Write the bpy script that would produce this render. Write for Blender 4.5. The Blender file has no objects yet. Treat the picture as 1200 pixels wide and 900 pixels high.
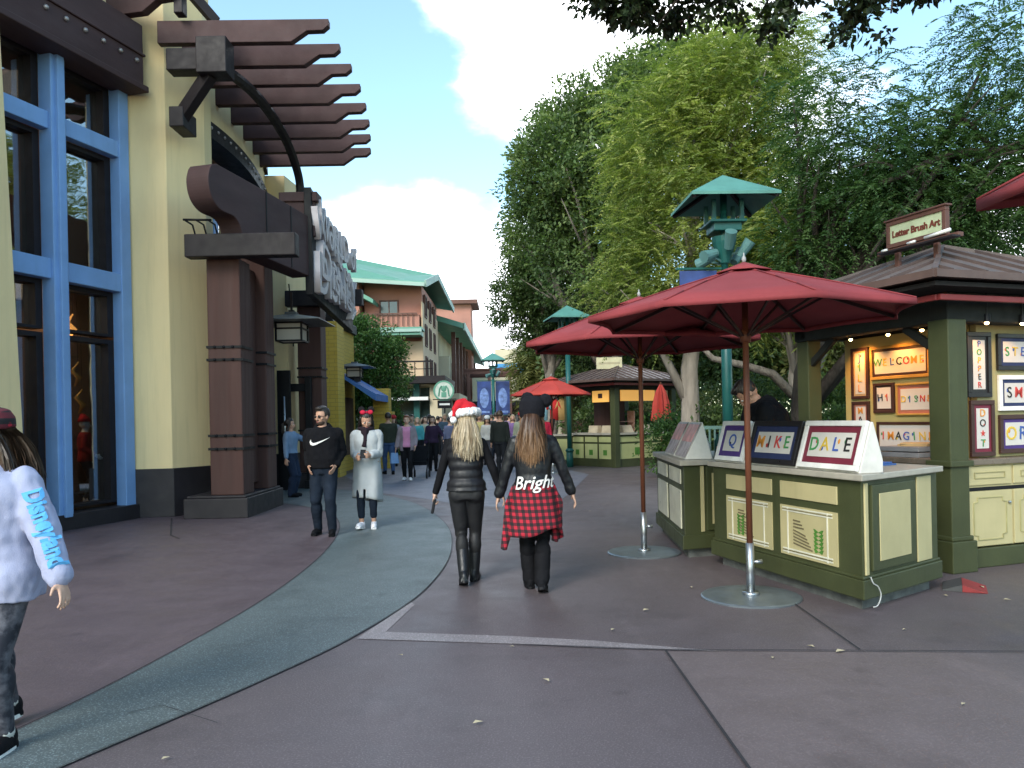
import bpy, bmesh, math, random
import numpy as np
from mathutils import Vector, Matrix, noise
random.seed(7)
PI = math.pi
SC = bpy.context.scene
COL = SC.collection
R = math.radians
# ------------------------------------------------------------------ camera model used to survey the place
F, HORIZ, CAMH, ROLL = 940.0, 490.0, 1.55, math.radians(1.2)
SR, CR = math.sin(ROLL), math.cos(ROLL)
def unroll(px, py):
    u, v = px-600.0, py-HORIZ
    return u*CR - v*SR, u*SR + v*CR
def G(px, py):
    u, v = unroll(px, py); Y = CAMH*F/v
    return Vector((u*Y/F, Y, 0))
def P(px, py, Y):
    u, v = unroll(px, py)
    return Vector((u*Y/F, Y, CAMH - v*Y/F))
# ------------------------------------------------------------------ object helpers
def props(o, label=None, cat=None, group=None, kind=None):
    if label: o['label'] = label
    if cat: o['category'] = cat
    if group: o['group'] = group
    if kind: o['kind'] = kind
    return o
def thing(name, label, cat, loc=(0, 0, 0), rz=0.0, group=None):
    o = bpy.data.objects.new(name, None); COL.objects.link(o)
    o.location = loc; o.rotation_euler = (0, 0, rz); o.empty_display_size = .2
    return props(o, label, cat, group)
def link(name, me, mats, parent=None, smooth=False, bevel=0, label=None):
    o = bpy.data.objects.new(name, me); COL.objects.link(o)
    if not isinstance(mats, (list, tuple)): mats = [mats]
    for m in mats: me.materials.append(m)
    if smooth:
        me.polygons.foreach_set('use_smooth', [True]*len(me.polygons))
    if bevel:
        b = o.modifiers.new('bevel', 'BEVEL'); b.width = bevel; b.segments = 2; b.limit_method = 'ANGLE'; b.angle_limit = R(40)
    if parent: o.parent = parent
    if label: o['label'] = label
    return o
def copy_tree(o, parent=None):
    c = o.copy(); COL.objects.link(c)
    if parent: c.parent = parent
    for ch in list(o.children): copy_tree(ch, c)
    return c
def rotz(a): return Matrix.Rotation(a, 4, 'Z')
def rotx(a): return Matrix.Rotation(a, 4, 'X')
def roty(a): return Matrix.Rotation(a, 4, 'Y')
def T(x, y, z): return Matrix.Translation((x, y, z))
class MB:
    def __init__(s): s.v = []; s.f = []; s.m = []
    def add(s, vs, fs, mi=0, M=None):
        n = len(s.v)
        if M is not None: vs = [M @ Vector(p) for p in vs]
        s.v.extend([tuple(p) for p in vs]); s.f.extend([tuple(i+n for i in f) for f in fs]); s.m.extend([mi]*len(fs))
        return s
    def box(s, x0, x1, y0, y1, z0, z1, mi=0, M=None):
        return s.add([(x0,y0,z0),(x1,y0,z0),(x1,y1,z0),(x0,y1,z0),(x0,y0,z1),(x1,y0,z1),(x1,y1,z1),(x0,y1,z1)],
                     [(3,2,1,0),(4,5,6,7),(0,1,5,4),(1,2,6,5),(2,3,7,6),(3,0,4,7)], mi, M)
    def cbox(s, c, d, mi=0, M=None):
        return s.box(c[0]-d[0]/2, c[0]+d[0]/2, c[1]-d[1]/2, c[1]+d[1]/2, c[2]-d[2]/2, c[2]+d[2]/2, mi, M)
    def bar(s, a, b, w, h, mi=0):        # rectangular bar from a to b
        a, b = Vector(a), Vector(b); d = b-a; L = d.length
        q = d.to_track_quat('Y', 'Z').to_matrix().to_4x4()
        return s.box(-w/2, w/2, 0, L, -h/2, h/2, mi, Matrix.Translation(a) @ q)
    def ext(s, pts, vec, mi=0, M=None):  # extrude a planar polygon
        n = len(pts); vec = Vector(vec); a = [Vector(p) for p in pts]; b = [p+vec for p in a]
        nrm = Vector((0,0,0))
        for i in range(n): nrm += a[i].cross(a[(i+1) % n])
        fl = nrm.dot(vec) > 0
        fs = [tuple(range(n))[::-1] if fl else tuple(range(n)), tuple(range(n, 2*n)) if fl else tuple(range(n, 2*n))[::-1]]
        for i in range(n):
            j = (i+1) % n
            fs.append((i, j, n+j, n+i) if fl else (j, i, n+i, n+j))
        return s.add(a+b, fs, mi, M)
    def tube(s, pts, rad, n=8, mi=0, cap=True, M=None):
        pts = [Vector(p) for p in pts]
        if not isinstance(rad, (list, tuple)): rad = [rad]*len(pts)
        vs, fs = [], []
        up = Vector((.13, .31, .94))
        for i, p in enumerate(pts):
            d = (pts[min(i+1, len(pts)-1)] - pts[max(i-1, 0)])
            if d.length < 1e-9: d = Vector((0, 0, 1))
            d.normalize()
            x = d.cross(up)
            if x.length < .05: x = d.cross(Vector((1, 0, 0)))
            x.normalize(); y = d.cross(x)
            r = rad[i]
            rx, ry = r if isinstance(r, tuple) else (r, r)
            for k in range(n):
                a = 2*PI*k/n
                vs.append(p + x*(rx*math.cos(a)) + y*(ry*math.sin(a)))
        for i in range(len(pts)-1):
            for k in range(n):
                j = (k+1) % n
                fs.append((i*n+k, i*n+j, (i+1)*n+j, (i+1)*n+k))
        if cap:
            fs.append(tuple(range(n))[::-1]); fs.append(tuple(range((len(pts)-1)*n, len(pts)*n)))
        return s.add(vs, fs, mi, M)
    def rings(s, rs, n=20, mi=0, M=None, cap=True):   # (cx,cy,z,rx,ry[,pow])
        vs, fs = [], []
        for r in rs:
            e = r[5] if len(r) > 5 else 1.0
            for k in range(n):
                a = 2*PI*k/n; c, q = math.cos(a), math.sin(a)
                vs.append((r[0]+r[3]*math.copysign(abs(c)**e, c), r[1]+r[4]*math.copysign(abs(q)**e, q), r[2]))
        for i in range(len(rs)-1):
            for k in range(n):
                j = (k+1) % n
                fs.append((i*n+k, i*n+j, (i+1)*n+j, (i+1)*n+k))
        if cap:
            fs.append(tuple(range(n))[::-1]); fs.append(tuple(range((len(rs)-1)*n, len(rs)*n)))
        return s.add(vs, fs, mi, M)
    def lathe(s, prof, n=24, mi=0, M=None):
        return s.rings([(0, 0, z, max(r, 1e-4), max(r, 1e-4)) for r, z in prof], n, mi, M)
    def ball(s, c, r, nu=14, nv=9, mi=0, M=None):
        if not isinstance(r, (tuple, list)): r = (r, r, r)
        rs = [(0, 0, -math.cos(PI*max(.02, min(.98, i/nv))), math.sin(PI*max(.02, min(.98, i/nv))), math.sin(PI*max(.02, min(.98, i/nv)))) for i in range(nv+1)]
        MM = T(*c) @ Matrix.Diagonal((r[0], r[1], r[2], 1))
        if M is not None: MM = M @ MM
        return s.rings(rs, nu, mi, MM)
    def limb(s, pts, rad, n=12):          # capsule chain for skinning
        s.tube(pts, rad, n)
        for p, r in zip(pts, rad): s.ball(p, r*1.0, 10, 7)
        return s
    def mesh(s, name):
        me = bpy.data.meshes.new(name); me.from_pydata(s.v, [], s.f)
        me.polygons.foreach_set('material_index', s.m); me.update(); return me
    def build(s, name, mats, parent=None, smooth=False, bevel=0, label=None):
        return link(name, s.mesh(name), mats, parent, smooth, bevel, label)
def text_mesh(body, size, extrude, M, align='CENTER', shear=0, offset=0.0, spacing=1.0):
    cu = bpy.data.curves.new('lettering', 'FONT'); cu.body = body; cu.size = size; cu.extrude = extrude
    cu.align_x = align; cu.align_y = 'CENTER'; cu.shear = shear; cu.offset = offset; cu.resolution_u = 3; cu.space_character = spacing
    ob = bpy.data.objects.new('lettering', cu)
    me = bpy.data.meshes.new_from_object(ob)
    bpy.data.objects.remove(ob); bpy.data.curves.remove(cu)
    me.materials.clear(); me.transform(M); return me
def text(name, body, size, extrude, M, mat, parent, **k):
    return link(name, text_mesh(body, size, extrude, M, **k), mat, parent)
# upright text plane: reads along +x (local), faces -y (local)
def up(x, y, z, rz=0): return T(x, y, z) @ rotz(rz) @ rotx(PI/2)
# ------------------------------------------------------------------ materials
MATS = {}
def newmat(name):
    m = bpy.data.materials.new(name); m.use_nodes = True
    nt = m.node_tree; b = nt.nodes['Principled BSDF']
    return m, nt, b
def nd(nt, t, **k):
    n = nt.nodes.new(t)
    for a, v in k.items():
        if a.startswith('i_'): n.inputs[a[2:].replace('_', ' ')].default_value = v
        else: setattr(n, a, v)
    return n
def mathn(nt, op, a, b=None, c=None):
    n = nt.nodes.new('ShaderNodeMath'); n.operation = op
    for i, x in enumerate((a, b, c)):
        if x is None: continue
        if isinstance(x, (int, float)): n.inputs[i].default_value = x
        else: nt.links.new(x, n.inputs[i])
    return n.outputs[0]
def mixc(nt, fac, a, b, blend='MIX'):
    n = nt.nodes.new('ShaderNodeMix'); n.data_type = 'RGBA'; n.blend_type = blend
    for s, x in ((n.inputs[0], fac), (n.inputs[6], a), (n.inputs[7], b)):
        if isinstance(x, (int, float)): s.default_value = x
        elif isinstance(x, (tuple, list)): s.default_value = (*x[:3], 1)
        else: nt.links.new(x, s)
    return n.outputs[2]
def objco(nt, scale=(1, 1, 1)):
    tc = nt.nodes.new('ShaderNodeTexCoord'); mp = nt.nodes.new('ShaderNodeMapping')
    nt.links.new(tc.outputs['Object'], mp.inputs[0]); mp.inputs['Scale'].default_value = scale
    return mp.outputs[0]
def noise_fac(nt, co, scale, detail=3, rough=.55, lo=.3, hi=.7):
    n = nd(nt, 'ShaderNodeTexNoise'); n.inputs['Scale'].default_value = scale; n.inputs['Detail'].default_value = detail
    n.inputs['Roughness'].default_value = rough
    nt.links.new(co, n.inputs['Vector'])
    mr = nd(nt, 'ShaderNodeMapRange'); mr.inputs[1].default_value = lo; mr.inputs[2].default_value = hi
    nt.links.new(n.outputs[0], mr.inputs[0]); return mr.outputs[0]
def bump(nt, b, h, strength=.3, dist=.01):
    n = nd(nt, 'ShaderNodeBump'); n.inputs['Strength'].default_value = strength; n.inputs['Distance'].default_value = dist
    nt.links.new(h, n.inputs['Height']); nt.links.new(n.outputs[0], b.inputs['Normal'])
def mat(name, col, rough=.6, var=.18, scale=4, bmp=.0, bscale=60, metal=0, spec=.4, stretch=(1, 1, 1), bdist=.005, sheen=0, grime=0):
    if name in MATS: return MATS[name]
    m, nt, b = newmat(name); MATS[name] = m
    co = objco(nt, stretch)
    f = noise_fac(nt, co, scale, 5)
    lo = tuple(c*(1-var) for c in col); hi = tuple(min(1, c*(1+var)) for c in col)
    nt.links.new(mixc(nt, f, lo, hi), b.inputs['Base Color'])
    fr = noise_fac(nt, co, scale*2.3, 3)
    rr = mathn(nt, 'MULTIPLY_ADD', fr, .16, rough-.08); nt.links.new(rr, b.inputs['Roughness'])
    b.inputs['Metallic'].default_value = metal; b.inputs['Specular IOR Level'].default_value = spec
    if sheen: b.inputs['Sheen Weight'].default_value = sheen
    if grime:       # rain streaks and grime with a shape of their own
        sk = noise_fac(nt, objco(nt, (5, 5, .22)), 2.0, 6, .65, .5, .78); bl_ = noise_fac(nt, co, .8, 6, .7, .5, .75)
        gm = mathn(nt, 'MULTIPLY', mathn(nt, 'MAXIMUM', sk, bl_), grime); src = b.inputs['Base Color'].links[0].from_socket
        nt.links.new(mixc(nt, gm, src, tuple(c*.55 for c in col)), b.inputs['Base Color'])
    if bmp: bump(nt, b, noise_fac(nt, co, bscale, 4, .6, .2, .8), bmp, bdist)
    return m
def emis(name, col, s):
    if name in MATS: return MATS[name]
    m, nt, b = newmat(name); MATS[name] = m
    b.inputs['Base Color'].default_value = (*col, 1); b.inputs['Emission Color'].default_value = (*col, 1); b.inputs['Emission Strength'].default_value = s
    return m
def brick(name, c1, c2, mortar, bw=.22, bh=.075, ms=.008):
    m, nt, b = newmat(name); MATS[name] = m
    tc = nd(nt, 'ShaderNodeTexCoord'); sx = nd(nt, 'ShaderNodeSeparateXYZ'); nt.links.new(tc.outputs['Object'], sx.inputs[0])
    cb = nd(nt, 'ShaderNodeCombineXYZ'); nt.links.new(mathn(nt, 'ADD', sx.outputs[0], sx.outputs[1]), cb.inputs[0]); nt.links.new(sx.outputs[2], cb.inputs[1])
    br = nd(nt, 'ShaderNodeTexBrick'); nt.links.new(cb.outputs[0], br.inputs[0])
    br.inputs['Color1'].default_value = (*c1, 1); br.inputs['Color2'].default_value = (*c2, 1); br.inputs['Mortar'].default_value = (*mortar, 1)
    br.inputs['Scale'].default_value = 1; br.inputs['Mortar Size'].default_value = ms; br.inputs['Brick Width'].default_value = bw; br.inputs['Row Height'].default_value = bh
    nt.links.new(br.outputs[0], b.inputs['Base Color']); b.inputs['Roughness'].default_value = .8
    bump(nt, b, br.outputs[1], -.4, .01); return m
def glassmat(name='window_glass', tint=(.75, .8, .82), refl=.10, rough=.015):
    if name in MATS: return MATS[name]
    m, nt, b = newmat(name); MATS[name] = m; nt.nodes.remove(b)
    out = nt.nodes['Material Output']
    tr = nd(nt, 'ShaderNodeBsdfTransparent'); tr.inputs[0].default_value = (*tint, 1)
    gl = nd(nt, 'ShaderNodeBsdfGlossy'); gl.inputs['Roughness'].default_value = rough
    lw = nd(nt, 'ShaderNodeLayerWeight'); lw.inputs[0].default_value = .5
    fac = mathn(nt, 'MULTIPLY_ADD', mathn(nt, 'POWER', lw.outputs['Facing'], 4.0), .8, refl)
    co = objco(nt); nz = noise_fac(nt, co, 1.3, 2)
    bp = nd(nt, 'ShaderNodeBump'); bp.inputs['Strength'].default_value = .04; bp.inputs['Distance'].default_value = .05
    nt.links.new(nz, bp.inputs['Height']); nt.links.new(bp.outputs[0], gl.inputs['Normal'])
    mx = nd(nt, 'ShaderNodeMixShader'); nt.links.new(fac, mx.inputs[0]); nt.links.new(tr.outputs[0], mx.inputs[1]); nt.links.new(gl.outputs[0], mx.inputs[2])
    nt.links.new(mx.outputs[0], out.inputs[0]); return m
def leafmat(name, c_dark, c_mid, c_light, trans=.35):
    if name in MATS: return MATS[name]
    m, nt, b = newmat(name); MATS[name] = m
    at = nd(nt, 'ShaderNodeAttribute', attribute_name='v')
    r = nd(nt, 'ShaderNodeValToRGB'); e = r.color_ramp.elements
    e[0].position = 0; e[0].color = (*c_dark, 1); e[1].position = 1; e[1].color = (*c_light, 1)
    x = e.new(.5); x.color = (*c_mid, 1)
    nt.links.new(at.outputs['Fac'], r.inputs[0]); nt.links.new(r.outputs[0], b.inputs['Base Color'])
    b.inputs['Roughness'].default_value = .5; b.inputs['Specular IOR Level'].default_value = .35
    tl = nd(nt, 'ShaderNodeBsdfTranslucent')
    nt.links.new(mixc(nt, 1.0, r.outputs[0], (1.0, 1.15, .5), 'MULTIPLY'), tl.inputs[0])
    mx = nd(nt, 'ShaderNodeMixShader'); mx.inputs[0].default_value = trans
    nt.links.new(b.outputs[0], mx.inputs[1]); nt.links.new(tl.outputs[0], mx.inputs[2])
    nt.links.new(mx.outputs[0], nt.nodes['Material Output'].inputs[0]); return m
# ================================================================== WORLD, SUN, CAMERA
SUN_EL, SUN_AZ = 34.0, 206.0     # azimuth measured clockwise from +Y: behind and to the left of the camera
w = bpy.data.worlds.new('World'); SC.world = w; w.use_nodes = True
nt = w.node_tree; bg = nt.nodes['Background']; bg.inputs[1].default_value = .15
sky = nd(nt, 'ShaderNodeTexSky'); sky.sky_type = 'NISHITA'; sky.sun_disc = False
sky.sun_elevation = R(SUN_EL); sky.sun_rotation = R(SUN_AZ); sky.air_density = 1.0; sky.dust_density = .6; sky.ozone_density = 2.0
tc = nd(nt, 'ShaderNodeTexCoord')
nrm = nd(nt, 'ShaderNodeVectorMath', operation='NORMALIZE'); nt.links.new(tc.outputs['Generated'], nrm.inputs[0])
DIR = nrm.outputs[0]
def blob(px, py, rad, amp):
    d = P(px, py, 1000.0) - Vector((0, 0, CAMH)); d.normalize()
    dp = nd(nt, 'ShaderNodeVectorMath', operation='DISTANCE'); nt.links.new(DIR, dp.inputs[0]); dp.inputs[1].default_value = d
    mr = nd(nt, 'ShaderNodeMapRange', interpolation_type='SMOOTHSTEP'); nt.links.new(dp.outputs['Value'], mr.inputs[0])
    mr.inputs[1].default_value = 0; mr.inputs[2].default_value = rad; mr.inputs[3].default_value = amp; mr.inputs[4].default_value = 0
    return mr.outputs[0]
blobs = [blob(690, 60, .26, .75), (blob(780, -30, .40, .8)), blob(560, -25, .13, .5), blob(520, 310, .17, .75), blob(430, 330, .2, .6), blob(600, 400, .3, .8),
         blob(1200, 300, .22, .8), blob(300, 420, .25, .5), blob(900, 200, .25, .5), blob(460, -60, .12, .25)]
acc = blobs[0]
for bb in blobs[1:]: acc = mathn(nt, 'MAXIMUM', acc, bb)
mp = nd(nt, 'ShaderNodeMapping'); nt.links.new(DIR, mp.inputs[0]); mp.inputs['Scale'].default_value = (1, 1, 1.7)
n1 = nd(nt, 'ShaderNodeTexNoise'); nt.links.new(mp.outputs[0], n1.inputs['Vector']); n1.inputs['Scale'].default_value = 5.5; n1.inputs['Detail'].default_value = 8; n1.inputs['Roughness'].default_value = .55
sm = mathn(nt, 'ADD', acc, mathn(nt, 'MULTIPLY', n1.outputs[0], .95))
cm = nd(nt, 'ShaderNodeMapRange', interpolation_type='SMOOTHSTEP'); nt.links.new(sm, cm.inputs[0]); cm.inputs[1].default_value = .74; cm.inputs[2].default_value = 1.08
skc = mixc(nt, 1.0, mixc(nt, 1.0, sky.outputs[0], (1.1, 1.18, 1.05), 'MULTIPLY'), (.18, .28, .30), 'ADD')
n2 = nd(nt, 'ShaderNodeTexNoise'); nt.links.new(mp.outputs[0], n2.inputs['Vector']); n2.inputs['Scale'].default_value = 9; n2.inputs['Detail'].default_value = 6
cl = mixc(nt, n2.outputs[0], (9.5, 10.0, 10.8), (15.0, 15.2, 15.6))
nt.links.new(mixc(nt, cm.outputs[0], skc, cl), bg.inputs[0])
sl = bpy.data.lights.new('sun', 'SUN'); sl.energy = 1.6; sl.angle = R(26); sl.color = (1, .95, .86)
so = bpy.data.objects.new('sun', sl); COL.objects.link(so)
az = R(SUN_AZ); sd = Vector((math.sin(az)*math.cos(R(SUN_EL)), math.cos(az)*math.cos(R(SUN_EL)), math.sin(R(SUN_EL))))
so.rotation_euler = sd.to_track_quat('Z', 'Y').to_euler(); so.location = sd*60
cam = bpy.data.cameras.new('camera'); co_ = bpy.data.objects.new('camera', cam); COL.objects.link(co_)
co_.location = (0, 0, CAMH); co_.rotation_euler = (PI/2, ROLL, 0)
cam.sensor_width = 36; cam.lens = F/1200*36; cam.shift_y = 40/1200; cam.clip_end = 2000; cam.clip_start = .05
SC.camera = co_
SC.view_settings.view_transform = 'Standard'; SC.view_settings.look = 'None'; SC.view_settings.gamma = 1; SC.view_settings.exposure = 1.08
SC.render.engine = 'CYCLES'; SC.cycles.use_denoising = True; SC.cycles.max_bounces = 7; SC.cycles.transparent_max_bounces = 12
SC.cycles.caustics_reflective = False; SC.cycles.caustics_refractive = False; SC.cycles.sample_clamp_indirect = 6
# ================================================================== PALETTE
YEL = mat('yellow_stucco', (.80, .62, .335), .8, .07, 1.2, .25, 140, stretch=(1, 1, .35), grime=.30)
PLINTH = mat('dark_plinth', (.022, .018, .021), .6, .2, 3, .1)
BLUE = mat('blue_paint', (.21, .37, .66), .5, .06, 3, .05, 30, grime=.25)
WOOD = mat('brown_painted_wood', (.072, .042, .042), .65, .2, 2, .3, 25, spec=.2, stretch=(1, .15, 1))
WOODC = mat('column_brown', (.070, .031, .025), .7, .15, 1.5, .25, 40, stretch=(3, 3, .25))
DARK = mat('dark_brown_metal', (.018, .014, .016), .55, .2, 3, .1, spec=.25)
BLACK = mat('black_paint', (.009, .009, .011), .5, .2, 3, spec=.2)
STUD = mat('bolt_steel', (.34, .31, .30), .4, .2, 8, metal=.6)
GREEN = mat('olive_green_paint', (.052, .060, .024), .5, .13, 3, .15, 50, grime=.4)
CREAM = mat('cream_panel_paint', (.47, .41, .22), .5, .08, 2.5, .1, 60, grime=.22)
CREAMW = mat('counter_top_stone', (.40, .37, .31), .4, .1, 9)
TEAL = mat('teal_paint', (.014, .10, .092), .4, .15, 3, .1)
TEALR = mat('verdigris_roof', (.09, .25, .21), .6, .15, 3, .15, 20)
ROOFB = mat('brown_metal_roof', (.16, .125, .115), .42, .12, 3, .1, 12, metal=.15)
RED = mat('maroon_canvas', (.25, .045, .05), .8, .22, 1.1, .2, 300, spec=.2, grime=.15)
REDB = mat('bright_red_canvas', (.50, .06, .045), .75, .1, 2, .2, 300)
REDP = mat('fascia_red', (.20, .03, .03), .5, .1, 3)
STEEL = mat('brushed_steel', (.42, .44, .46), .32, .12, 6, .05, 200, metal=.9)
PLATE = mat('galvanised_plate', (.26, .30, .33), .38, .14, 5, .08, 80, metal=.7)
POLEW = mat('pole_wood', (.14, .045, .022), .55, .2, 4, .2, 60, stretch=(6, 6, .4))
GLASS = glassmat(refl=.32)
BARK = mat('grey_bark', (.20, .17, .14), .9, .35, 5, .8, 14, stretch=(2, 2, .5), bdist=.03)
BARKW = mat('pale_bark', (.27, .235, .20), .9, .32, 4, .6, 12, stretch=(2, 2, .4), bdist=.02)
BARKD = mat('dark_bark', (.05, .04, .032), .9, .35, 5, .8, 14, stretch=(2, 2, .5), bdist=.03)
WHITE = mat('white_paint', (.78, .78, .76), .5, .05, 4)
# ================================================================== GROUND
def groundmat(name, base, var, speck, cool=None):
    m, nt, b = newmat(name); MATS[name] = m
    co = objco(nt)
    big = noise_fac(nt, co, .35, 5, .6, .3, .7); mid = noise_fac(nt, co, 2.2, 6, .65, .3, .7); fine = noise_fac(nt, co, 95, 2, .5, .35, .7)
    c = mixc(nt, big, tuple(x*(1-var) for x in base), tuple(x*(1+var) for x in base))
    c = mixc(nt, mathn(nt, 'MULTIPLY', mid, .45), c, cool or tuple(x*.7 for x in base))
    sp = nd(nt, 'ShaderNodeMapRange'); sp.inputs[1].default_value = .62; sp.inputs[2].default_value = .8; nt.links.new(fine, sp.inputs[0])
    c = mixc(nt, mathn(nt, 'MULTIPLY', sp.outputs[0], speck), c, tuple(min(1, x*2.6) for x in base))
    st = noise_fac(nt, co, .9, 7, .7, .54, .70)
    c = mixc(nt, mathn(nt, 'MULTIPLY', st, .5), c, tuple(x*.45 for x in base))
    wr = noise_fac(nt, objco(nt, (1, .35, 1)), 1.7, 6, .7, .55, .75)
    c = mixc(nt, mathn(nt, 'MULTIPLY', wr, .42), c, tuple(min(1, x*1.75) for x in base))
    for sc_, th, dk, am in ((2.6, .05, .35, .7), (5.5, .035, .4, .5), (1.3, .10, .6, .45)):     # old gum, drips and spill spots
        vo = nd(nt, 'ShaderNodeTexVoronoi'); vo.inputs['Scale'].default_value = sc_; nt.links.new(co, vo.inputs['Vector'])
        wob = mathn(nt, 'MULTIPLY_ADD', fine, .03, vo.outputs['Distance'])
        mr = nd(nt, 'ShaderNodeMapRange'); nt.links.new(wob, mr.inputs[0]); mr.inputs[1].default_value = th; mr.inputs[2].default_value = th*.55+.0; mr.inputs[3].default_value = 0; mr.inputs[4].default_value = am
        sel = mathn(nt, 'GREATER_THAN', noise_fac(nt, co, sc_*.9, 1, .5, .45, .6), .5)
        c = mixc(nt, mathn(nt, 'MULTIPLY', mr.outputs[0], sel), c, tuple(x*dk for x in base))
    nt.links.new(c, b.inputs['Base Color'])
    nt.links.new(mathn(nt, 'MULTIPLY_ADD', mid, -.2, .62), b.inputs['Roughness']); b.inputs['Specular IOR Level'].default_value = .45
    bump(nt, b, fine, .25, .004); return m
GR1 = groundmat('plum_concrete', (.114, .092, .097), .14, .35)
GR2 = groundmat('plum_sidewalk', (.100, .073, .083), .12, .2)
GR3 = groundmat('green_concrete', (.088, .110, .114), .12, .75)
GR4 = groundmat('bluegrey_concrete', (.155, .155, .185), .12, .4)
GR5 = groundmat('pale_strip', (.23, .20, .205), .22, .4, cool=(.15, .13, .135))
GR6 = groundmat('brown_concrete', (.158, .124, .124), .14, .14)
def sheet(name, pts, z, m):
    mb = MB(); bmv = [(p[0], p[1], z) for p in pts]
    me = bpy.data.meshes.new(name); bm = bmesh.new()
    f = bm.faces.new([bm.verts.new(v) for v in bmv]); 
    if f.normal.z < 0: f.normal_flip()
    bm.normal_update()
    if f.normal.z < 0: f.normal_flip()
    bmesh.ops.triangulate(bm, faces=bm.faces[:]); bm.to_mesh(me); bm.free()
    return props(link(name, me, m), kind='structure')
def spline(pts, n=10):
    out = []
    pts = [Vector(p) for p in pts]
    for i in range(len(pts)-1):
        p0, p1, p2, p3 = pts[max(i-1, 0)], pts[i], pts[i+1], pts[min(i+2, len(pts)-1)]
        for k in range(n):
            t = k/n
            out.append(.5*((2*p1)+(-p0+p2)*t+(2*p0-5*p1+4*p2-p3)*t*t+(-p0+3*p1-3*p2+p3)*t**3))
    out.append(pts[-1]); return out
sheet('ground', [(-200, -60), (200, -60), (200, 500), (-200, 500)], 0, GR1)
outer = spline([G(-60, 960), G(85, 895), G(300, 802), G(420, 744), G(500, 690), G(529, 645), G(520, 612), G(480, 588), G(420, 576), G(340, 571)])
inner = spline([G(-160, 925), G(30, 852), G(200, 766), G(320, 696), G(380, 648), G(398, 618), G(385, 601), G(345, 592), G(310, 588)])
sheet('sidewalk', inner + [(-9, 17, 0), (-9, 12, 0), (-12, 3, 0), (-9, -1, 0), (-4, 2.2, 0)], .004, GR2)
sheet('paving_band', outer + inner[::-1], .008, GR3)
sheet('pavement', spline([G(440, 577), G(500, 585), G(545, 592), G(600, 594), G(650, 588), G(668, 578)]) + [G(690, 556), G(640, 545), G(480, 545), G(400, 556)], .004, GR4)
sheet('paving_strip', [G(482, 706), G(418, 749), G(600, 755), G(700, 759.5), G(850, 764), G(700, 751.5), G(600, 746), G(452, 741), G(486, 709)], .004, GR5)
sheet('plaza_paving', [G(782, 764), G(1000, 765), G(1300, 766), (14, 3.5), (14, -2), (2, -2), G(960, 1020), G(876, 900)], .004, GR6)
# dark joints and edges between pours, modelled as thin strips
def strip(mb, pts, w, z=.0125):
    for a, b in zip(pts[:-1], pts[1:]):
        a, b = Vector(a), Vector(b); d = (b-a); d.z = 0
        if d.length < 1e-6: continue
        nn = Vector((-d.y, d.x, 0)).normalized()*w/2
        mb.add([(a-nn)[:2]+(z,), (b-nn)[:2]+(z,), (b+nn)[:2]+(z,), (a+nn)[:2]+(z,)] if False else
               [(a.x-nn.x, a.y-nn.y, z), (b.x-nn.x, b.y-nn.y, z), (b.x+nn.x, b.y+nn.y, z), (a.x+nn.x, a.y+nn.y, z)], [(0, 1, 2, 3)])
JOINT = mat('joint_sealant', (.03, .027, .03), .8, .2, 6)
mb = MB()
strip(mb, [G(600, 756.5), G(780, 763), G(1000, 764), G(1300, 766)], .012)
strip(mb, [G(780, 764), G(876, 900), G(960, 1020)], .016)
strip(mb, [G(930, 708), G(1008, 763)], .012)
strip(mb, inner, .010); strip(mb, outer, .005, .0135)
strip(mb, [G(201, 608), G(200, 628), G(210, 632)], .02)
strip(mb, [G(150, 838), G(190, 829), G(255, 850)], .005, .0145)
strip(mb, [G(620, 634), G(540, 632)], .02)
props(mb.build('paving_joints', JOINT), kind='structure')
# fallen leaves and litter scraps
LEAFD = mat('dry_leaf', (.42, .36, .24), .8, .4, 8)
lf = bpy.data.meshes.new('fallen_leaf')
lf.from_pydata([(-.028, 0, .002), (-.008, .014, .012), (.03, 0, .004), (-.006, -.016, .009)], [], [(0, 1, 2, 3)]); lf.materials.append(LEAFD)
spots = [(718, 740), (757, 717), (691, 600), (600, 760), (470, 770), (1129, 828), (1108, 700), (905, 773), (1180, 705), (950, 760), (985, 766), (1150, 690), (194, 892), (810, 690), (1060, 740), (640, 800), (560, 850)]
for i, s_ in enumerate(spots):
    o = bpy.data.objects.new('fallen_leaf', lf); COL.objects.link(o); g = G(*s_); g.z = .013; o.location = g
    sc_ = random.uniform(.6, 1.3); o.scale = (sc_, sc_, sc_); o.rotation_euler = (0, 0, random.uniform(0, 6))
    props(o, 'small dry leaf lying on the plum concrete paving', 'leaf', 'dry leaves scattered on the paving')
# ================================================================== LEFT STORE BUILDING
def wpart(o, loc, rz=0.0):      # child built in world coordinates under an empty at loc / rz
    if o.parent.type == 'EMPTY': o.matrix_parent_inverse = (T(*loc) @ rotz(rz)).inverted()
    return o
SL = Vector((-6.4, 13.5, 0)); TH = math.atan2(.9613, .2755)
store = thing('store_building', 'yellow stucco store with blue framed windows, brown timber portal and slatted pergola on the left', 'building', SL)
WM = T(*SL) @ rotz(TH)          # window wall frame: +x along the wall (away), -y to the street
def S(mb, name, mats, parent=None, smooth=False, bevel=0, label=None):
    o = mb.build(name, mats, parent or store, smooth, bevel, label)
    if parent is None: wpart(o, SL)
    return o
# --- window wall
m = MB()
m.box(-13, -2.75, -.02, .35, 0, 10, M=WM)                       # wall towards the viewer, outside the frame
m.box(-2.9, 0, .02, .4, 7.15, 10.4, M=WM)
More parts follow.
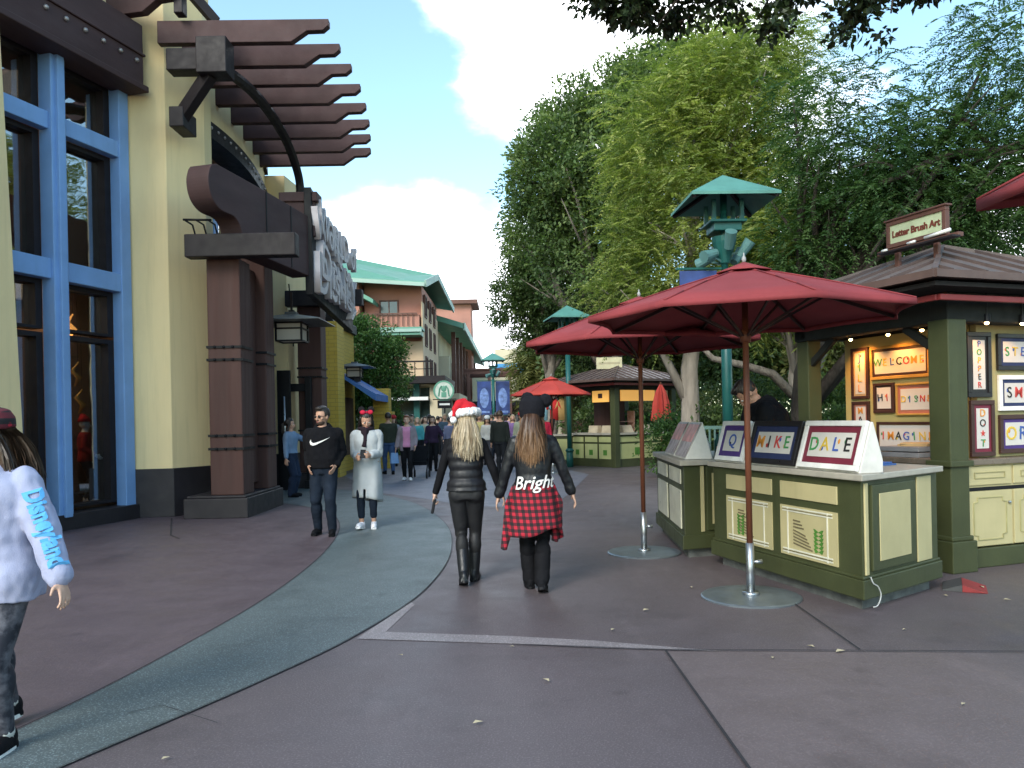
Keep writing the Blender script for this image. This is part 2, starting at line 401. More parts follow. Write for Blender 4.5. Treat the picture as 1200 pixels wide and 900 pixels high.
# battered pilaster
m.add([(-4.2, -.3, .55), (-2.36, -.3, .55), (-2.36, .3, .55), (-4.2, .3, .55), (-4.0, -.28, 9.5), (-2.72, -.28, 9.5), (-2.72, .3, 9.5), (-4.0, .3, 9.5)],
      [(3,2,1,0),(4,5,6,7),(0,1,5,4),(1,2,6,5),(2,3,7,6),(3,0,4,7)], M=WM)
pier = [(-6.4, 13.52), (-5.78, 13.62), (-5.38, 14.3), (-5.4, 14.7), (-6.6, 14.7)]
m.ext([(x, y, .80) for x, y in pier], (0, 0, 9.2))
fp = [(-5.86, 18.95), (-5.26, 18.95), (-5.12, 20.6), (-5.86, 20.6)]
m.ext([(x, y, .80) for x, y in fp], (0, 0, 6.6))
m.box(-9, -5.75, 20.6, 21.2, 0, 7)
# bowed gable wall over the doors with an arched top
def arch(y, near, far, bulge):
    t = (y-14.25)/4.7; return near + (far-near)*t + bulge*4*t*(1-t)
N = 24
ys = [14.25 + (18.95-14.25)*i/N for i in range(N+1)]
def bow(y): t = (y-16.6)/2.35; return -5.72 + .22*(1-t*t)
for i in range(N):
    a, b = ys[i], ys[i+1]
    za0, zb0 = arch(a, 7.2, 6.85, .12)+.02, arch(b, 7.2, 6.85, .12)+.02
    za1, zb1 = arch(a, 8.2, 7.55, .22), arch(b, 8.2, 7.55, .22)
    xa, xb = bow(a), bow(b)
    m.add([(xa, a, za0), (xb, b, zb0), (xb, b, zb1), (xa, a, za1), (xa-.3, a, za0), (xb-.3, b, zb0), (xb-.3, b, zb1), (xa-.3, a, za1)],
          [(0,1,2,3), (7,6,5,4), (3,2,6,7), (0,4,5,1)])
S(m, 'wall', YEL, bevel=.012)
m = MB()
m.ext([(-6.45, 13.47, 0), (-5.74, 13.57, 0), (-5.33, 14.28, 0), (-5.36, 14.75, 0), (-6.6, 14.75, 0)], (0, 0, .82))
m.ext([(-5.9, 18.9, 0), (-5.22, 18.9, 0), (-5.08, 20.65, 0), (-5.9, 20.65, 0)], (0, 0, .82))
m.box(-13, 0, -.12, .3, 0, .24, M=WM)
m.box(-4.3, -2.3, -.36, .2, 0, .56, M=WM)
S(m, 'plinth', PLINTH, bevel=.01)
# --- arched trim and studded band
for nm_, h, px_, c, s_, bl_ in (('arch_band', .3, .10, 7.2, 6.85, .12), ('gable_trim', .14, .08, 8.2, 7.55, .22)):
    m = MB()
    for i in range(N):
        a, b = ys[i], ys[i+1]
        za, zb = arch(a, c, s_, bl_), arch(b, c, s_, bl_); xa, xb = bow(a)+px_, bow(b)+px_
        m.add([(xa, a, za-h), (xb, b, zb-h), (xb, b, zb), (xa, a, za), (xa-.5, a, za-h), (xb-.5, b, zb-h), (xb-.5, b, zb), (xa-.5, a, za)],
              [(0,1,2,3), (7,6,5,4), (3,2,6,7), (0,4,5,1)])
    band = S(m, nm_, DARK)
for i in range(17):
    y = 14.45 + i*.265; st = MB(); st.ball((bow(y)+.105, y, arch(y, 7.2, 6.85, .12)-.12), .033, 8, 5); S(st, 'bolt', STUD, None, True)
# --- studded canopy beam above the windows
m = MB(); m.box(-12, .03, -.36, .4, 7.15, 8.25, M=WM); m.box(-12, .06, -.44, .1, 7.12, 7.22, M=WM); m.box(-12, .05, -.40, .4, 7.72, 7.76, M=WM)
S(m, 'canopy_beam', WOOD, bevel=.015)
for i in range(12): m = MB(); m.ball((-.14-i*.36, -.375, 7.60), .04, 8, 5, M=WM); S(m, 'bolt', STUD, None, True)
def outrigger(mb, a, b, h, w):      # timber slat from a to b with a stepped chamfered tip at b
    a, b = Vector(a), Vector(b); d = (b-a); L = d.length; d.normalize(); side = Vector((-d.y, d.x, 0)).normalized()*w
    o = a - side/2
    pr = [(0, 0), (0, -h), (L-.62, -h), (L-.36, -h*.52), (L-.10, -h*.50), (L, -h*.28), (L, 0)]
    mb.ext([o + d*x + Vector((0, 0, z)) for x, z in pr], side)
for i, sx_ in enumerate((-2.6, -1.35, -.3)):
    m = MB(); a = WM @ Vector((sx_, .3, 8.62)); b = WM @ Vector((sx_+.12, -1.25, 8.62)); outrigger(m, a, b, .34, .16)
    S(m, 'rafter', WOOD, bevel=.01)
# --- window grid
m = MB()
m.box(-.22, 0, -.06, .14, .2, 7.15, M=WM); m.box(-1.62, -1.35, -.10, .14, .2, 7.15, M=WM); m.box(-2.95, -2.72, -.06, .14, .2, 7.15, M=WM)
m.box(-1.55, -1.42, -.16, -.08, .2, 7.14, M=WM)
for z0, z1 in ((3.77, 4.07), (6.0, 6.26)):
    for x0, x1 in ((-1.352, -.218), (-2.722, -1.618)): m.box(x0, x1, -.045, .13, z0, z1, M=WM)
S(m, 'window_surround', BLUE, bevel=.012)
for x0, x1 in ((-1.35, -.22), (-2.72, -1.62)):
    for z0, z1 in ((.3, 2.98), (3.03, 3.77), (4.07, 6.0), (6.26, 7.15)):
        f = MB(); e = .045
        y0, y1 = .14, .36
        f.box(x0, x0+e, y0, y1, z0, z1, M=WM); f.box(x1-.12, x1, y0, y1, z0, z1, M=WM)
        f.box(x0+e, x1-.12, y0, y1, z0, z0+e, M=WM); f.box(x0+e, x1-.12, y0, y1, z1-e*1.6, z1, M=WM)
        fr = S(f, 'window', DARK)
        p = MB(); p.box(x0+e-.004, x1-.116, .27, .278, z0+e-.004, z1-e+.004, M=WM)
        o = p.build('pane', GLASS, fr); wpart(o, SL)
# shop interior behind the glass
INT = mat('interior_brown', (.09, .055, .04), .8, .3, 1.5); TAN = mat('interior_tan_column', (.36, .28, .19), .7, .1, 2)
m = MB(); m.box(-8, .6, 3.2, 3.3, 0, 7.3, M=WM); m.box(-8, .6, .4, 3.3, 0, .28, M=WM); m.box(-8, .6, .36, 3.3, 7.16, 7.3, M=WM); m.box(.3, .42, .42, 3.2, .28, 7.16, M=WM); m.box(-8, -7.9, .42, 3.2, .28, 7.16, M=WM)
m.box(-8, .2, .5, 3.1, 3.84, 4.0, M=WM)
S(m, 'interior_wall', INT)
m = MB(); m.box(-.30, .12, .95, 1.3, .28, 7.15, M=WM); m.box(-2.1, -1.7, 1.9, 2.2, .28, 7.15, M=WM); S(m, 'interior_column', TAN, bevel=.02)
m = MB(); m.box(-.9, -.5, 2.4, 3.1, .28, 2.2, M=WM); m.box(-2.6, -1.9, 2.3, 3.1, .28, 1.9, M=WM); S(m, 'display_shelf', WOODC)
for sx_ in (-.9, -3.0):
    l = bpy.data.lights.new('shop_ceiling_light', 'AREA'); l.energy = 22; l.color = (1, .72, .45); l.size = 1.6; lo = bpy.data.objects.new('shop_ceiling_light', l); COL.objects.link(lo); lo.location = WM @ Vector((sx_, 1.7, 3.78))
    l = bpy.data.lights.new('shop_ceiling_light', 'AREA'); l.energy = 10; l.color = (1, .72, .45); l.size = 1.6; lo = bpy.data.objects.new('shop_ceiling_light', l); COL.objects.link(lo); lo.location = WM @ Vector((sx_, 1.7, 7.05))
# store body and roof mass out of sight
m = MB(); m.ext([(-9.6, 5, 0), (-30, 5, 0), (-30, 26, 0), (-9.0, 26, 0), (-9, 17, 0)], (0, 0, 9.0)); S(m, 'body', YEL)
# --- entrance: recessed doors
m = MB(); m.box(-6.25, -6.15, 14.7, 18.95, 0, 3.3); m.box(-6.25, -6.1, 14.7, 18.95, 6.0, 7.6); m.box(-6.3, -6.2, 14.6, 18.95, 3.3, 6.2); S(m, 'entrance_wall', INT)
m = MB()
for y in (14.9, 16.2, 17.5, 18.62): m.box(-6.12, -5.94, y, y+.26, 3.05, 6.6)
m.box(-6.13, -5.93, 14.8, 18.9, 2.95, 3.28); m.box(-6.13, -5.95, 14.8, 18.9, 4.9, 5.1)
m.box(-6.0, -5.78, 18.66, 18.93, 3.35, 6.9)
S(m, 'transom_frame', BLUE, bevel=.01)
m = MB(); m.box(-6.06, -6.05, 14.9, 18.7, 3.28, 6.7); S(m, 'clerestory_pane', GLASS)
for y0, px0 in ((15.3, -5.9), (16.6, -5.9), (17.6, -5.25), (18.3, -5.05)):
    d = MB()
    if px0 == -5.9: d.box(-6.1, -6.02, y0, y0+1.1, .02, 2.9)
    elif y0 == 17.6: d.box(-5.95, px0, y0, y0+.09, .02, 3.0); d.box(-6.0, px0+.02, y0-.02, y0+.13, 2.72, 3.0)
    else: d.box(-5.35, px0, y0, y0+.09, .02, 2.75)
    dr = S(d, 'door', BLACK, bevel=.008)
    h = MB(); h.tube([(px0-.12, y0-.06, .7), (px0-.12, y0-.06, 2.15)], .022, 8); o = h.build('handle', STEEL, dr, True); wpart(o, SL)
m = MB(); m.box(-5.22, -4.72, 18.75, 18.84, 2.28, 2.46); m.box(-4.82, -4.68, 18.7, 18.85, 0, 2.6); m.box(-4.86, -4.66, 18.66, 18.9, 0, .2); S(m, 'door_post', BLACK, bevel=.01)
# --- portal columns with strap bands
def column(y0, sh, two=True):
    c = MB(); c.box(-5.02, -4.47, y0, y0+.55, .37, 4.3)
    if two: c.box(-5.02, -4.42, y0+1.2, y0+1.72, .37, 4.6); c.box(-4.9, -4.6, y0+.5, y0+1.25, .5, 4.3)
    cc = S(c, 'column', WOODC, bevel=.02)
    for z in (2.83, 2.62, 1.36, 1.14):
        if two: b = MB(); b.box(-5.04, -4.40, y0+1.18, y0+1.74, z-.02, z+.02); b.build('strap', BLACK, cc)
        b = MB(); b.box(-5.04, -4.45, y0-.02, y0+.57, z-.02, z+.02)
        for q in (-4.9, -4.75, -4.6): b.ball((q, y0-.025, z), .026, 8, 5)
        b.build('strap', BLACK, cc)
    p = MB(); p.box(-5.42 if two else -5.1, -4.36, y0-.15, y0+(1.9 if two else .7), 0, .33); p.box(-5.38 if two else -5.06, -4.40, y0-.11, y0+(1.86 if two else .66), .33, .372); o = p.build('base', PLINTH, cc, bevel=.015); wpart(o, SL)
column(13.3, 0); column(18.9, 0, False)
# --- great side beam with rounded corbel nose, cross beams
pr = [(.03, 5.52), (-.02, 5.36), (.0, 5.18), (.10, 5.02), (.30, 4.92), (.62, 4.90), (.78, 4.80), (.88, 4.62), (1.1, 4.46), (1.5, 4.40), (3.05, 4.32), (3.05, 5.46), (1.5, 5.56), (.2, 5.62), (.08, 5.58)]
pr = [(q.x, q.y) for q in spline([(y, z, 0) for y, z in pr[:9]], 4)] + pr[9:]
BM = T(-4.62, 12.35, 0) @ rotz(-math.atan2(.80, 2.9))
m = MB(); m.ext([(-.36, y, z) for y, z in pr], (.40, 0, 0), M=BM); S(m, 'portal_beam', WOOD, bevel=.012)
m = MB()
for y, a_, b_ in ((1.55, 4.41, 5.54), (2.35, 4.38, 5.5)): m.box(.036, .05, y, y+.025, a_, b_, M=BM)
S(m, 'beam_seam', BLACK)
m = MB()
for y in (13.0, 18.75):
    m = MB(); m.box(-5.25, -3.45, y-.02, y+.24, 4.27, 4.64); S(m, 'cross_beam', DARK, bevel=.015)
# goose-neck brackets on the cross beam
m = MB()
for k in range(3):
    x = -5.1+k*.18; m.tube([(x, 13.1, 4.62), (x-.03, 13.05, 4.8), (x-.12, 12.98, 4.86)], .015, 6)
m.tube([(-5.25, 12.97, 4.87), (-4.8, 12.99, 4.86)], .018, 6); S(m, 'lamp_bracket', BLACK, None, True)
# --- pergola: arched beam, block, brace, slats
m = MB()
ab = spline([(-4.62, 12.95, 7.36), (-4.60, 14.5, 7.58), (-4.60, 15.8, 7.60), (-4.60, 16.9, 7.42), (-4.60, 17.7, 7.0), (-4.60, 17.85, 6.5), (-4.60, 17.9, 5.7)], 5)
m.tube(ab, .095, 8)
S(m, 'arched_beam', DARK)
m = MB(); m.box(-5.45, -4.5, 12.9, 13.2, 7.27, 7.62); m.box(-4.95, -4.46, 12.85, 13.25, 7.2, 7.78); m.bar((-4.8, 13.06, 7.25), (-5.4, 13.3, 6.62), .18, .2); m.box(-5.52, -5.28, 13.14, 13.7, 6.45, 6.78)
S(m, 'bracket', DARK, bevel=.015)
m = MB(); m.box(-5.35, -5.2, 13.0, 13.2, 8.24, 8.9); m.bar((-5.3, 13.1, 8.85), (-4.8, 13.4, 8.26), .14, .16); S(m, 'upper_bracket', DARK, bevel=.015)
tips = [(13.3, -2.9, 8.22), (14.05, -2.88, 8.16), (14.8, -2.83, 8.14), (15.5, -2.8, 8.06), (16.2, -2.82, 7.97), (16.9, -2.88, 7.9), (17.6, -2.98, 7.84), (18.3, -3.1, 7.78)]
for y, x, z in tips:
    m = MB(); outrigger(m, (-5.7, y-.05, z-.02), (x, y+.04, z), .37, .15); S(m, 'slat', WOOD, bevel=.01)
# --- sign over the portal, facing the street; its top edge sweeps down away from the viewer
def sgt(t): return 5.95-1.45*t**1.35
def sgb(t): return 4.05-.30*t
pr = [(15.2+3.8*i/12, sgb(i/12)-.08) for i in range(13)]+[(15.2+3.8*i/12, sgt(i/12)+.06) for i in range(12, -1, -1)]
m = MB(); m.ext([(-3.86, y, z) for y, z in pr], (.14, 0, 0)); sg = S(m, 'sign_board', BLACK, bevel=.01)
LET = mat('sign_letter_white', (.54, .48, .48), .5, .1, 5)
for body, v0, v1, t0, t1 in (('World of', .62, .95, .05, .78), ('Disney', .05, .56, .06, .95)):
    me = text_mesh(body, 1, .07, Matrix.Identity(4), align='LEFT', offset=.006, shear=.12)
    xs = [v.co.x for v in me.vertices]; ys_ = [v.co.y for v in me.vertices]; xa, xb, ya, yb = min(xs), max(xs), min(ys_), max(ys_)
    for v in me.vertices:
        t = t0+(t1-t0)*(v.co.x-xa)/(xb-xa); q = v0+(v1-v0)*(v.co.y-ya)/(yb-ya)
        v.co = Vector((-3.65+v.co.z, 15.2+3.8*t, sgb(t)+(sgt(t)-sgb(t))*q))
    link('lettering', me, LET, sg)
m = MB(); m.box(-4.25, -3.68, 15.3, 15.6, 5.1, 5.86); m.box(-4.35, -3.62, 15.25, 15.65, 5.76, 5.94); S(m, 'sign_bracket', WOOD, bevel=.015)
LET = mat('sign_letter_white', (.54, .48, .48), .5, .1, 5); 
def side_text(y, z, x): return T(x, y, z) @ rotz(PI/2) @ rotx(PI/2)
for body, z, s_ in (('WORLD of', 5.32, .80), ('DISNEY', 4.38, 1.12)):
    o = link('lettering', text_mesh(body, s_, .06, side_text(17.1, z, -3.66), offset=.012), LET, sg); wpart(o, SL)
# wires under the beam
m = MB(); m.tube([(-5.0, 18.2, 4.7), (-4.97, 18.3, 4.0), (-4.98, 18.4, 3.3)], .016, 6); S(m, 'cable', BLACK)
# --- pagoda lanterns
LPANE = emis('lantern_pane', (.34, .32, .28), .03)
def lantern(loc, s_, label, post=None):
    t = thing('lantern', label, 'lantern', loc, 0, 'pagoda lanterns on the left shop fronts')
    r = MB(); r.rings([(0, 0, .0, 1.0*s_, 1.0*s_), (0, 0, .02, 1.0*s_, 1.0*s_), (0, 0, .17*s_, .16*s_, .16*s_), (0, 0, .22*s_, .15*s_, .15*s_)], 4, M=rotz(PI/4)); r.build('roof', mat('lantern_roof', (.09, .10, .11), .4, .15, 3), t)
    c = MB(); a = .25*s_
    for sx in (-1, 1):
        for sy in (-1, 1): c.cbox((sx*a, sy*a, -.18*s_), (.035*s_, .035*s_, .36*s_))
    for z in (-.36, -.12, -.01):
        for q in (-1, 1): c.cbox((q*a, 0, z*s_), (.03*s_, 2*a, .03*s_)); c.cbox((0, q*a, z*s_), (2*a, .03*s_, .03*s_))
    c.build('cage', BLACK, t)
    g = MB(); g.box(-a+.02, a-.02, -a+.02, a-.02, -.35*s_, -.02*s_); g.build('pane', LPANE, t)
    if post: q = MB(); post(q); q.build('mount', DARK, t)
    return t
lantern(P(342, 379, 15.9), 1.0, 'large pagoda lantern with pale panes hanging beside the portal column', lambda q: (q.tube([(0, 0, .2), (0, 0, .62)], .025, 6), q.box(-.05, .05, -.05, .05, .2, .26)))
# ================================================================== MIDDLE LEFT: yellow brick shop
YB = brick('yellow_brick', (.58, .40, .07), (.54, .36, .055), (.40, .28, .06), .3, .11, .008)
AWN = mat('blue_awning_canvas', (.06, .16, .42), .7, .12, 2)
SKYB = mat('pale_blue_trim', (.12, .24, .5), .6, .1, 2)
bl = Vector((-5.3, 22.3, 0))
bshop = thing('brick_shop', 'bright yellow brick shop with blue awnings beyond the timber portal', 'building', bl)
def B(mb, name, mats, **k):
    o = mb.build(name, mats, bshop, **k); return wpart(o, bl)
m = MB(); m.box(-5.55, -4.82, 22.3, 23.2, 0, 4.35); m.box(-9, -5.2, 23.2, 26.6, 0, 4.4); m.box(-9, -5.6, 22.6, 23.2, 2.9, 5.3)
B(m, 'wall', YB)
m = MB(); m.box(-9, -5.1, 23.1, 26.7, 4.4, 4.7); m.box(-9, -5.2, 22.2, 22.7, 4.5, 4.75); B(m, 'cornice', DARK, bevel=.02)
m = MB(); m.box(-7.5, -5.25, 22.1, 22.6, 5.15, 5.35); B(m, 'ledge', WHITE, bevel=.02)
m = MB(); m.ext([(-7.5, 22.25, 4.85), (-7.5, 22.0, 4.85), (-7.5, 22.25, 5.15)], (2.3, 0, 0)); B(m, 'ledge_awning', SKYB)
for y0, y1, xx in ((23.6, 26.4, -4.0),):
    m = MB(); m.add([(-5.19, y0, 3.05), (-5.19, y1, 3.05), (xx, y1, 2.35), (xx, y0, 2.35), (xx, y1, 2.15), (xx, y0, 2.15), (-5.19, y0, 3.0), (-5.19, y1, 3.0)],
                    [(0, 3, 2, 1), (3, 5, 4, 2), (0, 6, 5, 3), (1, 2, 4, 7), (6, 7, 4, 5)]); B(m, 'awning', AWN)
m = MB(); m.add([(-5.9, 21.9, 2.95), (-5.3, 21.9, 2.6), (-5.3, 23, 2.6), (-5.9, 23, 2.95), (-5.3, 21.9, 2.35), (-5.3, 23, 2.35), (-5.9, 21.9, 2.9), (-5.9, 23, 2.9)], [(0,1,2,3), (1,4,5,2), (0,6,4,1), (6,7,5,4)]); B(m, 'awning', AWN)
m = MB(); m.box(-5.22, -5.17, 24.0, 26.2, .5, 2.3); m.box(-6.6, -5.4, 22.57, 22.6, 0.1, 2.5); B(m, 'window', INT)
m = MB(); m.box(-4.5, -3.98, 26.0, 26.5, 0, 2.6); m.box(-4.7, -3.88, 25.9, 26.6, 1.75, 1.85); B(m, 'pillar', YB)
lantern(P(415.5, 431, 24.2), .80, 'smaller pagoda lantern standing on a yellow brick pillar beside the bushy tree', lambda q: q.tube([(0, 0, -.42), (0, 0, -.27)], .2, 6))
# ================================================================== HOTEL-LIKE BLOCK WITH GREEN ROOF
PINK = mat('salmon_stucco', (.41, .19, .145), .85, .12, .6, .2, 30); TANW = mat('tan_stucco', (.55, .40, .26), .85, .08, .5, .2, 30)
CRW = mat('cream_stucco', (.60, .52, .36), .85, .08, .5); GRF = mat('green_metal_roof', (.12, .29, .21), .55, .1, .8); GTR = mat('pale_green_trim', (.30, .42, .36), .6, .08, 1)
PANE = mat('dark_pane', (.03, .05, .05), .12, .2, 2, spec=.8); PANEG = mat('green_pane', (.16, .27, .24), .2, .1, 2, spec=.7); TIMB = mat('russet_timber', (.13, .06, .045), .7, .2, 1)
hl = Vector((-8, 48, 0))
hotel = thing('apartment_block', 'salmon and tan block with a sloping green metal roof and balcony posts', 'building', hl)
def H(mb, name, mats, **k):
    o = wpart(mb.build(name, mats, hotel, **k), hl)
    if o.parent is hotel: o.location = (0 if name in ('roof', 'fascia') else -.95, 0, 0)
    return o
X1, X0, Y0, Y1 = -4.4, -18.0, 48.0, 58.5
m = MB(); m.ext([(X0, Y0, 6.6), (-8.05, Y0, 6.6), (-8.05, Y0, 9.95), (X0, Y0, 10.6)], (0, 10.5, 0)); m.ext([(-7.9, Y0+.9, 5), (X1, Y0+.9, 5), (X1, Y0+.9, 9.75), (-7.9, Y0+.9, 10.05)], (0, 9.6, 0)); m.box(X0, -8.05, Y0+.02, Y1, 0, 6.6); m.box(-7.9, X1-.1, Y0+.2, Y0+.8, 7.15, 7.9)
H(m, 'upper_wall', PINK)
m = MB(); m.box(-6.0, X1, Y0+.4, Y1, 0, 6.3); m.box(-8.05, X1-.2, Y0+1.6, Y1-.4, 0, 5.4); m.box(X1+.0, X1+.08, Y0+.42, Y1-.1, 0, 8.7)
H(m, 'lower_wall', TANW)
# sloping roof (descends towards the street) with fascia
def slab(mb, a, b, c, d, t): mb.ext([a, b, c, d], (0, 0, -t))
m = MB(); slab(m, (-19, Y0-1, 10.78), (-4.95, Y0-1, 9.66), (-4.75, Y0+5, 11.1), (-19, Y0+5, 14.3), .22); slab(m, (-19, Y0+5.003, 14.3), (-4.75, Y0+5.003, 11.1), (-4.2, Y1+.6, 9.75), (-19, Y1+.6, 12.3), .22); m.ext([(-10.0, Y0-.95, 9.85), (-8.0, Y0-.95, 8.7), (-8.0, Y0-.95, 8.45), (-10.0, Y0-.95, 9.55)], (0, 1.9, 0)); H(m, 'roof', GRF, bevel=.02)
m = MB(); m.ext([(-19, Y0-1.09, 10.72), (-4.95, Y0-1.09, 9.6), (-4.95, Y0-1.09, 9.38), (-19, Y0-1.09, 10.5)], (0, .08, 0)); H(m, 'fascia', GTR); m = MB(); m.bar((-4.9, Y0-1.0, 9.55), (-4.70, Y0+5, 10.98), .1, .4); m.bar((-4.70, Y0+5, 10.98), (-4.13, Y1+.6, 9.6), .1, .4); H(m, 'fascia', GTR)
m = MB(); m.box(-8.2, -4.3, Y0-1.1, Y0+.5, 6.55, 6.85); m.box(-8.25, -4.2, Y0-1.2, Y0+.4, 6.86, 7.0); H(m, 'balcony_canopy', GRF); m = MB(); m.box(-8.25, -4.22, Y0-1.22, Y0-1.13, 6.72, 6.9); H(m, 'canopy_edge', GTR)
for x in (-7.3, -6.1, -6.6):
    m = MB()
    if x == -6.6: m.bar((-5.5, Y0-.3, 6.5), (-6.2, Y0+.2, 3.2), .22, .22)
    elif x == -7.3: m.box(-7.3, -7.05, Y0-.3, Y0-.05, 3.2, 6.6)
    else: m.box(-6.9, -6.7, Y0+.2, Y0+.4, 3.0, 6.4)
    H(m, 'post', TIMB)
m = MB(); m.box(-7.9, -4.6, Y0+.05, Y0+.1, 7.9, 8.0); [m.box(-7.9+i*.3, -7.86+i*.3, Y0+.05, Y0+.1, 7.2, 7.95) for i in range(11)]; H(m, 'railing', TIMB)
m = MB(); m.box(-7.7, -6.3, Y0+.5, Y0+.7, 4.1, 4.9); m.box(-7.6, -6.4, Y0+.3, Y0+.5, 5.0, 5.2); H(m, 'balcony', PINK)
def win(parent_fn, x0, x1, y0, y1, z0, z1, glass=PANE, face='-y'):
    f = MB(); t = .09
    if face == '-y':
        f.box(x0-t, x1+t, y0-.06, y0+.05, z0-t, z0); f.box(x0-t, x1+t, y0-.06, y0+.05, z1, z1+t); f.box(x0-t, x0, y0-.06, y0+.05, z0, z1); f.box(x1, x1+t, y0-.06, y0+.05, z0, z1)
        xm = (x0+x1)/2; f.box(xm-.03, xm+.03, y0-.05, y0+.04, z0, z1)
        g = MB(); g.box(x0, x1, y0-.02, y0+.03, z0, z1)
    else:
        x = x1
        f.box(x-.05, x+.06, y0-t, y1+t, z0-t, z0); f.box(x-.05, x+.06, y0-t, y1+t, z1, z1+t); f.box(x-.05, x+.06, y0-t, y0, z0, z1); f.box(x-.05, x+.06, y1, y1+t, z0, z1)
        ym = (y0+y1)/2; f.box(x-.04, x+.05, ym-.03, ym+.03, z0, z1)
        g = MB(); g.box(x-.03, x+.02, y0, y1, z0, z1)
    fo = parent_fn(f, 'window', TIMB); return fo, g
def hwin(*a, **k):
    fo, g = win(H, *a, **k); o = g.build('pane', k.get('glass', PANE), fo); wpart(o, hl)
hwin(-10.6, -9.3, Y0, Y0, 8.3, 9.9, glass=PANEG); hwin(-8.75, -8.45, Y0, Y0, 8.6, 9.8, glass=PANE); hwin(-6.9, -5.9, Y0+.9, Y0+.9, 7.3, 8.8)
for z in (2.2, 4.2, 6.2, 8.0):
    for y in (49.6, 52.2, 55.0): hwin(X1, X1+.09, y, y+1.0, z, z+1.2, face='+x')
# second wing along the street
wl = Vector((-6, 60, 0))
wing = thing('street_wing', 'long tan wing with deep green eaves receding behind the salmon block', 'building', wl)
def W(mb, name, mats, **k): return wpart(mb.build(name, mats, wing, **k), wl)
m = MB(); m.box(-14, -4.6, 60, 100, 0, 6.3); m.box(-14, -5.4, 60.5, 99.5, 6.3, 8.2); W(m, 'wall', CRW)
m = MB(); m.ext([(-14, 59, 12.0), (-3.4, 59, 8.6), (-3.4, 59, 8.2), (-14, 59, 11.6)], (0, 42, 0)); W(m, 'roof', GRF); m = MB(); m.box(-3.45, -3.3, 59, 101, 8.1, 8.65); W(m, 'fascia', GTR)
m = MB(); m.box(-9, -3.9, 80, 84.5, 0, 13.0); W(m, 'tower', PINK); m = MB(); m.box(-9.6, -3.2, 79.3, 85, 13.0, 13.4); W(m, 'tower_roof', TIMB)
for i in range(9):
    y = 61+i*4.3
    m = MB(); m.box(-4.5, -4.2, y, y+.5, 0, 8.2); W(m, 'post', TIMB)
    f, g = win(W, -5, -4.59, y+1.1, y+2.9, 3.8, 5.8, face='+x'); o = g.build('pane', PANE, f); wpart(o, wl)
m = MB(); m.box(-4.6, -3.9, 60, 100, 3.0, 3.5); W(m, 'balcony', CRW)
# coffee shop with a flat dark canopy
cl = Vector((-6, 41, 0))
cafe = thing('coffee_shop', 'single storey coffee shop with a flat dark canopy and roof railing', 'building', cl)
def K(mb, name, mats, **k): return wpart(mb.build(name, mats, cafe, **k), cl)
m = MB(); m.box(-9, -3.9, 41.3, 47, 0, 3.4); m.box(-4.15, -3.55, 40.7, 41.3, 0, 3.3); K(m, 'wall', CRW)
m = MB(); m.box(-9.4, -3.3, 40.0, 47, 3.4, 3.75); K(m, 'canopy', DARK)
m = MB(); m.box(-9, -3.9, 41.22, 41.28, .2, 3.2); K(m, 'shopfront', PANE); m = MB(); m.box(-5.0, -4.7, 40.9, 41.21, 0, 3.4); m.box(-6.6, -6.4, 41.1, 41.21, 0, 3.4); K(m, 'shopfront_post', TEAL)
m = MB(); m.box(-9, -4.2, 40.3, 41.2, 2.55, 2.72); K(m, 'awning_edge', WHITE)
m = MB(); [m.box(-8.9+i*.45, -8.86+i*.45, 40.3, 40.34, 3.75, 4.5) for i in range(12)]; m.box(-9, -3.9, 40.28, 40.36, 4.46, 4.54); m.box(-9, -3.9, 40.28, 40.36, 4.1, 4.14); K(m, 'railing', DARK)
# round emblem sign
EMB = mat('emblem_green', (.10, .28, .2), .5, .1, 3)
sp = P(520, 458, 38.5)
t = thing('round_sign', 'round pale and green emblem sign projecting by the coffee shop', 'sign', sp)
m = MB(); m.tube([(0, 0, 0), (0, .12, 0)], .5, 28); m.build('disc', mat('emblem_pale', (.50, .56, .50), .6), t)
m = MB()
for k in range(28):
    a0, a1 = 2*PI*k/28, 2*PI*(k+1)/28
    m.add([(.50*math.cos(a0), -.01, .50*math.sin(a0)), (.50*math.cos(a1), -.01, .50*math.sin(a1)), (.42*math.cos(a1), -.01, .42*math.sin(a1)), (.42*math.cos(a0), -.01, .42*math.sin(a0))], [(0, 1, 2, 3)])
m.ball((0, -.005, .1), (.13, .02, .15), 10, 7); m.tube([(-.25, -.01, -.25), (-.2, -.01, .1), (-.1, -.01, .25)], .035, 6); m.tube([(.25, -.01, -.25), (.2, -.01, .1), (.1, -.01, .25)], .035, 6); m.box(-.12, .12, -.02, 0, -.3, -.06)
m.build('emblem', EMB, t); m = MB(); m.tube([(0, .1, .1), (-.5, .6, .1)], .04, 6); m.build('arm', BLACK, t)
sp = P(521, 474, 34)
t = thing('blade_sign', 'small dark hanging blade sign under the round emblem', 'sign', sp); m = MB(); m.box(-.3, .3, 0, .06, -.16, .18); m.box(-.5, .5, .02, .04, .2, .24); m.build('panel', BLACK, t); m = MB(); m.box(-.22, .22, -.006, 0, -.03, .05); m.build('stripe', WHITE, t); m = MB(); m.tube([(.0, .03, -.16), (0, .03, -1.9)], .035, 6); m.build('post', BLACK, t)
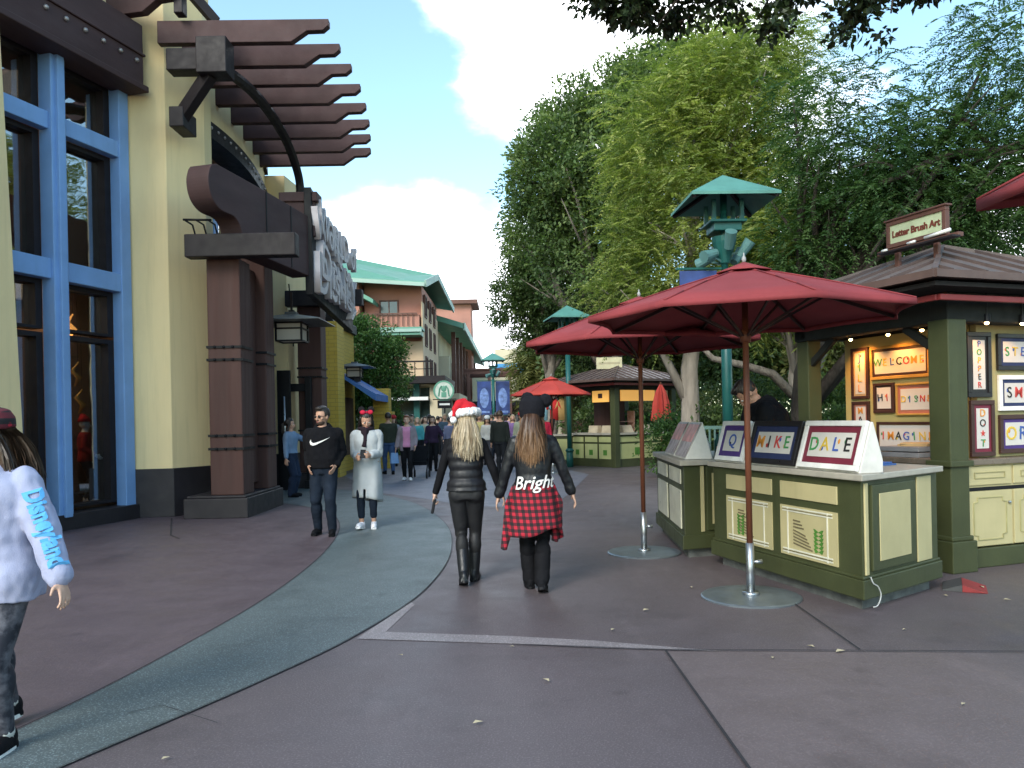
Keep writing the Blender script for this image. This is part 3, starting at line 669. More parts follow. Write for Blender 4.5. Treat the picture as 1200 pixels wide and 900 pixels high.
# pergola structure far ahead
pl = Vector((-1.6, 60, 0))
pg = thing('timber_trellis', 'russet timber trellis canopy on posts far down the street', 'trellis', pl)
m = MB(); [m.box(-3.4, .4, 58+i*.8, 58.18+i*.8, 5.0, 5.2) for i in range(8)]; m.box(-3.4, .6, 58, 58.2, 4.8, 5.05); m.box(-3.4, .6, 63.4, 63.6, 4.8, 5.05); wpart(m.build('slats', TIMB, pg), pl)
for x in (-3.2, -1.7, -.2):
    m = MB(); m.box(x, x+.22, 58, 58.2, 0, 4.8); wpart(m.build('post', TIMB, pg), pl)
# far shops across the end of the street
fl = Vector((2, 72, 0))
far = thing('far_shop_row', 'cream row of shops with dark openings closing the end of the street', 'building', fl)
def Q(mb, name, mats, **k): return wpart(mb.build(name, mats, far, **k), fl)
m = MB(); m.box(-3.5, 14, 72, 80, 2.9, 5.6); m.box(-3.5, 14, 74, 80, 0, 2.9); m.box(-1.5, 10, 76, 90, 5.6, 8.1); Q(m, 'wall', CRW)
m = MB(); m.box(-1.5, 12, 75.8, 75.95, 5.3, 6.7); Q(m, 'blue_band', mat('bright_blue_paint', (.06, .30, .62), .6, .1, 1))
m = MB(); m.box(-3.7, 14, 71.2, 72.3, 2.7, 3.1); Q(m, 'canopy', DARK)
for i in range(6):
    m = MB(); m.box(-3+i*2.6, -1+i*2.6, 73.9, 73.98, .2, 2.4); Q(m, 'window', mat('warm_shopfront', (.10, .05, .03), .3, .5, .8))
    m = MB(); m.box(-3.35+i*2.6, -3.1+i*2.6, 72, 72.2, 0, 2.8); Q(m, 'post', TIMB)
# ================================================================== UMBRELLAS
def umbrella(loc, label, rad=1.33, eave=2.37, peak=2.77, rot=0., canvas=RED, group='open red market umbrellas', tilt=(0, 0), base=True, sides=8):
    t = thing('market_umbrella', label, 'umbrella', loc, 0, group)
    Mt = T(0, 0, eave) @ rotx(tilt[0]) @ roty(tilt[1]) @ T(0, 0, -eave)
    n = sides; seg = 48//n
    vs = [(0, 0, peak)]; fs = []
    lev = [.22, .5, .78, 1.0]
    for li, l in enumerate(lev):
        for k in range(n*seg):
            a = rot + 2*PI*k/(n*seg); ph = (k % seg)/seg
            flat = math.cos(PI/n)/math.cos((ph-.5)*2*PI/n)          # straight edge between ribs
            sag = math.sin(PI*ph)
            r = rad*l*(flat*(1-.045*sag*l)); z = peak-(peak-eave)*(l**1.12) - .035*sag*l*(1.2-l) + .012*sag*l
            vs.append((r*math.cos(a), r*math.sin(a), z))
    m_ = n*seg
    for k in range(m_): fs.append((0, 1+k, 1+(k+1) % m_))
    for li in range(len(lev)-1):
        for k in range(m_):
            a, b = 1+li*m_+k, 1+li*m_+(k+1) % m_
            fs.append((a, a+m_, b+m_, b))
    mb = MB(); mb.add(vs, fs, M=Mt)
    # edge hem hanging a little below
    hv, hf = [], []
    for k in range(m_):
        x, y, z = vs[1+3*m_+k]; hv += [(x*1.002, y*1.002, z+.002), (x*1.004, y*1.004, z-.045)]
    for k in range(m_):
        j = (k+1) % m_; hf.append((2*k, 2*k+1, 2*j+1, 2*j))
    mb.add(hv, hf, M=Mt)
    # small vent cap
    vv = [(0, 0, peak+.055)]+[(.24*math.cos(rot+2*PI*k/n), .24*math.sin(rot+2*PI*k/n), peak-.035) for k in range(n)]
    mb.add(vv, [(0, 1+k, 1+(k+1) % n) for k in range(n)], M=Mt)
    for k in range(n):      # raised seams over the ribs
        pts = [Vector((0, 0, peak+.004))]+[Vector(vs[1+li*m_+k*seg])+Vector((0, 0, .005)) for li in range(4)]
        for a, b in zip(pts[:-1], pts[1:]): mb.tube([a, b], .006, 5, M=Mt)
    c = mb.build('canopy', canvas, t, True)
    so_ = c.modifiers.new('cloth', 'SOLIDIFY'); so_.thickness = .006
    for k in range(n):
        a = rot+2*PI*k/n; r = MB()
        p0, p1 = Vector((.05*math.cos(a), .05*math.sin(a), peak-.04)), Vector(((rad-.03)*math.cos(a), (rad-.03)*math.sin(a), eave-.02))
        r.bar(p0, p1, .018, .028); pm = p0.lerp(p1, .52); r.bar((.05*math.cos(a), .05*math.sin(a), eave-.17), pm, .014, .02)
        o = link('rib', MBx(r, Mt), mat('dark_rib', (.035, .014, .012), .6), t)
    q = MB(); q.tube([(0, 0, .42), (0, 0, peak)], .026, 10); q.tube([(0, 0, eave-.22), (0, 0, eave-.12)], .045, 10); q.build('pole', POLEW, t, True)
    q = MB(); q.ball((0, 0, peak+.075), (.02, .02, .03), 8, 6); q.tube([(0, 0, peak), (0, 0, peak+.13)], [.014, .006], 8); q.build('finial', mat('finial_grey', (.32, .32, .32), .4), t, True)
    if base:
        q = MB(); q.tube([(0, 0, .02), (0, 0, .46)], .034, 12); q.tube([(0, 0, .02), (0, 0, .05)], .07, 16); q.tube([(.03, 0, .30), (.10, 0, .30)], [.012, .02], 8); q.build('pole_sleeve', STEEL, t, True)
        q = MB(); q.lathe([(.41, .0), (.412, .012), (.40, .02), (.06, .026)], 48); q.build('base_plate', PLATE, t)
    return t
def MBx(mb, M):
    me = mb.mesh('rib'); me.transform(M); return me
u1 = G(880, 700)
umbrella(u1, 'large maroon umbrella in front of the green counter with painted leaf panels', rot=R(4))
u2 = G(755, 648)
umbrella(u2, 'maroon umbrella beside the narrow counter, second one back', rot=R(15), eave=2.36, peak=2.84)
umbrella((3.04, 2.33, 0), 'maroon umbrella whose canopy edge enters the frame at the upper right', rad=1.5, eave=2.52, peak=2.95, rot=R(45), sides=4, tilt=(0, R(-5)))
umbrella(P(648, 548, 22.0)*1 - Vector((0, 0, P(648, 548, 22.0).z)), 'small bright red umbrella by the stalls far down the walkway', rad=1.12, eave=2.18, peak=2.62, rot=R(10), canvas=REDB)
# closed umbrella by the far kiosk
cu = P(776, 540, 23.0); cu.z = 0
t = thing('closed_umbrella', 'folded red umbrella hanging closed beside the distant kiosk', 'umbrella', cu)
m = MB(); vs = []; n = 20
for z, r in ((1.35, .30), (1.5, .29), (1.9, .24), (2.2, .16), (2.42, .04)):
    m_ = []
    for k in range(n):
        rr = r*(1 if k % 2 else .68); vs.append((rr*math.cos(2*PI*k/n), rr*math.sin(2*PI*k/n), z+(0.05 if k % 2 else 0)*(z < 1.4)))
m.add(vs, [(i*n+k, i*n+(k+1) % n, (i+1)*n+(k+1) % n, (i+1)*n+k) for i in range(4) for k in range(n)]); c = m.build('canopy', REDB, t); c.modifiers.new('cloth', 'SOLIDIFY').thickness = .01
m = MB(); m.tube([(0, 0, .02), (0, 0, 2.5)], .025, 8); m.build('pole', POLEW, t); m = MB(); m.lathe([(.3, 0), (.3, .03), (.05, .04)], 24); m.build('base_plate', PLATE, t)
# ================================================================== FRAMED LETTER ART
PAPER = mat('art_paper', (.56, .54, .51), .7, .04, 6)
ACOL = [mat('ink_red', (.50, .05, .04), .6), mat('ink_blue', (.05, .10, .35), .6), mat('ink_orange', (.60, .25, .04), .6), mat('ink_green', (.05, .25, .08), .6), mat('ink_black', (.02, .02, .02), .6), mat('ink_yellow', (.60, .42, .05), .6)]
FR = dict(white=mat('frame_white', (.72, .72, .70), .4), black=mat('frame_black', (.015, .014, .016), .35), gold=mat('frame_gold', (.42, .25, .06), .45), maroon=mat('mat_maroon', (.16, .02, .04), .6), purple=mat('mat_purple', (.06, .03, .16), .6),
          navy=mat('mat_navy', (.02, .03, .09), .6), dark=mat('frame_brown', (.05, .022, .018), .4), tan=mat('mat_tan', (.45, .30, .15), .6), rose=mat('mat_rose', (.40, .14, .09), .6))
def art(M, w, h, word, label, frame, matc, fw=.03, mw=.05, vertical=False, group='framed letter pictures on the stalls', loc=None, seed=0):
    # lies in local xz plane, faces -y; M places its lower-left corner
    rnd = random.Random(seed+len(word))
    t = thing('framed_picture', label, 'picture', (0, 0, 0), 0, group); t.matrix_world = M; t.matrix_basis = M
    f = MB()
    f.box(0, w, -.03, .0, 0, fw); f.box(0, w, -.03, 0, h-fw, h); f.box(0, fw, -.03, 0, fw, h-fw); f.box(w-fw, w, -.03, 0, fw, h-fw); f.build('frame', FR[frame], t, bevel=.004)
    q = MB(); q.box(fw-.002, w-fw+.002, -.016, -.004, fw-.002, h-fw+.002); q.build('mat_board', FR[matc], t)
    q = MB(); a = fw+mw; q.box(a, w-a, -.019, -.010, a, h-a); p = q.build('paper', PAPER, t)
    iw, ih = w-2*a, h-2*a; n = len(word)
    for i, ch in enumerate(word):
        if ch == ' ': continue
        s_ = (min(ih*.85, iw/n*1.2) if not vertical else min(iw*.95, ih/n*1.05))
        cx = a+iw*(i+.5)/n if not vertical else a+iw/2
        cz = a+ih/2 if not vertical else a+ih*(1-(i+.5)/n)
        if ch == '*':
            st_ = MB(); pts = [(s_*.33*(1 if k % 2 == 0 else .42)*math.sin(PI*k/5), -.024, s_*.33*(1 if k % 2 == 0 else .42)*math.cos(PI*k/5)) for k in range(10)]
            st_.ext([(cx+x, y, cz+z) for x, y, z in pts], (0, .004, 0)); st_.build('letter', ACOL[0], p); continue
        me = text_mesh(ch, s_, .002, T(cx, -.022, cz) @ rotx(PI/2) @ rotz(rnd.uniform(-.08, .08)), offset=s_*.006)
        link('letter', me, ACOL[(i*2+seed+(i//3)) % 6], p)
        # a small coloured flourish beside each letter stem
        fl = MB(); fl.ball((cx+s_*.17*rnd.choice((-1, 1)), -.021, cz-s_*.18*rnd.choice((-1, 1))), (s_*.09, .003, s_*.13), 8, 6); fl.build('flourish', ACOL[(i+3+seed) % 6], p)
    return t
# ================================================================== COUNTERS
def face_frame(a, b):     # local frame on a vertical face from a to b (left to right seen from outside): x along, -y outwards
    a, b = Vector((a[0], a[1], 0)), Vector((b[0], b[1], 0)); d = b-a
    return Matrix.Translation(a) @ rotz(math.atan2(d.y, d.x)), d.length
def offset_poly(pts, o):  # pts counter-clockwise; positive o grows
    n = len(pts); out = []
    for i in range(n):
        p0, p1, p2 = Vector(pts[i-1]), Vector(pts[i]), Vector(pts[(i+1) % n])
        d1, d2 = (p1-p0).normalized(), (p2-p1).normalized(); n1, n2 = Vector((d1.y, -d1.x)), Vector((d2.y, -d2.x))
        bis = (n1+n2); bis = bis/max(.3, bis.length_squared/2) if bis.length > 1e-6 else n1
        out.append(tuple(p1+bis*o/1.0))
    return out
def prism(mb, pts, z0, z1): mb.ext([(x, y, z0) for x, y in pts], (0, 0, z1-z0))
LINE = mat('panel_white_line', (.66, .64, .52), .6); LINED = mat('panel_dark_line', (.16, .13, .07), .6); LEAFP = mat('painted_leaf_green', (.07, .20, .03), .6)
def leaf_panel(par, M, L, w, x0, z0, z1, flip):
    mb = MB(); mb.box(x0, x0+w, -.012, .01, z0, z1, M=M); p = mb.build('leaf_panel', CREAM, par); p.matrix_parent_inverse = L
    h = z1-z0
    def add(mbb, nm, mt): mbb.build(nm, mt, p)
    ln = MB()
    for zz in (z0+.05*h, z0+.11*h, z1-.06*h, z1-.12*h): ln.box(x0+.05*w, x0+.93*w, -.0165, -.012, zz, zz+.012, M=M)
    for xx in (x0+.14*w, x0+.84*w): ln.box(xx, xx+.014, -.0175, -.0125, z0+.03*h, z1-.03*h, M=M)
    add(ln, 'stripe', LINE)
    dk = MB()
    for zz in (z0+.085*h, z1-.09*h): dk.box(x0+.05*w, x0+.93*w, -.018, -.0165, zz, zz+.006, M=M)
    for i in range(8):   # branch fronds
        zc = z0+.22*h+i*.065*h; xa = x0+(.25 if not flip else .28)*w; ln_ = (.34-.03*i)*w
        dk.bar(M @ Vector((xa, -.0145, zc+.02)), M @ Vector((xa+ln_, -.0145, zc-.015*(1 if i < 5 else -1))), .004, .012)
    add(dk, 'frond', LINED)
    gr = MB()
    for i in range(6):
        zc = z0+.2*h+i*.075*h; xc = x0+(.70 if not flip else .34)*w
        for s_ in (-1, 1):
            c0 = Vector((xc, -.0155, zc)); c1 = c0+Vector((s_*.085*w, 0, .05*h)); pm = c0.lerp(c1, .5)+Vector((s_*.01, 0, -.035*h))
            gr.ext([M @ c0, M @ (pm+Vector((0, 0, .025))), M @ c1, M @ (pm+Vector((0, 0, -.012)))], M.to_3x3() @ Vector((0, -.002, 0)))
    add(gr, 'leaf', LEAFP)
A, Bc, C_, D_ = (2.07, 8.3), (2.67, 6.16), (3.65, 6.92), (3.02, 8.62)
poly = [A, Bc, C_, D_]
cl1 = Vector((2.75, 7.3, 0)); INV1 = T(*cl1).inverted()
ctr = thing('sales_counter', 'olive green counter with cream leaf painted panels and pale top, nearest to the viewer', 'counter', cl1)
def CC(mb, name, mats, **k):
    o = mb.build(name, mats, ctr, **k); o.matrix_parent_inverse = INV1; return o
m = MB(); prism(m, poly, .12, 1.012); CC(m, 'body', GREEN, bevel=.008)
m = MB(); prism(m, offset_poly(poly, .028), .10, .25); prism(m, offset_poly(poly, .016), .25, .275); CC(m, 'base_moulding', GREEN, bevel=.008)
m = MB(); prism(m, offset_poly(poly, -.06), 0, .10); CC(m, 'plinth', mat('grey_kick_stone', (.11, .115, .11), .8, .35, 9, .4, 30))
m = MB(); prism(m, offset_poly(poly, .045), 1.012, 1.062); CC(m, 'counter_top', CREAMW, bevel=.008)
MF, LF = face_frame(A, Bc)
for x0, w_, fl in ((.12*LF, .35*LF, True), (.53*LF, .345*LF, False)):
    m = MB(); m.box(x0, x0+w_, -.012, .01, .80, .945, M=MF); CC(m, 'upper_panel', CREAM, bevel=.004)
    leaf_panel(ctr, MF, INV1, w_, x0, .30, .735, fl)
ms, ls = face_frame(Bc, C_)
m = MB(); m.box(.03, .075, -.014, .01, .28, .99, M=ms); CC(m, 'edge_strip', CREAM, bevel=.004); m = MB(); m.box(.70*ls, .90*ls, -.010, .01, .28, .99, M=ms); CC(m, 'side_panel', CREAM, bevel=.004)
m = MB(); m.box(.10*ls, .66*ls, -.022, .01, .30, .97, M=ms); dr = CC(m, 'door', GREEN, bevel=.006); m = MB(); m.box(.18*ls, .58*ls, -.028, .0, .37, .90, M=ms); m.build('door_panel', CREAM, dr, bevel=.004)
m = MB(); m.tube([*spline([ms @ Vector(q) for q in ((.05, -.035, .27), (.07, -.045, .22), (.12, -.055, .19), (.15, -.06, .12), (.11, -.055, .05), (.06, -.045, .04))], 6)], .005, 6)
props(m.build('power_cable', mat('grey_cable', (.45, .45, .44), .5), None, True), 'short white power cable looping out of the counter corner near the ground', 'cable')
# slanted display boxes holding pictures on the counter
def easel(M, w, h, depth, label, group):
    t = thing('display_easel', label, 'display stand', (0, 0, 0), 0, group); t.matrix_basis = M
    m = MB(); m.ext([(0, 0, 0), (0, depth, 0), (0, depth, h*.25), (0, depth*.62, h), (0, depth*.54, h)], (w, 0, 0)); m.build('box', mat('easel_white', (.60, .58, .54), .5), t, bevel=.006); return t
for nm, t0, t1, word, fr, mt, lab, elab in (('a', .015, .255, 'Q', 'white', 'purple', 'white framed single letter picture with a purple mat on the counter', 'white slanted stand at the far end of the counter, holding the purple matted picture'),
        ('b', .275, .625, 'MIKE', 'black', 'navy', 'black framed name picture in the middle of the counter, partly behind the pole', 'slanted stand in the middle of the counter under the black framed name'),
        ('c', .635, .985, 'DALE', 'white', 'maroon', 'white framed name picture with a maroon mat at the counter corner', 'white slanted stand at the near corner of the counter under the maroon matted picture')):
    w_ = (t1-t0)*LF; h_ = .40
    M0 = MF @ T(t0*LF, .015, 1.063)
    easel(M0, w_, h_, .22, elab, 'slanted picture stands on the counter')
    ang = math.atan2(.22*.54, h_)
    art(M0 @ rotx(-ang) @ T(.012, -.004, .012), w_-.024, h_*1.02, word, lab, fr, mt, fw=.045 if fr != 'black' else .05, mw=.055, seed=ord(nm))
m = MB(); Mt_ = T(3.15, 7.15, 1.063) @ rotz(.5); m.box(-.22, .22, -.14, .14, 0, .015, M=Mt_); m.box(-.19, .19, -.12, .12, .015, .03, M=Mt_)
props(m.build('binder', mat('blue_binder', (.04, .12, .36), .3), None, bevel=.003), 'flat blue binder lying on the counter behind the maroon matted picture', 'binder')
# second, narrow counter behind
poly2 = [(1.93, 10.75), (1.83, 8.62), (2.62, 8.86), (2.72, 10.6)]
cl2 = Vector((2.2, 9.7, 0)); INV2 = T(*cl2).inverted()
ctr2 = thing('sales_counter', 'narrow olive counter behind, carrying two tilted brochures', 'counter', cl2)
def C2(mb, name, mats, **k):
    o = mb.build(name, mats, ctr2, **k); o.matrix_parent_inverse = INV2; return o
m = MB(); prism(m, poly2, .12, 1.0); C2(m, 'body', GREEN, bevel=.008)
m = MB(); prism(m, offset_poly(poly2, .025), .10, .25); C2(m, 'base_moulding', GREEN, bevel=.008)
m = MB(); prism(m, offset_poly(poly2, -.05), 0, .1); C2(m, 'plinth', MATS['grey_kick_stone'])
m = MB(); prism(m, offset_poly(poly2, .05), 1.0, 1.06); C2(m, 'counter_top', CREAMW, bevel=.008)
mf, lf_ = face_frame(poly2[0], poly2[1])
for i in range(2):
    m = MB(); x0 = .15+i*1.0; m.box(x0, x0+.82, -.012, .01, .30, .72, M=mf); m.box(x0, x0+.82, -.012, .01, .79, .95, M=mf); C2(m, 'front_panel', mat('pale_front_panel', (.55, .54, .42), .35), bevel=.004)
ms2, ls2 = face_frame(poly2[1], poly2[2])
m = MB(); m.box(.20, .24, -.012, .01, .28, .99, M=ms2); C2(m, 'edge_strip', CREAM); m = MB(); m.box(.27, .75, -.02, .01, .29, .98, M=ms2); d_ = C2(m, 'door', GREEN, bevel=.005); m = MB(); m.box(.33, .69, -.026, 0, .36, .91, M=ms2); m.build('door_panel', CREAM, d_)
PHOT = mat('brochure_pink', (.55, .22, .20), .4, .35, 5); 
for i, (t0, lb) in enumerate(((.55, 'tilted pink and grey brochure at the far side of the narrow counter'), (1.35, 'tilted pale pink brochure at the near end of the narrow counter'))):
    t = thing('brochure', lb, 'brochure', (0, 0, 0), 0, 'tilted brochures on the narrow counter'); t.matrix_basis = mf @ T(t0, .03, 1.063)
    m = MB(); m.ext([(0, 0, 0), (0, .3, 0), (0, .2, .40)], (.70, 0, 0)); m.build('stand', mat('easel_white', (.60, .58, .54), .5), t, bevel=.004)
    m = MB(); Mx = rotx(-math.atan2(.2, .40)); m.box(.03, .67, -.012, -.004, .02, .43, M=Mx); m.build('sheet', mat('brochure_grey', (.30, .28, .30), .35, .5, 7), t); m = MB(); m.box(.05, .65, -.016, -.011, .2, .41, M=Mx); m.build('picture', PHOT, t)
BOT = glassmat('bottle_glass', (.75, .8, .78), .08)
for i, (x, y, h) in enumerate(((2.18, 9.0, .22), (2.32, 9.08, .26), (2.45, 9.0, .2), (2.25, 9.35, .24), (2.5, 9.3, .28))):
    t = thing('bottle', ['pale bottle nearest the brochures on the narrow counter', 'teal bottle in the middle of the narrow counter', 'short white bottle at the front right of the narrow counter', 'pale bottle at the back left of the narrow counter', 'tall teal bottle at the back right of the narrow counter'][i], 'bottle', (x, y, 1.061), 0, 'bottles on the narrow counter')
    m = MB(); m.lathe([(.035, 0), (.037, .01), (.037, h*.7), (.014, h*.84), (.014, h)], 14); m.build('body', [mat('bottle_pale', (.55, .58, .55), .25), TEAL, WHITE][i % 3], t, True); m = MB(); m.lathe([(.017, h), (.017, h+.02)], 10); m.build('cap', BLACK, t)
# teal picket railing behind
r0, r1 = P(796, 500, 12.4), P(850, 500, 12.0); r0.z = r1.z = 0
t = thing('picket_railing', 'low teal picket railing behind the narrow counter', 'railing', r0)
Mr, Lr = face_frame(r0, r1); Mr = T(*r0).inverted() @ Mr
m = MB(); m.box(0, Lr, -.02, .02, 1.32, 1.37, M=Mr); m.box(0, Lr, -.02, .02, .1, .14, M=Mr); m.build('rail', mat('faded_teal', (.10, .19, .17), .6), t)
for i in range(10): m = MB(); m.box(i*Lr/9-.014, i*Lr/9+.014, -.012, .012, 0, 1.32, M=Mr); m.build('picket', MATS['faded_teal'], t)
# ================================================================== KIOSKS
def hip_roof(par, inv_mats, x0, x1, y0, y1, ze, apex, zap, seams=.42):
    m = MB(); e = .05
    b = [(x0, y0, ze), (x1, y0, ze), (x1, y1, ze), (x0, y1, ze)]; ap = (*apex, zap)
    m.add(b+[ap]+[(x, y, z-e) for x, y, z in b], [(0, 1, 4), (1, 2, 4), (2, 3, 4), (3, 0, 4), (0, 5, 6, 1), (1, 6, 7, 2), (2, 7, 8, 3), (3, 8, 5, 0), (8, 7, 6, 5)])
    rf = m.build('roof', ROOFB, par)
    s_ = MB()
    for i in range(4):
        a, c = Vector(b[i]), Vector(b[(i+1) % 4]); L = (c-a).length; av = Vector(ap)
        s_.bar(a+Vector((0, 0, .008)), av+Vector((0, 0, .01)), .05, .035)
        d = (c-a)/L; foot = (av-a).dot(d); k = 1
        inward = av-(a+d*foot)
        q = seams*.5
        while q < L:
            fr = q/foot if q < foot else (L-q)/(L-foot)
            p0 = a+d*q; p1 = p0+inward*min(1, fr)
            if fr > .08: s_.bar(p0+Vector((0, 0, .012)), p1+Vector((0, 0, .012)), .022, .035)
            q += seams
    s_.build('seam', mat('roof_seam', (.10, .072, .066), .5), rf)
    g = MB()
    for i in range(4):
        a, c = Vector(b[i]), Vector(b[(i+1) % 4]); g.bar(a+Vector((0, 0, -.02)), c+Vector((0, 0, -.02)), .05, .07)
    g.build('gutter', mat('gutter_brown', (.11, .07, .06), .5), rf); return rf
RZ = math.atan2(.34, .94); N1 = Vector((4.19, 7.7, 0)); K1 = T(*N1) @ rotz(RZ)
k1 = thing('letter_art_kiosk', 'olive and cream kiosk with brown seamed roof and warmly lit picture wall', 'kiosk', N1, RZ)
def kpost(par, x, y, s_=.26, base=True, top=2.4):
    m = MB(); m.box(x-s_/2, x+s_/2, y-s_/2, y+s_/2, .0, top)
    if base:
        m.box(x-s_/2-.04, x+s_/2+.04, y-s_/2-.04, y+s_/2+.04, 0, .30); m.box(x-s_/2-.02, x+s_/2+.02, y-s_/2-.02, y+s_/2+.02, .30, .345)
        m.box(x-s_/2-.03, x+s_/2+.03, y-s_/2-.03, y+s_/2+.03, 1.0, 1.06)
    return m.build('post', GREEN, par, bevel=.01)
for x, y in ((0, 0), (0.02, 1.95), (2.2, 0), (2.2, 1.95)): kpost(k1, x, y, .235 if y < 1 else .19)
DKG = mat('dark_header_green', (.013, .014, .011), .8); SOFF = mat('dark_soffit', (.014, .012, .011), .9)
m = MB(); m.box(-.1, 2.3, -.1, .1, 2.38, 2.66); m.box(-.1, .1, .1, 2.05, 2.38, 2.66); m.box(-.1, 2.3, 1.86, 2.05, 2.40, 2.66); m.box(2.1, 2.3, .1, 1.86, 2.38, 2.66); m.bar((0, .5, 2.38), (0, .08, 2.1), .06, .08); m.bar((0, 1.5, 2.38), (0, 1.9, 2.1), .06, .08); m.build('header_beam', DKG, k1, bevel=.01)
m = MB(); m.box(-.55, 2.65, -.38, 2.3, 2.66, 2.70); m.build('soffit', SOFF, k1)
m = MB(); m.box(-.40, 2.5, -.30, -.26, 2.545, 2.60); m.box(-.42, -.38, -.26, 2.3, 2.545, 2.60); m.build('fascia', REDP, k1, bevel=.006)
hip_roof(k1, None, -.6, 2.75, -.42, 2.38, 2.78, (1.05, .97), 3.36)
TANB = mat('warm_back_panel', (.44, .36, .14), .6, .08, 3); OLC = mat('olive_cream_panel', (.30, .27, .13), .6, .08, 3)
m = MB(); m.box(.53, .66, .22, 1.92, 1.0, 2.4); o = m.build('picture_wall', TANB, k1); m = MB(); m.box(.53, 2.1, .13, .2, 1.06, 2.4); m.build('picture_wall', OLC, k1, label='olive front picture wall')
m = MB(); m.box(.62, 2.1, .21, 1.9, 0, 2.6); m.build('core', DARK, k1)
m = MB(); m.box(.1, .62, .12, 1.9, .2, 1.0); m.box(.14, 2.15, .0, .13, .2, 1.0); m.build('cabinet', CREAM, k1)
m = MB(); m.box(.12, 2.2, -.04, .2, 0, .19); m.box(.05, .6, .18, 1.9, 0, .19); m.build('base_moulding', GREEN, k1, bevel=.01)
m = MB(); m.box(.13, 2.2, -.05, .2, 1.0, 1.055); m.box(.06, .62, .2, 1.9, 1.0, 1.055); m.build('counter_top', mat('dark_counter_top', (.16, .13, .10), .3), k1, bevel=.006); m = MB(); m.box(.13, 2.2, -.004, .0, .745, .78); m.build('dark_rail', BLACK, k1)
for i in range(3):
    x0 = .2+i*.62; d = MB(); d.box(x0, x0+.59, -.018, .0, .80, .985); dw = d.build('drawer', CREAM, k1, bevel=.006); q = MB(); q.box(x0+.1, x0+.49, -.026, -.018, .865, .872); q.box(x0+.1, x0+.49, -.026, -.018, .92, .927); q.box(x0+.093, x0+.1, -.026, -.018, .865, .927); q.box(x0+.49, x0+.497, -.026, -.018, .865, .927); q.build('moulding', OLC, dw)
    d = MB(); d.box(x0, x0+.59, -.018, .0, .205, .74); dw = d.build('cabinet_door', CREAM, k1, bevel=.006); q = MB()
    a, b_, c_, e_ = x0+.08, x0+.51, .27, .68
    pr = [(a+.05, c_), (b_-.05, c_), (b_-.05, c_+.04), (b_, c_+.05), (b_, e_-.05), (b_-.05, e_-.04), (b_-.05, e_), (a+.05, e_), (a+.05, e_-.04), (a, e_-.05), (a, c_+.05), (a+.05, c_+.04)]
    for i2 in range(12):
        u, v = pr[i2], pr[(i2+1) % 12]; q.bar((u[0], -.021, u[1]), (v[0], -.021, v[1]), .012, .008)
    q.build('moulding', mat('moulding_olive', (.36, .33, .16), .5), dw); q = MB(); q.ball((x0+.545, -.03, .62), .016, 8, 6); q.build('knob', STEEL, dw)
# pictures on the lit side wall (faces the walkway) and on the front wall
def side_art(y1, z0, y0, z1, word, label, fr, mt, vertical=False, seed=0, fw=.035, mw=.025):
    art(K1 @ T(.528, y1, z0) @ rotz(-PI/2), y1-y0, z1-z0, word, label, fr, mt, fw=fw, mw=mw, vertical=vertical, seed=seed)
side_art(1.80, 1.69, 1.53, 2.29, 'JILL', 'glowing narrow upright picture at the far top of the lit wall', 'dark', 'tan', True, 1)
side_art(1.80, 1.12, 1.53, 1.66, 'MARY', 'upright greyish picture below the glowing narrow one', 'dark', 'rose', True, 2)
side_art(1.50, 1.90, .66, 2.28, 'WELCOME', 'wide gold framed picture reading WELCOME', 'gold', 'dark', False, 3, .035, .03)
side_art(1.46, 1.52, 1.16, 1.86, 'HI', 'small square dark framed picture below WELCOME', 'dark', 'dark', False, 4, .03, .02)
side_art(1.13, 1.49, .50, 1.84, 'DISNEY', 'rose matted picture in a gold frame, right of the small square one', 'gold', 'rose', False, 5, .02, .04)
side_art(1.42, 1.10, .58, 1.42, 'IMAGINE', 'long low picture at the bottom of the lit wall behind the grey trays', 'dark', 'tan', False, 6, .03, .01)
def front_art(x0, z0, x1, z1, word, label, fr, mt, vertical=False, seed=0, fw=.045, mw=.035):
    art(K1 @ T(x0, .127, z0), x1-x0, z1-z0, word, label, fr, mt, fw=fw, mw=mw, vertical=vertical, seed=seed)
front_art(.38, 1.66, .70, 2.31, 'POPPER', 'tall black framed picture beside the post, warm paper', 'black', 'black', True, 7)
front_art(.41, 1.07, .73, 1.63, 'DO*T', 'tall maroon framed picture with a red star under the black framed one', 'dark', 'maroon', True, 8)
front_art(.79, 1.93, 1.6, 2.30, 'STEVEN', 'top navy matted picture on the front wall at the frame edge', 'black', 'navy', False, 9)
front_art(.80, 1.52, 1.6, 1.88, 'SMILE', 'middle pale framed picture with a navy mat on the front wall', 'white', 'navy', False, 10)
front_art(.80, 1.09, 1.6, 1.48, 'ORLA', 'bottom purple matted picture on the front wall', 'dark', 'purple', False, 11)
# grey trays and papers on the inner counter
m = MB(); Ms = K1 @ T(.30, .75, 1.056) @ rotz(.1); m.box(-.2, .2, -.25, .25, 0, .05, M=Ms); m.box(-.19, .19, -.24, .24, .06, .11, M=Ms)
props(m.build('paper_tray', mat('grey_tray', (.20, .20, .21), .4), None, bevel=.005), 'flat grey tray stack on the dark inner counter behind the kiosk post', 'tray')
m = MB(); Ms = K1 @ T(.33, .7, 1.168) @ rotz(.4); m.box(-.11, .11, -.15, .15, 0, .02, M=Ms); m.box(-.10, .12, -.14, .14, .021, .035, M=Ms @ rotz(.2)); props(m.build('brown_folder', mat('kraft_paper', (.42, .28, .13), .7), None), 'kraft paper folders lying on the grey tray', 'folder')
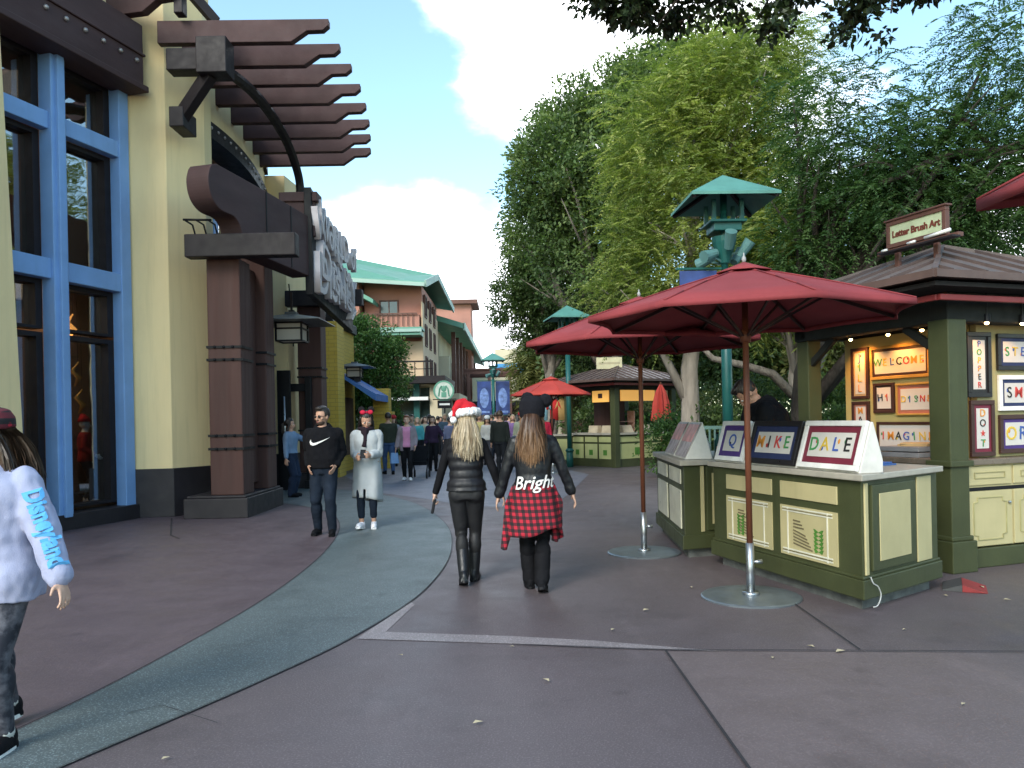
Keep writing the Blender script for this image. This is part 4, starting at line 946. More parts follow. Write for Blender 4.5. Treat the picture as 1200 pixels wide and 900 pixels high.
# sign above the roof
t = thing('kiosk_sign', 'brown framed sign with red lettering standing on the brown kiosk roof', 'sign', (0, 0, 0)); t.matrix_basis = K1 @ T(.3, .99, 3.30) @ rotz(-PI/2)
m = MB(); w_, h_ = .76, .285
m.box(0, w_, -.03, .03, 0, .045); m.box(0, w_, -.03, .03, h_-.045, h_); m.box(0, .045, -.03, .03, .045, h_-.045); m.box(w_-.045, w_, -.03, .03, .045, h_-.045); m.box(-.02, w_+.02, -.045, .045, h_, h_+.02); m.box(-.14, w_+.14, -.02, .05, -.05, -.005); m.box(.1, .16, -.02, .02, -.35, -.05); m.box(.6, .66, -.02, .02, -.3, -.05); m.build('frame', mat('sign_frame_brown', (.13, .06, .045), .5, .15, 5), t, bevel=.005)
m = MB(); m.box(.044, w_-.044, -.015, .015, .044, h_-.044); p = m.build('panel', mat('pale_green_panel', (.50, .56, .36), .5), t)
link('lettering', text_mesh('Letter Brush Art', .098, .003, T(w_/2, -.019, h_/2-.005) @ rotx(PI/2), offset=.003, spacing=.93), mat('sign_lettering', (.16, .04, .025), .5), p)
t = thing('tube_light', 'white tube light fixture below the lettered sign on the kiosk roof', 'light', (0, 0, 0)); t.matrix_basis = K1 @ T(.2, .99, 3.26) @ rotz(-PI/2)
m = MB(); m.tube([(.62, -.05, .02), (.92, -.05, .04)], .018, 8); m.tube([(.4, -.05, .01), (.5, -.05, .015)], .014, 8); m.tube([(.06, -.05, 0), (.13, -.05, .0)], .014, 8); m.build('tube', WHITE, t, True); m = MB(); m.box(.0, .95, -.06, .05, -.03, -.012); m.build('bracket', DARK, t)
# spot lamps, lit warm
BULB = emis('warm_bulb', (1.0, .62, .25), 14)
for i, (x, y, lx, ly, pw) in enumerate(((.28, 1.55, 1, 0, 15), (.28, 1.0, 1, 0, 9), (.28, .55, 1, 0, 6), (.40, -.10, .1, 1, 5), (.85, -.12, .1, 1, 2.5), (1.5, -.12, .1, 1, 2))):
    pos = K1 @ Vector((x, y, 2.36)); t = thing('spot_lamp', ['glowing spot lamp farthest from the post, above the upright picture', 'glowing spot lamp above the wide WELCOME picture', 'glowing spot lamp above the lit wall, closest to the post', 'glowing spot lamp just right of the kiosk post, above the tall black framed picture', 'glowing spot lamp above the top navy matted picture', 'glowing spot lamp over the front wall at the right frame edge'][i], 'lamp', pos, 0, 'lit spot lamps under the kiosk beam')
    m = MB(); m.tube([(0, 0, .02), (0, 0, .1)], [.035, .03], 10); m.tube([(0, 0, .1), (0, 0, .3)], .008, 6); m.build('housing', BLACK, t); m = MB(); m.ball((0, 0, .012), (.02, .02, .016), 10, 6); m.build('bulb', BULB, t)
    l = bpy.data.lights.new('spot_lamp_light', 'SPOT'); l.energy = pw; l.color = (1, .43, .10); l.spot_size = R(115); l.spot_blend = .8; l.shadow_soft_size = .04
    lo = bpy.data.objects.new('spot_lamp_light', l); COL.objects.link(lo); lo.location = pos+Vector((0, 0, -.03))
    dv = (K1.to_3x3() @ Vector((lx*.55, ly*.4, -1))); lo.rotation_euler = (-dv).to_track_quat('Z', 'Y').to_euler()
# distant kiosk
N2 = Vector((3.08, 24.0, 0)); RZ2 = math.atan2(.6, .8)
k2 = thing('distant_kiosk', 'smaller yellow green kiosk with a dark seamed roof further down the walkway', 'kiosk', N2, RZ2)
CRG = mat('pale_green_panel_paint', (.42, .44, .20), .5, .1, 3)
for x, y in ((0, 0), (0, 2.1), (2.5, 0), (2.5, 2.1)): kpost(k2, x, y, .2, False)
m = MB(); m.box(.05, 2.45, .0, .5, .0, .98); m.box(0, .5, .05, 2.05, .0, .98); m.build('counter', GREEN, k2); m = MB(); m.box(-.06, 2.56, -.08, .55, .98, 1.04); m.box(-.08, .55, .56, 2.15, .98, 1.04); m.build('counter_top', CREAMW, k2)
for i in range(3):
    m = MB(); y0 = .16+i*.63; m.box(-.012, .0, y0, y0+.55, .25, .70); m.box(-.012, 0, y0, y0+.55, .76, .92); m.build('panel', CRG, k2)
    m = MB(); m.box(-.02, -.012, y0+.2, y0+.36, .36, .52); m.build('leaf_mark', LEAFP, k2)
m = MB(); m.box(.16, 2.3, -.012, 0, .25, .70); m.box(.16, 2.3, -.012, 0, .76, .92); m.build('panel', CRG, k2)
for xx in (.8, 1.7): m = MB(); m.box(xx, xx+.35, -.02, -.012, .36, .58); m.build('leaf_mark', LEAFP, k2)
m = MB(); m.box(-.1, 2.6, -.1, .08, 2.34, 2.5); m.box(-.1, .08, .08, 2.2, 2.34, 2.5); m.box(-.1, 2.6, 2.05, 2.2, 2.34, 2.5); m.build('header_beam', DKG, k2); m = MB(); m.box(-.4, 2.9, -.4, -.36, 2.46, 2.53); m.box(-.4, -.36, -.36, 2.5, 2.46, 2.53); m.build('fascia', REDP, k2); m = MB(); m.box(-.45, 2.95, -.45, 2.55, 2.53, 2.57); m.build('soffit', SOFF, k2)
hip_roof(k2, None, -.6, 3.1, -.6, 2.7, 2.64, (1.25, 1.05), 3.2, .3)
m = MB(); m.box(1.0, 1.6, 1.2, 2.0, 0, 2.3); m.build('core', WOODC, k2)
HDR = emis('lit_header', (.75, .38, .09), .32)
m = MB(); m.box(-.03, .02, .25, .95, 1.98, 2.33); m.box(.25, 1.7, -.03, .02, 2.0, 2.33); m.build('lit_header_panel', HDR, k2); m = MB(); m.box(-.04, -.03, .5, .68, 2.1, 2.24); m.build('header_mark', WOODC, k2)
m = MB(); m.box(1.75, 2.3, -.03, .02, 2.0, 2.33); m.build('header_panel', CREAM, k2)
for i, (x, y) in enumerate(((.25, .5), (.25, 1.1), (.7, .25), (1.5, .25))):
    m = MB(); Mq = N2.to_4d() and (T(*N2) @ rotz(RZ2) @ T(x, y, 1.042) @ rotz(PI/2 if x < .5 else 0)); m.ext([Mq @ Vector(p) for p in ((-.2, -.15, 0), (-.2, .15, 0), (-.2, .12, .22), (-.2, -.02, .22))], Mq.to_3x3() @ Vector((.4, 0, 0)))
    props(m.build('display_tray', mat('tray_cream', (.50, .42, .30), .5), None), ['cream display tray on the left side of the distant kiosk counter, near the corner post', 'cream display tray farther along the left side of the distant kiosk counter', 'cream display tray on the right side of the distant kiosk counter, near the corner post', 'cream display tray farther along the right side of the distant kiosk counter'][i], 'tray', 'cream trays on the distant kiosk')
m = MB(); Mq = T(*N2) @ rotz(RZ2)
for z in range(3): m.box(.6+.05*z, 1.3-.05*z, .45, .75, 1.045+z*.16, 1.06+z*.16, M=Mq)
m.box(.6, .63, .45, .75, 1.045, 1.7, M=Mq); m.box(1.27, 1.3, .45, .75, 1.045, 1.7, M=Mq); props(m.build('tiered_rack', mat('rack_pink', (.45, .26, .20), .6), None), 'tiered pinkish rack standing on the distant kiosk counter', 'rack')
t = thing('blank_sign', 'plain pale sign board on top of the distant kiosk roof', 'sign', P(714, 433, 25.2)); m = MB(); m.box(-.40, .40, -.03, .03, .02, .38); m.build('panel', mat('pale_sign', (.55, .52, .34), .6), t); m = MB(); m.box(-.33, .33, -.036, -.03, .17, .23); m.build('text_band', mat('sign_faded_text', (.40, .36, .24), .6), t); m = MB(); m.box(-.3, -.25, -.02, .02, -.3, .02); m.box(.25, .3, -.02, .02, -.3, .02); m.build('post', DARK, t)
# clothes stall left of the distant kiosk
cs = P(640, 548, 25.5); cs.z = 0
t = thing('clothes_stall', 'low yellow green stall counter hung with clothes left of the distant kiosk', 'stall', cs)
m = MB(); m.box(-.6, .85, 0, .7, 0, .95); m.build('counter', GREEN, t); m = MB(); m.box(-.65, .9, -.05, .75, .95, 1.0); m.build('counter_top', CREAMW, t); m = MB(); m.box(-.5, .1, -.012, 0, .2, .85); m.box(.18, .75, -.012, 0, .2, .85); m.build('panel', CRG, t)
for x in (-.55, .8): m = MB(); m.box(x-.06, x+.06, .5, .62, 0, 2.4); m.build('post', GREEN, t)
m = MB(); m.box(-.6, .85, .52, .6, 2.3, 2.4); m.build('rail', GREEN, t)
for i, (x, c, lb) in enumerate(((-.35, (.05, .25, .6), 'blue shirt'), (-.02, (.25, .5, .62), 'pale blue shirt'), (.32, (.55, .03, .03), 'red shirt'), (.58, (.5, .32, .12), 'tan shirt'))):
    s_ = MB(); s_.rings([(0, 0, 0, .13, .05), (0, 0, .45, .14, .05), (0, 0, .62, .15, .05), (0, 0, .70, .06, .04)], 12); s_.tube([(-.13, 0, .6), (-.24, 0, .36)], .05, 8); s_.tube([(.13, 0, .6), (.24, 0, .36)], .05, 8)
    o = s_.build('hanging_shirt', mat('cloth_'+lb.replace(' ', '_'), c, .8), None, True); o.location = cs+Vector((x, .56, 1.45)); props(o, lb+' hanging on the rail of the clothes stall', 'shirt')
t = thing('folding_easel', 'dark folding easel standing in front of the clothes stall', 'easel', P(645, 545, 24.2)-Vector((0, 0, P(645, 545, 24.2).z)))
for a, b_ in (((-.25, 0, 0), (0, .1, 1.3)), ((.25, 0, 0), (0, .1, 1.3)), ((0, .4, 0), (0, .1, 1.3))): m = MB(); m.bar(a, b_, .05, .05); m.build('leg', BLACK, t)
m = MB(); m.bar((-.05, .02, .6), (.1, .12, 1.5), .22, .04); m.build('board', BLACK, t)
# ================================================================== LAMP POSTS
def lamppost(loc, label, banners=0, rz=0, bz=(1.75, 3.5), bw=.85):
    t = thing('lamp_post', label, 'lamp post', loc, rz, 'teal lamp posts with verdigris roofs')
    m = MB(); m.tube([(0, 0, 0), (0, 0, .5)], .11, 12); m.tube([(0, 0, .5), (0, 0, 3.6)], .075, 12); m.tube([(0, 0, 3.6), (0, 0, 4.75)], .05, 10); m.lathe([(.13, .48), (.14, .52), (.09, .58)], 14); m.build('pole', TEAL, t, True)
    s_ = .62; m = MB(); b = [(-s_, -s_, 4.6), (s_, -s_, 4.6), (s_, s_, 4.6), (-s_, s_, 4.6)]
    m.add(b+[(0, 0, 5.0)]+[(x, y, 4.56) for x, y, z in b]+[(0, 0, 4.93)], [(0, 1, 4), (1, 2, 4), (2, 3, 4), (3, 0, 4), (0, 5, 6, 1), (1, 6, 7, 2), (2, 7, 8, 3), (3, 8, 5, 0), (6, 5, 9), (7, 6, 9), (8, 7, 9), (5, 8, 9)])
    rf = m.build('roof', TEALR, t)
    m = MB(); [m.bar((sx*s_*.95, sy*s_*.95, 4.55), (0, 0, 4.9), .05, .06) for sx in (-1, 1) for sy in (-1, 1)]; m.build('rafter', DARK, rf)
    m = MB(); m.box(-.2, .2, -.2, .2, 4.16, 4.28); m.box(-.26, .26, -.26, .26, 4.27, 4.31); [m.box(x-.03, x+.03, y-.03, y+.03, 4.3, 4.6) for x in (-.2, .2) for y in (-.2, .2)]; m.build('lamp_housing', TEAL, t, bevel=.01)
    m = MB(); m.rings([(0, 0, 3.72, .08, .08), (0, 0, 4.02, .17, .17), (0, 0, 4.1, .18, .18)], 12); m.build('bracket', TEAL, t)
    for a, z, tl in ((-2.6, 3.82, .3), (-.6, 3.9, -.9), (-1.6, 4.0, -.9), (2.4, 3.8, .3), (.6, 3.85, -.8)):
        d = Vector((math.cos(a), math.sin(a), 0)); m = MB(); p = d*.30+Vector((0, 0, z)); dd = (d*math.cos(tl)+Vector((0, 0, -math.sin(tl)*1))).normalized()
        m.tube([p-dd*.13, p+dd*.13], [.06, .085], 12); m.tube([p, d*.05+Vector((0, 0, z-.08))], .018, 6); m.build('spotlight', mat('spotlight_teal', (.10, .22, .22), .45), t)
    BN = mat('banner_blue', (.025, .05, .17), .6, .6, 2.2); BNW = mat('banner_light', (.14, .22, .45), .6, .5, 5)
    for sx in ((-1, 1) if banners == 2 else (-1,) if banners == 1 else ()):
        m = MB(); x0, x1 = sorted((sx*.12, sx*bw)); m.box(x0, x1, -.012, .012, *bz); bn = m.build('banner', BN, t); m = MB(); zc = (bz[0]+bz[1])/2; m.ball(((x0+x1)/2, -.013, zc), (.24, .004, (bz[1]-bz[0])*.3), 12, 8); m.box(x0+.1, x1-.1, -.017, -.012, bz[0]+.1, bz[0]+.2); m.build('banner_picture', BNW, bn); m = MB(); m.tube([(0, 0, bz[1]+.03), (sx*(bw+.05), 0, bz[1]+.03)], .018, 6); m.tube([(0, 0, bz[0]-.03), (sx*(bw+.05), 0, bz[0]-.03)], .018, 6); m.build('banner_arm', TEAL, t)
lamppost((3.12, 11.6, 0), 'tall teal lamp post with spotlights and a green pyramid roof behind the big umbrella', 1, R(2), (2.75, 3.62), .66)
lamppost(P(668, 545, 24.8)-Vector((0, 0, P(668, 545, 24.8).z)), 'teal lamp post beside the distant kiosk, its roof above the second umbrella', 0, R(10))
lamppost(P(580, 545, 42)-Vector((0, 0, P(580, 545, 42).z)), 'far teal lamp post carrying two blue banners', 2, R(5))
# red and grey folded mat on the ground
mg = G(1135, 690); t = thing('cable_ramp', 'red and dark grey rubber ramp lying on the ground beside the kiosk post', 'ramp', mg, R(62))
m = MB(); m.ext([(-.17, -.14, .002), (-.17, .05, .06), (-.17, .05, .0)], (.36, 0, 0)); m.build('red_strip', mat('ramp_red', (.26, .03, .03), .7), t, bevel=.004); m = MB(); m.ext([(-.17, .05, .002), (-.17, .05, .06), (-.17, .2, .01), (-.17, .2, .002)], (.36, 0, 0)); m.build('grey_strip', mat('dark_rubber', (.06, .06, .06), .7), t)
# ================================================================== PEOPLE
SKIN = mat('skin', (.46, .26, .18), .5, .06, 12, .05, 200); SKINL = mat('skin_light', (.56, .35, .26), .5, .06, 12, .05, 200); SKIND = mat('skin_tan', (.36, .20, .13), .5, .06, 12, .05, 200)
EYEW = mat('eye_white', (.7, .7, .68), .3); EYED = mat('eye_dark', (.02, .014, .01), .2); LIP = mat('lips', (.35, .10, .09), .5)
def remesh(mb, voxel, smooth=4, name='body'):
    me = mb.mesh(name); o = bpy.data.objects.new(name, me); COL.objects.link(o)
    r = o.modifiers.new('r', 'REMESH'); r.mode = 'VOXEL'; r.voxel_size = voxel; r.adaptivity = 0
    if smooth:
        s = o.modifiers.new('s', 'SMOOTH'); s.factor = .5; s.iterations = smooth
    dg = bpy.context.evaluated_depsgraph_get(); e = o.evaluated_get(dg)
    out = bpy.data.meshes.new_from_object(e); bpy.data.objects.remove(o); bpy.data.meshes.remove(me); out.materials.clear(); out.name = name
    return out
def wrinkle(me, amp, scale, stretch=(1, 1, .6), seed=0):
    n = len(me.vertices); co = np.empty(n*3, np.float32); me.vertices.foreach_get('co', co); co = co.reshape(-1, 3)
    no = np.empty(n*3, np.float32); me.vertex_normals.foreach_get('vector', no); no = no.reshape(-1, 3)
    off = Vector((seed*3.1, seed*1.7, seed))
    d = np.array([noise.noise(Vector((p[0]*stretch[0], p[1]*stretch[1], p[2]*stretch[2]))*scale+off)+.5*noise.noise(Vector((p[0], p[1], p[2]*.7))*scale*2.3+off) for p in co.tolist()], np.float32)
    co += no*(d*amp)[:, None]; me.vertices.foreach_set('co', co.ravel()); me.update()
def ik(a, c, l1, l2, pole):
    a, c = Vector(a), Vector(c); d = c-a; L = min(d.length, (l1+l2)*.999); dn = d.normalized(); c = a+dn*L
    x = (l1*l1-l2*l2+L*L)/(2*L); h = math.sqrt(max(0, l1*l1-x*x)); p = Vector(pole); p = p-dn*p.dot(dn)
    p = p.normalized() if p.length > 1e-6 else Vector((0, 1, 0))
    return a+dn*x+p*h, c
class Fig:
    """lays out joints for one pose; +y is forward, +x the figure's right side"""
    def __init__(s, H=1.7, fem=True, feet=((-.09, -.05), (.09, .08)), hands=((-.26, .02, .82), (.26, .02, .82)), lean=0., yaw=0., pitch=0., lift=(0, 0), broad=1.0, tip=(0, 0)):
        k = H/1.7; s.k = k; s.fem = fem; s.H = H; b = broad; s.b = b
        s.Mu = T(0, 0, .9*k) @ rotx(-lean) @ T(0, 0, -.9*k)
        s.Mh = s.Mu @ T(0, 0, 1.47*k) @ rotz(yaw) @ rotx(-pitch) @ Matrix.Scale(1.09, 4) @ T(0, 0, -1.475*k)
        s.leg = []
        for i, sx in enumerate((-1, 1)):
            hip = Vector((sx*.085*k, 0, .90*k)); f = feet[i]
            ank = Vector((f[0]*k, f[1]*k, (.085+lift[i])*k)); kn, ank = ik(hip, ank, .43*k, .41*k, (sx*.05, 1, 0)); s.leg.append((hip, kn, ank, tip[i]))
        s.arm = []
        for i, sx in enumerate((-1, 1)):
            sh = s.Mu @ Vector((sx*(.158 if fem else .182)*k*b, -.01*k, 1.362*k)); h = Vector(hands[i])*k
            el, wr = ik(sh, h, .275*k, .245*k, (sx*.35, -1, -.25)); s.arm.append((sh, el, wr))
    def torso(s, mb, g=0., z0=.84, z1=1.46, quilt=0, hem=0., belly=0.):
        k, b = s.k, s.b
        base = [(.80, .15, .105), (.86, .165, .115), (.93, .168, .118), (1.0, .145, .105), (1.06, .130, .098), (1.14, .138, .105), (1.22, .150, .112), (1.30, .158, .112), (1.37, .150, .095), (1.42, .105, .075), (1.47, .062, .060)] if s.fem else \
               [(.80, .155, .11), (.86, .165, .118), (.93, .165, .12), (1.0, .158, .118), (1.06, .158, .118), (1.14, .166, .122), (1.22, .178, .126), (1.30, .186, .124), (1.37, .170, .102), (1.42, .115, .08), (1.47, .068, .065)]
        zs = np.arange(z0, z1+.001, .02); rs = []
        for z in zs:
            rx = np.interp(z, [q[0] for q in base], [q[1] for q in base]); ry = np.interp(z, [q[0] for q in base], [q[2] for q in base])
            gg = g + (quilt*abs(math.sin(z*PI/.085)) if quilt else 0) + hem*max(0, (1.0-z)/.2) + belly*math.exp(-((z-1.02)/.12)**2)
            bx = b if z > 1.0 else 1+(b-1)*.6
            rs.append((0, -.005*k, z*k, (rx*bx+gg)*k, (ry*bx+gg)*k, .9))
        mb.rings(rs, 28, M=s.Mu)
    def limb(s, mb, pts, rad, n=14):
        fine, fr = [], []
        for i in range(len(pts)-1):
            for q in range(5): t = q/5; fine.append(pts[i].lerp(pts[i+1], t)); fr.append(rad[i]+(rad[i+1]-rad[i])*t)
        fine.append(pts[-1]); fr.append(rad[-1]); mb.tube(fine, [r*s.k for r in fr], n)
        for p, r in zip(pts, rad): mb.ball(p, r*s.k, 14, 9)
    def body(s, vox, skin, par, hand=True, pose=('hang', 'hang')):
        mb = MB(); k = s.k
        s.torso(mb, 0)
        for i, (h, kn, an, tp) in enumerate(s.leg):
            s.limb(mb, [h, kn, an], [.078, .048, .034]); mb.ball(kn.lerp(an, .32)+Vector((0, -.014*k, 0)), (.042*k, .046*k, .10*k))
            mb.ball(an+Vector((0, .05*k, -.045*k)), (.028*k, .08*k, .022*k))
        for i, (sh, el, wr) in enumerate(s.arm):
            s.limb(mb, [sh, el, wr], [.047, .036, .025])
            s.hand(mb, el, wr, i, pose[i])
        mb.tube([s.Mu @ Vector((0, -.01*k, 1.40*k)), s.Mh @ Vector((0, .0, 1.50*k)), s.Mh @ Vector((0, .005*k, 1.55*k))], [(.058*k, .058*k), (.05*k, .052*k), (.05*k, .052*k)], 14)
        hd = MB(); K = k
        hd.ball((0, -.012*K, 1.605*K), (.074*K, .090*K, .098*K), 20, 14); hd.ball((0, .022*K, 1.55*K), (.056*K, .062*K, .066*K), 18, 12); hd.ball((0, .045*K, 1.508*K), (.030*K, .028*K, .022*K), 12, 8)
        hd.tube([(0, .082*K, 1.60*K), (0, .092*K, 1.575*K), (0, .102*K, 1.557*K)], [.008*K, .011*K, .014*K], 10); hd.ball((0, .094*K, 1.555*K), (.017*K, .014*K, .011*K), 10, 7)
        for sx in (-1, 1):
            hd.ball((sx*.074*K, -.008*K, 1.575*K), (.010*K, .020*K, .032*K), 10, 8); hd.ball((sx*.038*K, .055*K, 1.565*K), (.026*K, .024*K, .024*K), 10, 7)
            hd.ball((sx*.030*K, .078*K, 1.603*K), (.022*K, .010*K, .007*K), 10, 6)
        hd.ball((0, .078*K, 1.528*K), (.022*K, .012*K, .008*K), 10, 6)
        mb.add(hd.v, hd.f, 0, s.Mh)
        me = remesh(mb, vox, 3, 'body'); o = link('body', me, skin, par, True)
        if vox < .013:
            for sx in (-1, 1):
                e = MB(); e.ball(s.Mh @ Vector((sx*.030*K, .0745*K, 1.588*K)), (.0135*K, .0125*K, .009*K), 12, 8); eo = e.build('eye', EYEW, o, True)
                e = MB(); e.ball(s.Mh @ Vector((sx*.030*K, .0845*K, 1.588*K)), (.0065*K, .004*K, .0065*K), 10, 6); e.build('iris', EYED, eo)
                e = MB(); e.tube([s.Mh @ Vector((sx*q*K, (.091-abs(q)*.28)*K, z*K)) for q, z in ((.014, 1.606), (.03, 1.612), (.046, 1.605))], [.0028*K, .0035*K, .002*K], 6); e.build('eyebrow', EYED, o)
            e = MB(); e.ball(s.Mh @ Vector((0, .084*K, 1.527*K)), (.022*K, .007*K, .0065*K), 12, 7); e.build('mouth', LIP, o, True)
        return o
    def hand(s, mb, el, wr, i, mode):
        k = s.k; d = (wr-el).normalized(); sx = (-1, 1)[i]
        inward = Vector((-sx, 0, 0)); inward = (inward-d*inward.dot(d)).normalized(); fw = d.cross(inward)*(1 if sx < 0 else -1); fw = fw.normalized()
        if fw.y < 0: fw = -fw
        c = wr+d*.045*k                                # palm: thin across the body, broad front to back
        basis = Matrix((inward, fw, d)).transposed().to_4x4()
        mb.ball((0, 0, 0), (.015*k, .040*k, .052*k), 14, 10, M=Matrix.Translation(c) @ basis); mb.limb([wr-d*.02*k, wr+d*.02*k], [.024*k, .026*k], 10)
        curl = {'hang': .35, 'grip': 1.15, 'flat': .06, 'pocket': .3}[mode]
        for f, (off, ln) in enumerate(((.030, .068), (.010, .078), (-.011, .072), (-.031, .056))):
            p = c+d*.040*k+fw*off*1.05*k; a = 0; pts = [p-d*.02*k]; q = p
            for seg, fr in enumerate((.45, .32, .26)):
                pts.append(q.copy()); a += curl*(.6 if seg == 0 else 1); q = q+(d*math.cos(a)+inward*math.sin(a)+fw*off*.9)*ln*fr*k
            pts.append(q); mb.limb(pts, [.0095*k, .0092*k, .0085*k, .0078*k, .0068*k][:len(pts)], 8)
        p = c+fw*.034*k-d*.012*k; e = (fw*.75+d*.7+inward*.35).normalized(); e2 = (fw*.2+d*.95+inward*.45*(1+curl)).normalized()
        mb.limb([p-fw*.015*k, p+e*.032*k, p+e*.032*k+e2*.03*k], [.013*k, .0105*k, .008*k], 8)
    def top(s, par, m, vox, g=.02, z0=.86, z1=1.44, arm=1.0, ar=(.066, .052, .042), quilt=0, hem=0, name='jacket', wr=.006, collar=0, hood=0, belly=0, seed=0, cuff=0, sleeves=True):
        mb = MB(); k = s.k; s.torso(mb, g, z0, z1, quilt, hem, belly)
        if sleeves:
            for sh, el, wv in s.arm:
                e = el.lerp(wv, max(.05, arm*2-1) if arm > .5 else .05); pts = [sh, el, e] if arm > .5 else [sh, sh.lerp(el, arm*2)]
                s.limb(mb, pts, list(ar[:len(pts)])); mb.limb([s.Mu @ Vector((0, -.005*k, 1.395*k)), sh], [.055*k, (ar[0]-.004)*k], 14)
                if cuff: mb.limb([e-(e-el).normalized()*.05*k, e], [(ar[2]+cuff)*k]*2, 14)
        if collar: mb.rings([(0, -.012*k, z*k, (.075-.02*(z-1.40)/.1)*k, (.078-.02*(z-1.40)/.1)*k) for z in (1.38, 1.42, 1.46, 1.40+collar)], 18, M=s.Mu)
        if hood: mb.ball((0, -.085*k, 1.43*k), (.12*k, .065*k, .065*k), 16, 10, M=s.Mu); mb.tube([s.Mu @ Vector((.09*math.cos(a)*k, (.0+.085*math.sin(a))*k, (1.455-.03*math.sin(a))*k)) for a in [PI*.5+2*PI*i/16 for i in range(17)]], .028*k, 8)
        me = remesh(mb, vox, 3, name)
        if wr: wrinkle(me, wr, 11, seed=seed)
        return link(name, me, m, par, True)
    def trousers(s, par, m, vox, rad=(.105, .072, .052), pelvis=.012, name='trousers', wr=.004, short=1.0, boot=None, seed=0):
        mb = MB(); k = s.k; s.torso(mb, pelvis, .82, 1.0)
        for h, kn, an, tp in s.leg:
            e = kn.lerp(an, short); s.limb(mb, [h+Vector((0, 0, -.03*k)), kn, e], list(rad))
            mb.ball(h+Vector((0, -.055*k, -.02*k)), (.085*k, .07*k, .09*k), 14, 9)
            if short > .6: mb.ball(kn.lerp(an, .30)+Vector((0, -.014*k, 0)), ((rad[1]+.002)*k, (rad[1]+.006)*k, .12*k), 14, 9)
        me = remesh(mb, vox, 3, name)
        if wr: wrinkle(me, wr, 13, seed=seed+5)
        return link(name, me, m, par, True)
    def shoes(s, par, m, vox=.008, sole=None, boot=0., rad=.06, heel=0.):
        k = s.k
        for i, (h, kn, an, tp) in enumerate(s.leg):
            mb = MB(); Mf = T(an.x, an.y, an.z-.085*k) @ T(0, -.03*k, .085*k) @ rotx(-tp) @ T(0, .03*k, -.085*k) @ rotz((.14, -.14)[i])
            mb.ball((0, .065*k, .048*k), (.047*k, .135*k, .046*k), 16, 10, M=Mf); mb.ball((0, -.01*k, .065*k), (.045*k, .062*k, .068*k), 14, 9, M=Mf); mb.box(-.038*k, .038*k, -.055*k, .18*k, .005, .035*k, M=Mf)
            if boot: mb.limb([an.lerp(kn, boot), an.lerp(kn, boot*.5), an+Vector((0, 0, -.01))], [rad*k, rad*.97*k, .052*k], 14)
            if heel: mb.box(-.03*k, .03*k, -.06*k, -.01*k, 0, .05*k, M=Mf)
            o = link('shoe' if not boot else 'boot', remesh(mb, vox, 2, 'shoe'), m, par, True)
            q = MB(); q.rings([(0, .055*k, z, .044*k, .128*k, .8) for z in (.0, .022*k)], 20, M=Mf); q.build('sole', sole or BLACK, o)
    def hair(s, par, m, vox=.009, style='short', length=.4, width=.10, seed=0, name='hair', gap=0):
        mb = MB(); K = s.k; M = s.Mh
        mb.ball((0, -.020*K, 1.622*K), (.084*K, .096*K, .098*K), 20, 14, M=M)
        if style == 'short': mb.ball((0, .02*K, 1.69*K), (.062*K, .06*K, .028*K), 14, 9, M=M)
        else:
            for sx in (-1, 1): mb.tube([M @ Vector((sx*.070*K, .015*K, 1.64*K)), M @ Vector((sx*.082*K, -.01*K, 1.55*K)), M @ Vector((sx*.088*K, -.035*K, 1.45*K))], [.02*K, .026*K, .03*K], 10)
        if style == 'long':
            rs = []
            for i in range(12):
                t = i/11; z = 1.62-length*(.45 if gap else 1)*t; rs.append((0, (-.075-.045*math.sin(min(1, t*1.6)*PI/2))*K, z*K, (width*(.72+.45*math.sin(min(1, t*1.5)*PI/2)-.38*max(0, t-.6)))*K, (.042-.012*t)*K, .8))
            mb.rings(rs, 24, M=M)
            for i in range(9):
                x = (i-4)/4*width*.85*K
                if gap and abs(x-.012*K) < gap*K: continue
                x *= 1.12; mb.tube([M @ Vector((x*.8, -.10*K, 1.55*K)), M @ Vector((x*1.05, -.145*K, (1.50-length*.5)*K)), M @ Vector((x*(.95+.1*math.sin(i*3)), -.13*K, (1.60-length-.05*abs(math.sin(i*2.1+seed)))*K))], [.016*K, .024*K, .007*K] if gap else [.014*K, .018*K, .006*K], 8)
        if style == 'bun': mb.ball((0, -.115*K, 1.62*K), (.045*K, .045*K, .045*K), 12, 8, M=M)
        if style == 'tail':
            mb.tube([M @ Vector((0, -.10*K, 1.63*K)), M @ Vector((0, -.15*K, 1.58*K)), M @ Vector((0, -.15*K, 1.45*K)), M @ Vector((0, -.13*K, 1.34*K))], [.03*K, .042*K, .04*K, .015*K], 12)
        # keep the face free: push the front of the cap back
        me = remesh(mb, vox, 2, name); Mi = M.inverted()
        n = len(me.vertices)
        for v in me.vertices:
            p = Mi @ v.co
            if p.y > .03*K and p.z < 1.655*K:
                p.y = .03*K-(p.y-.03*K)*.3; p.x *= 1.0; v.co = M @ p
        if style != 'short' or vox < .01: wrinkle(me, .006*K, 28, (1, 1, .12), seed)
        return link(name, me, m, par, True)
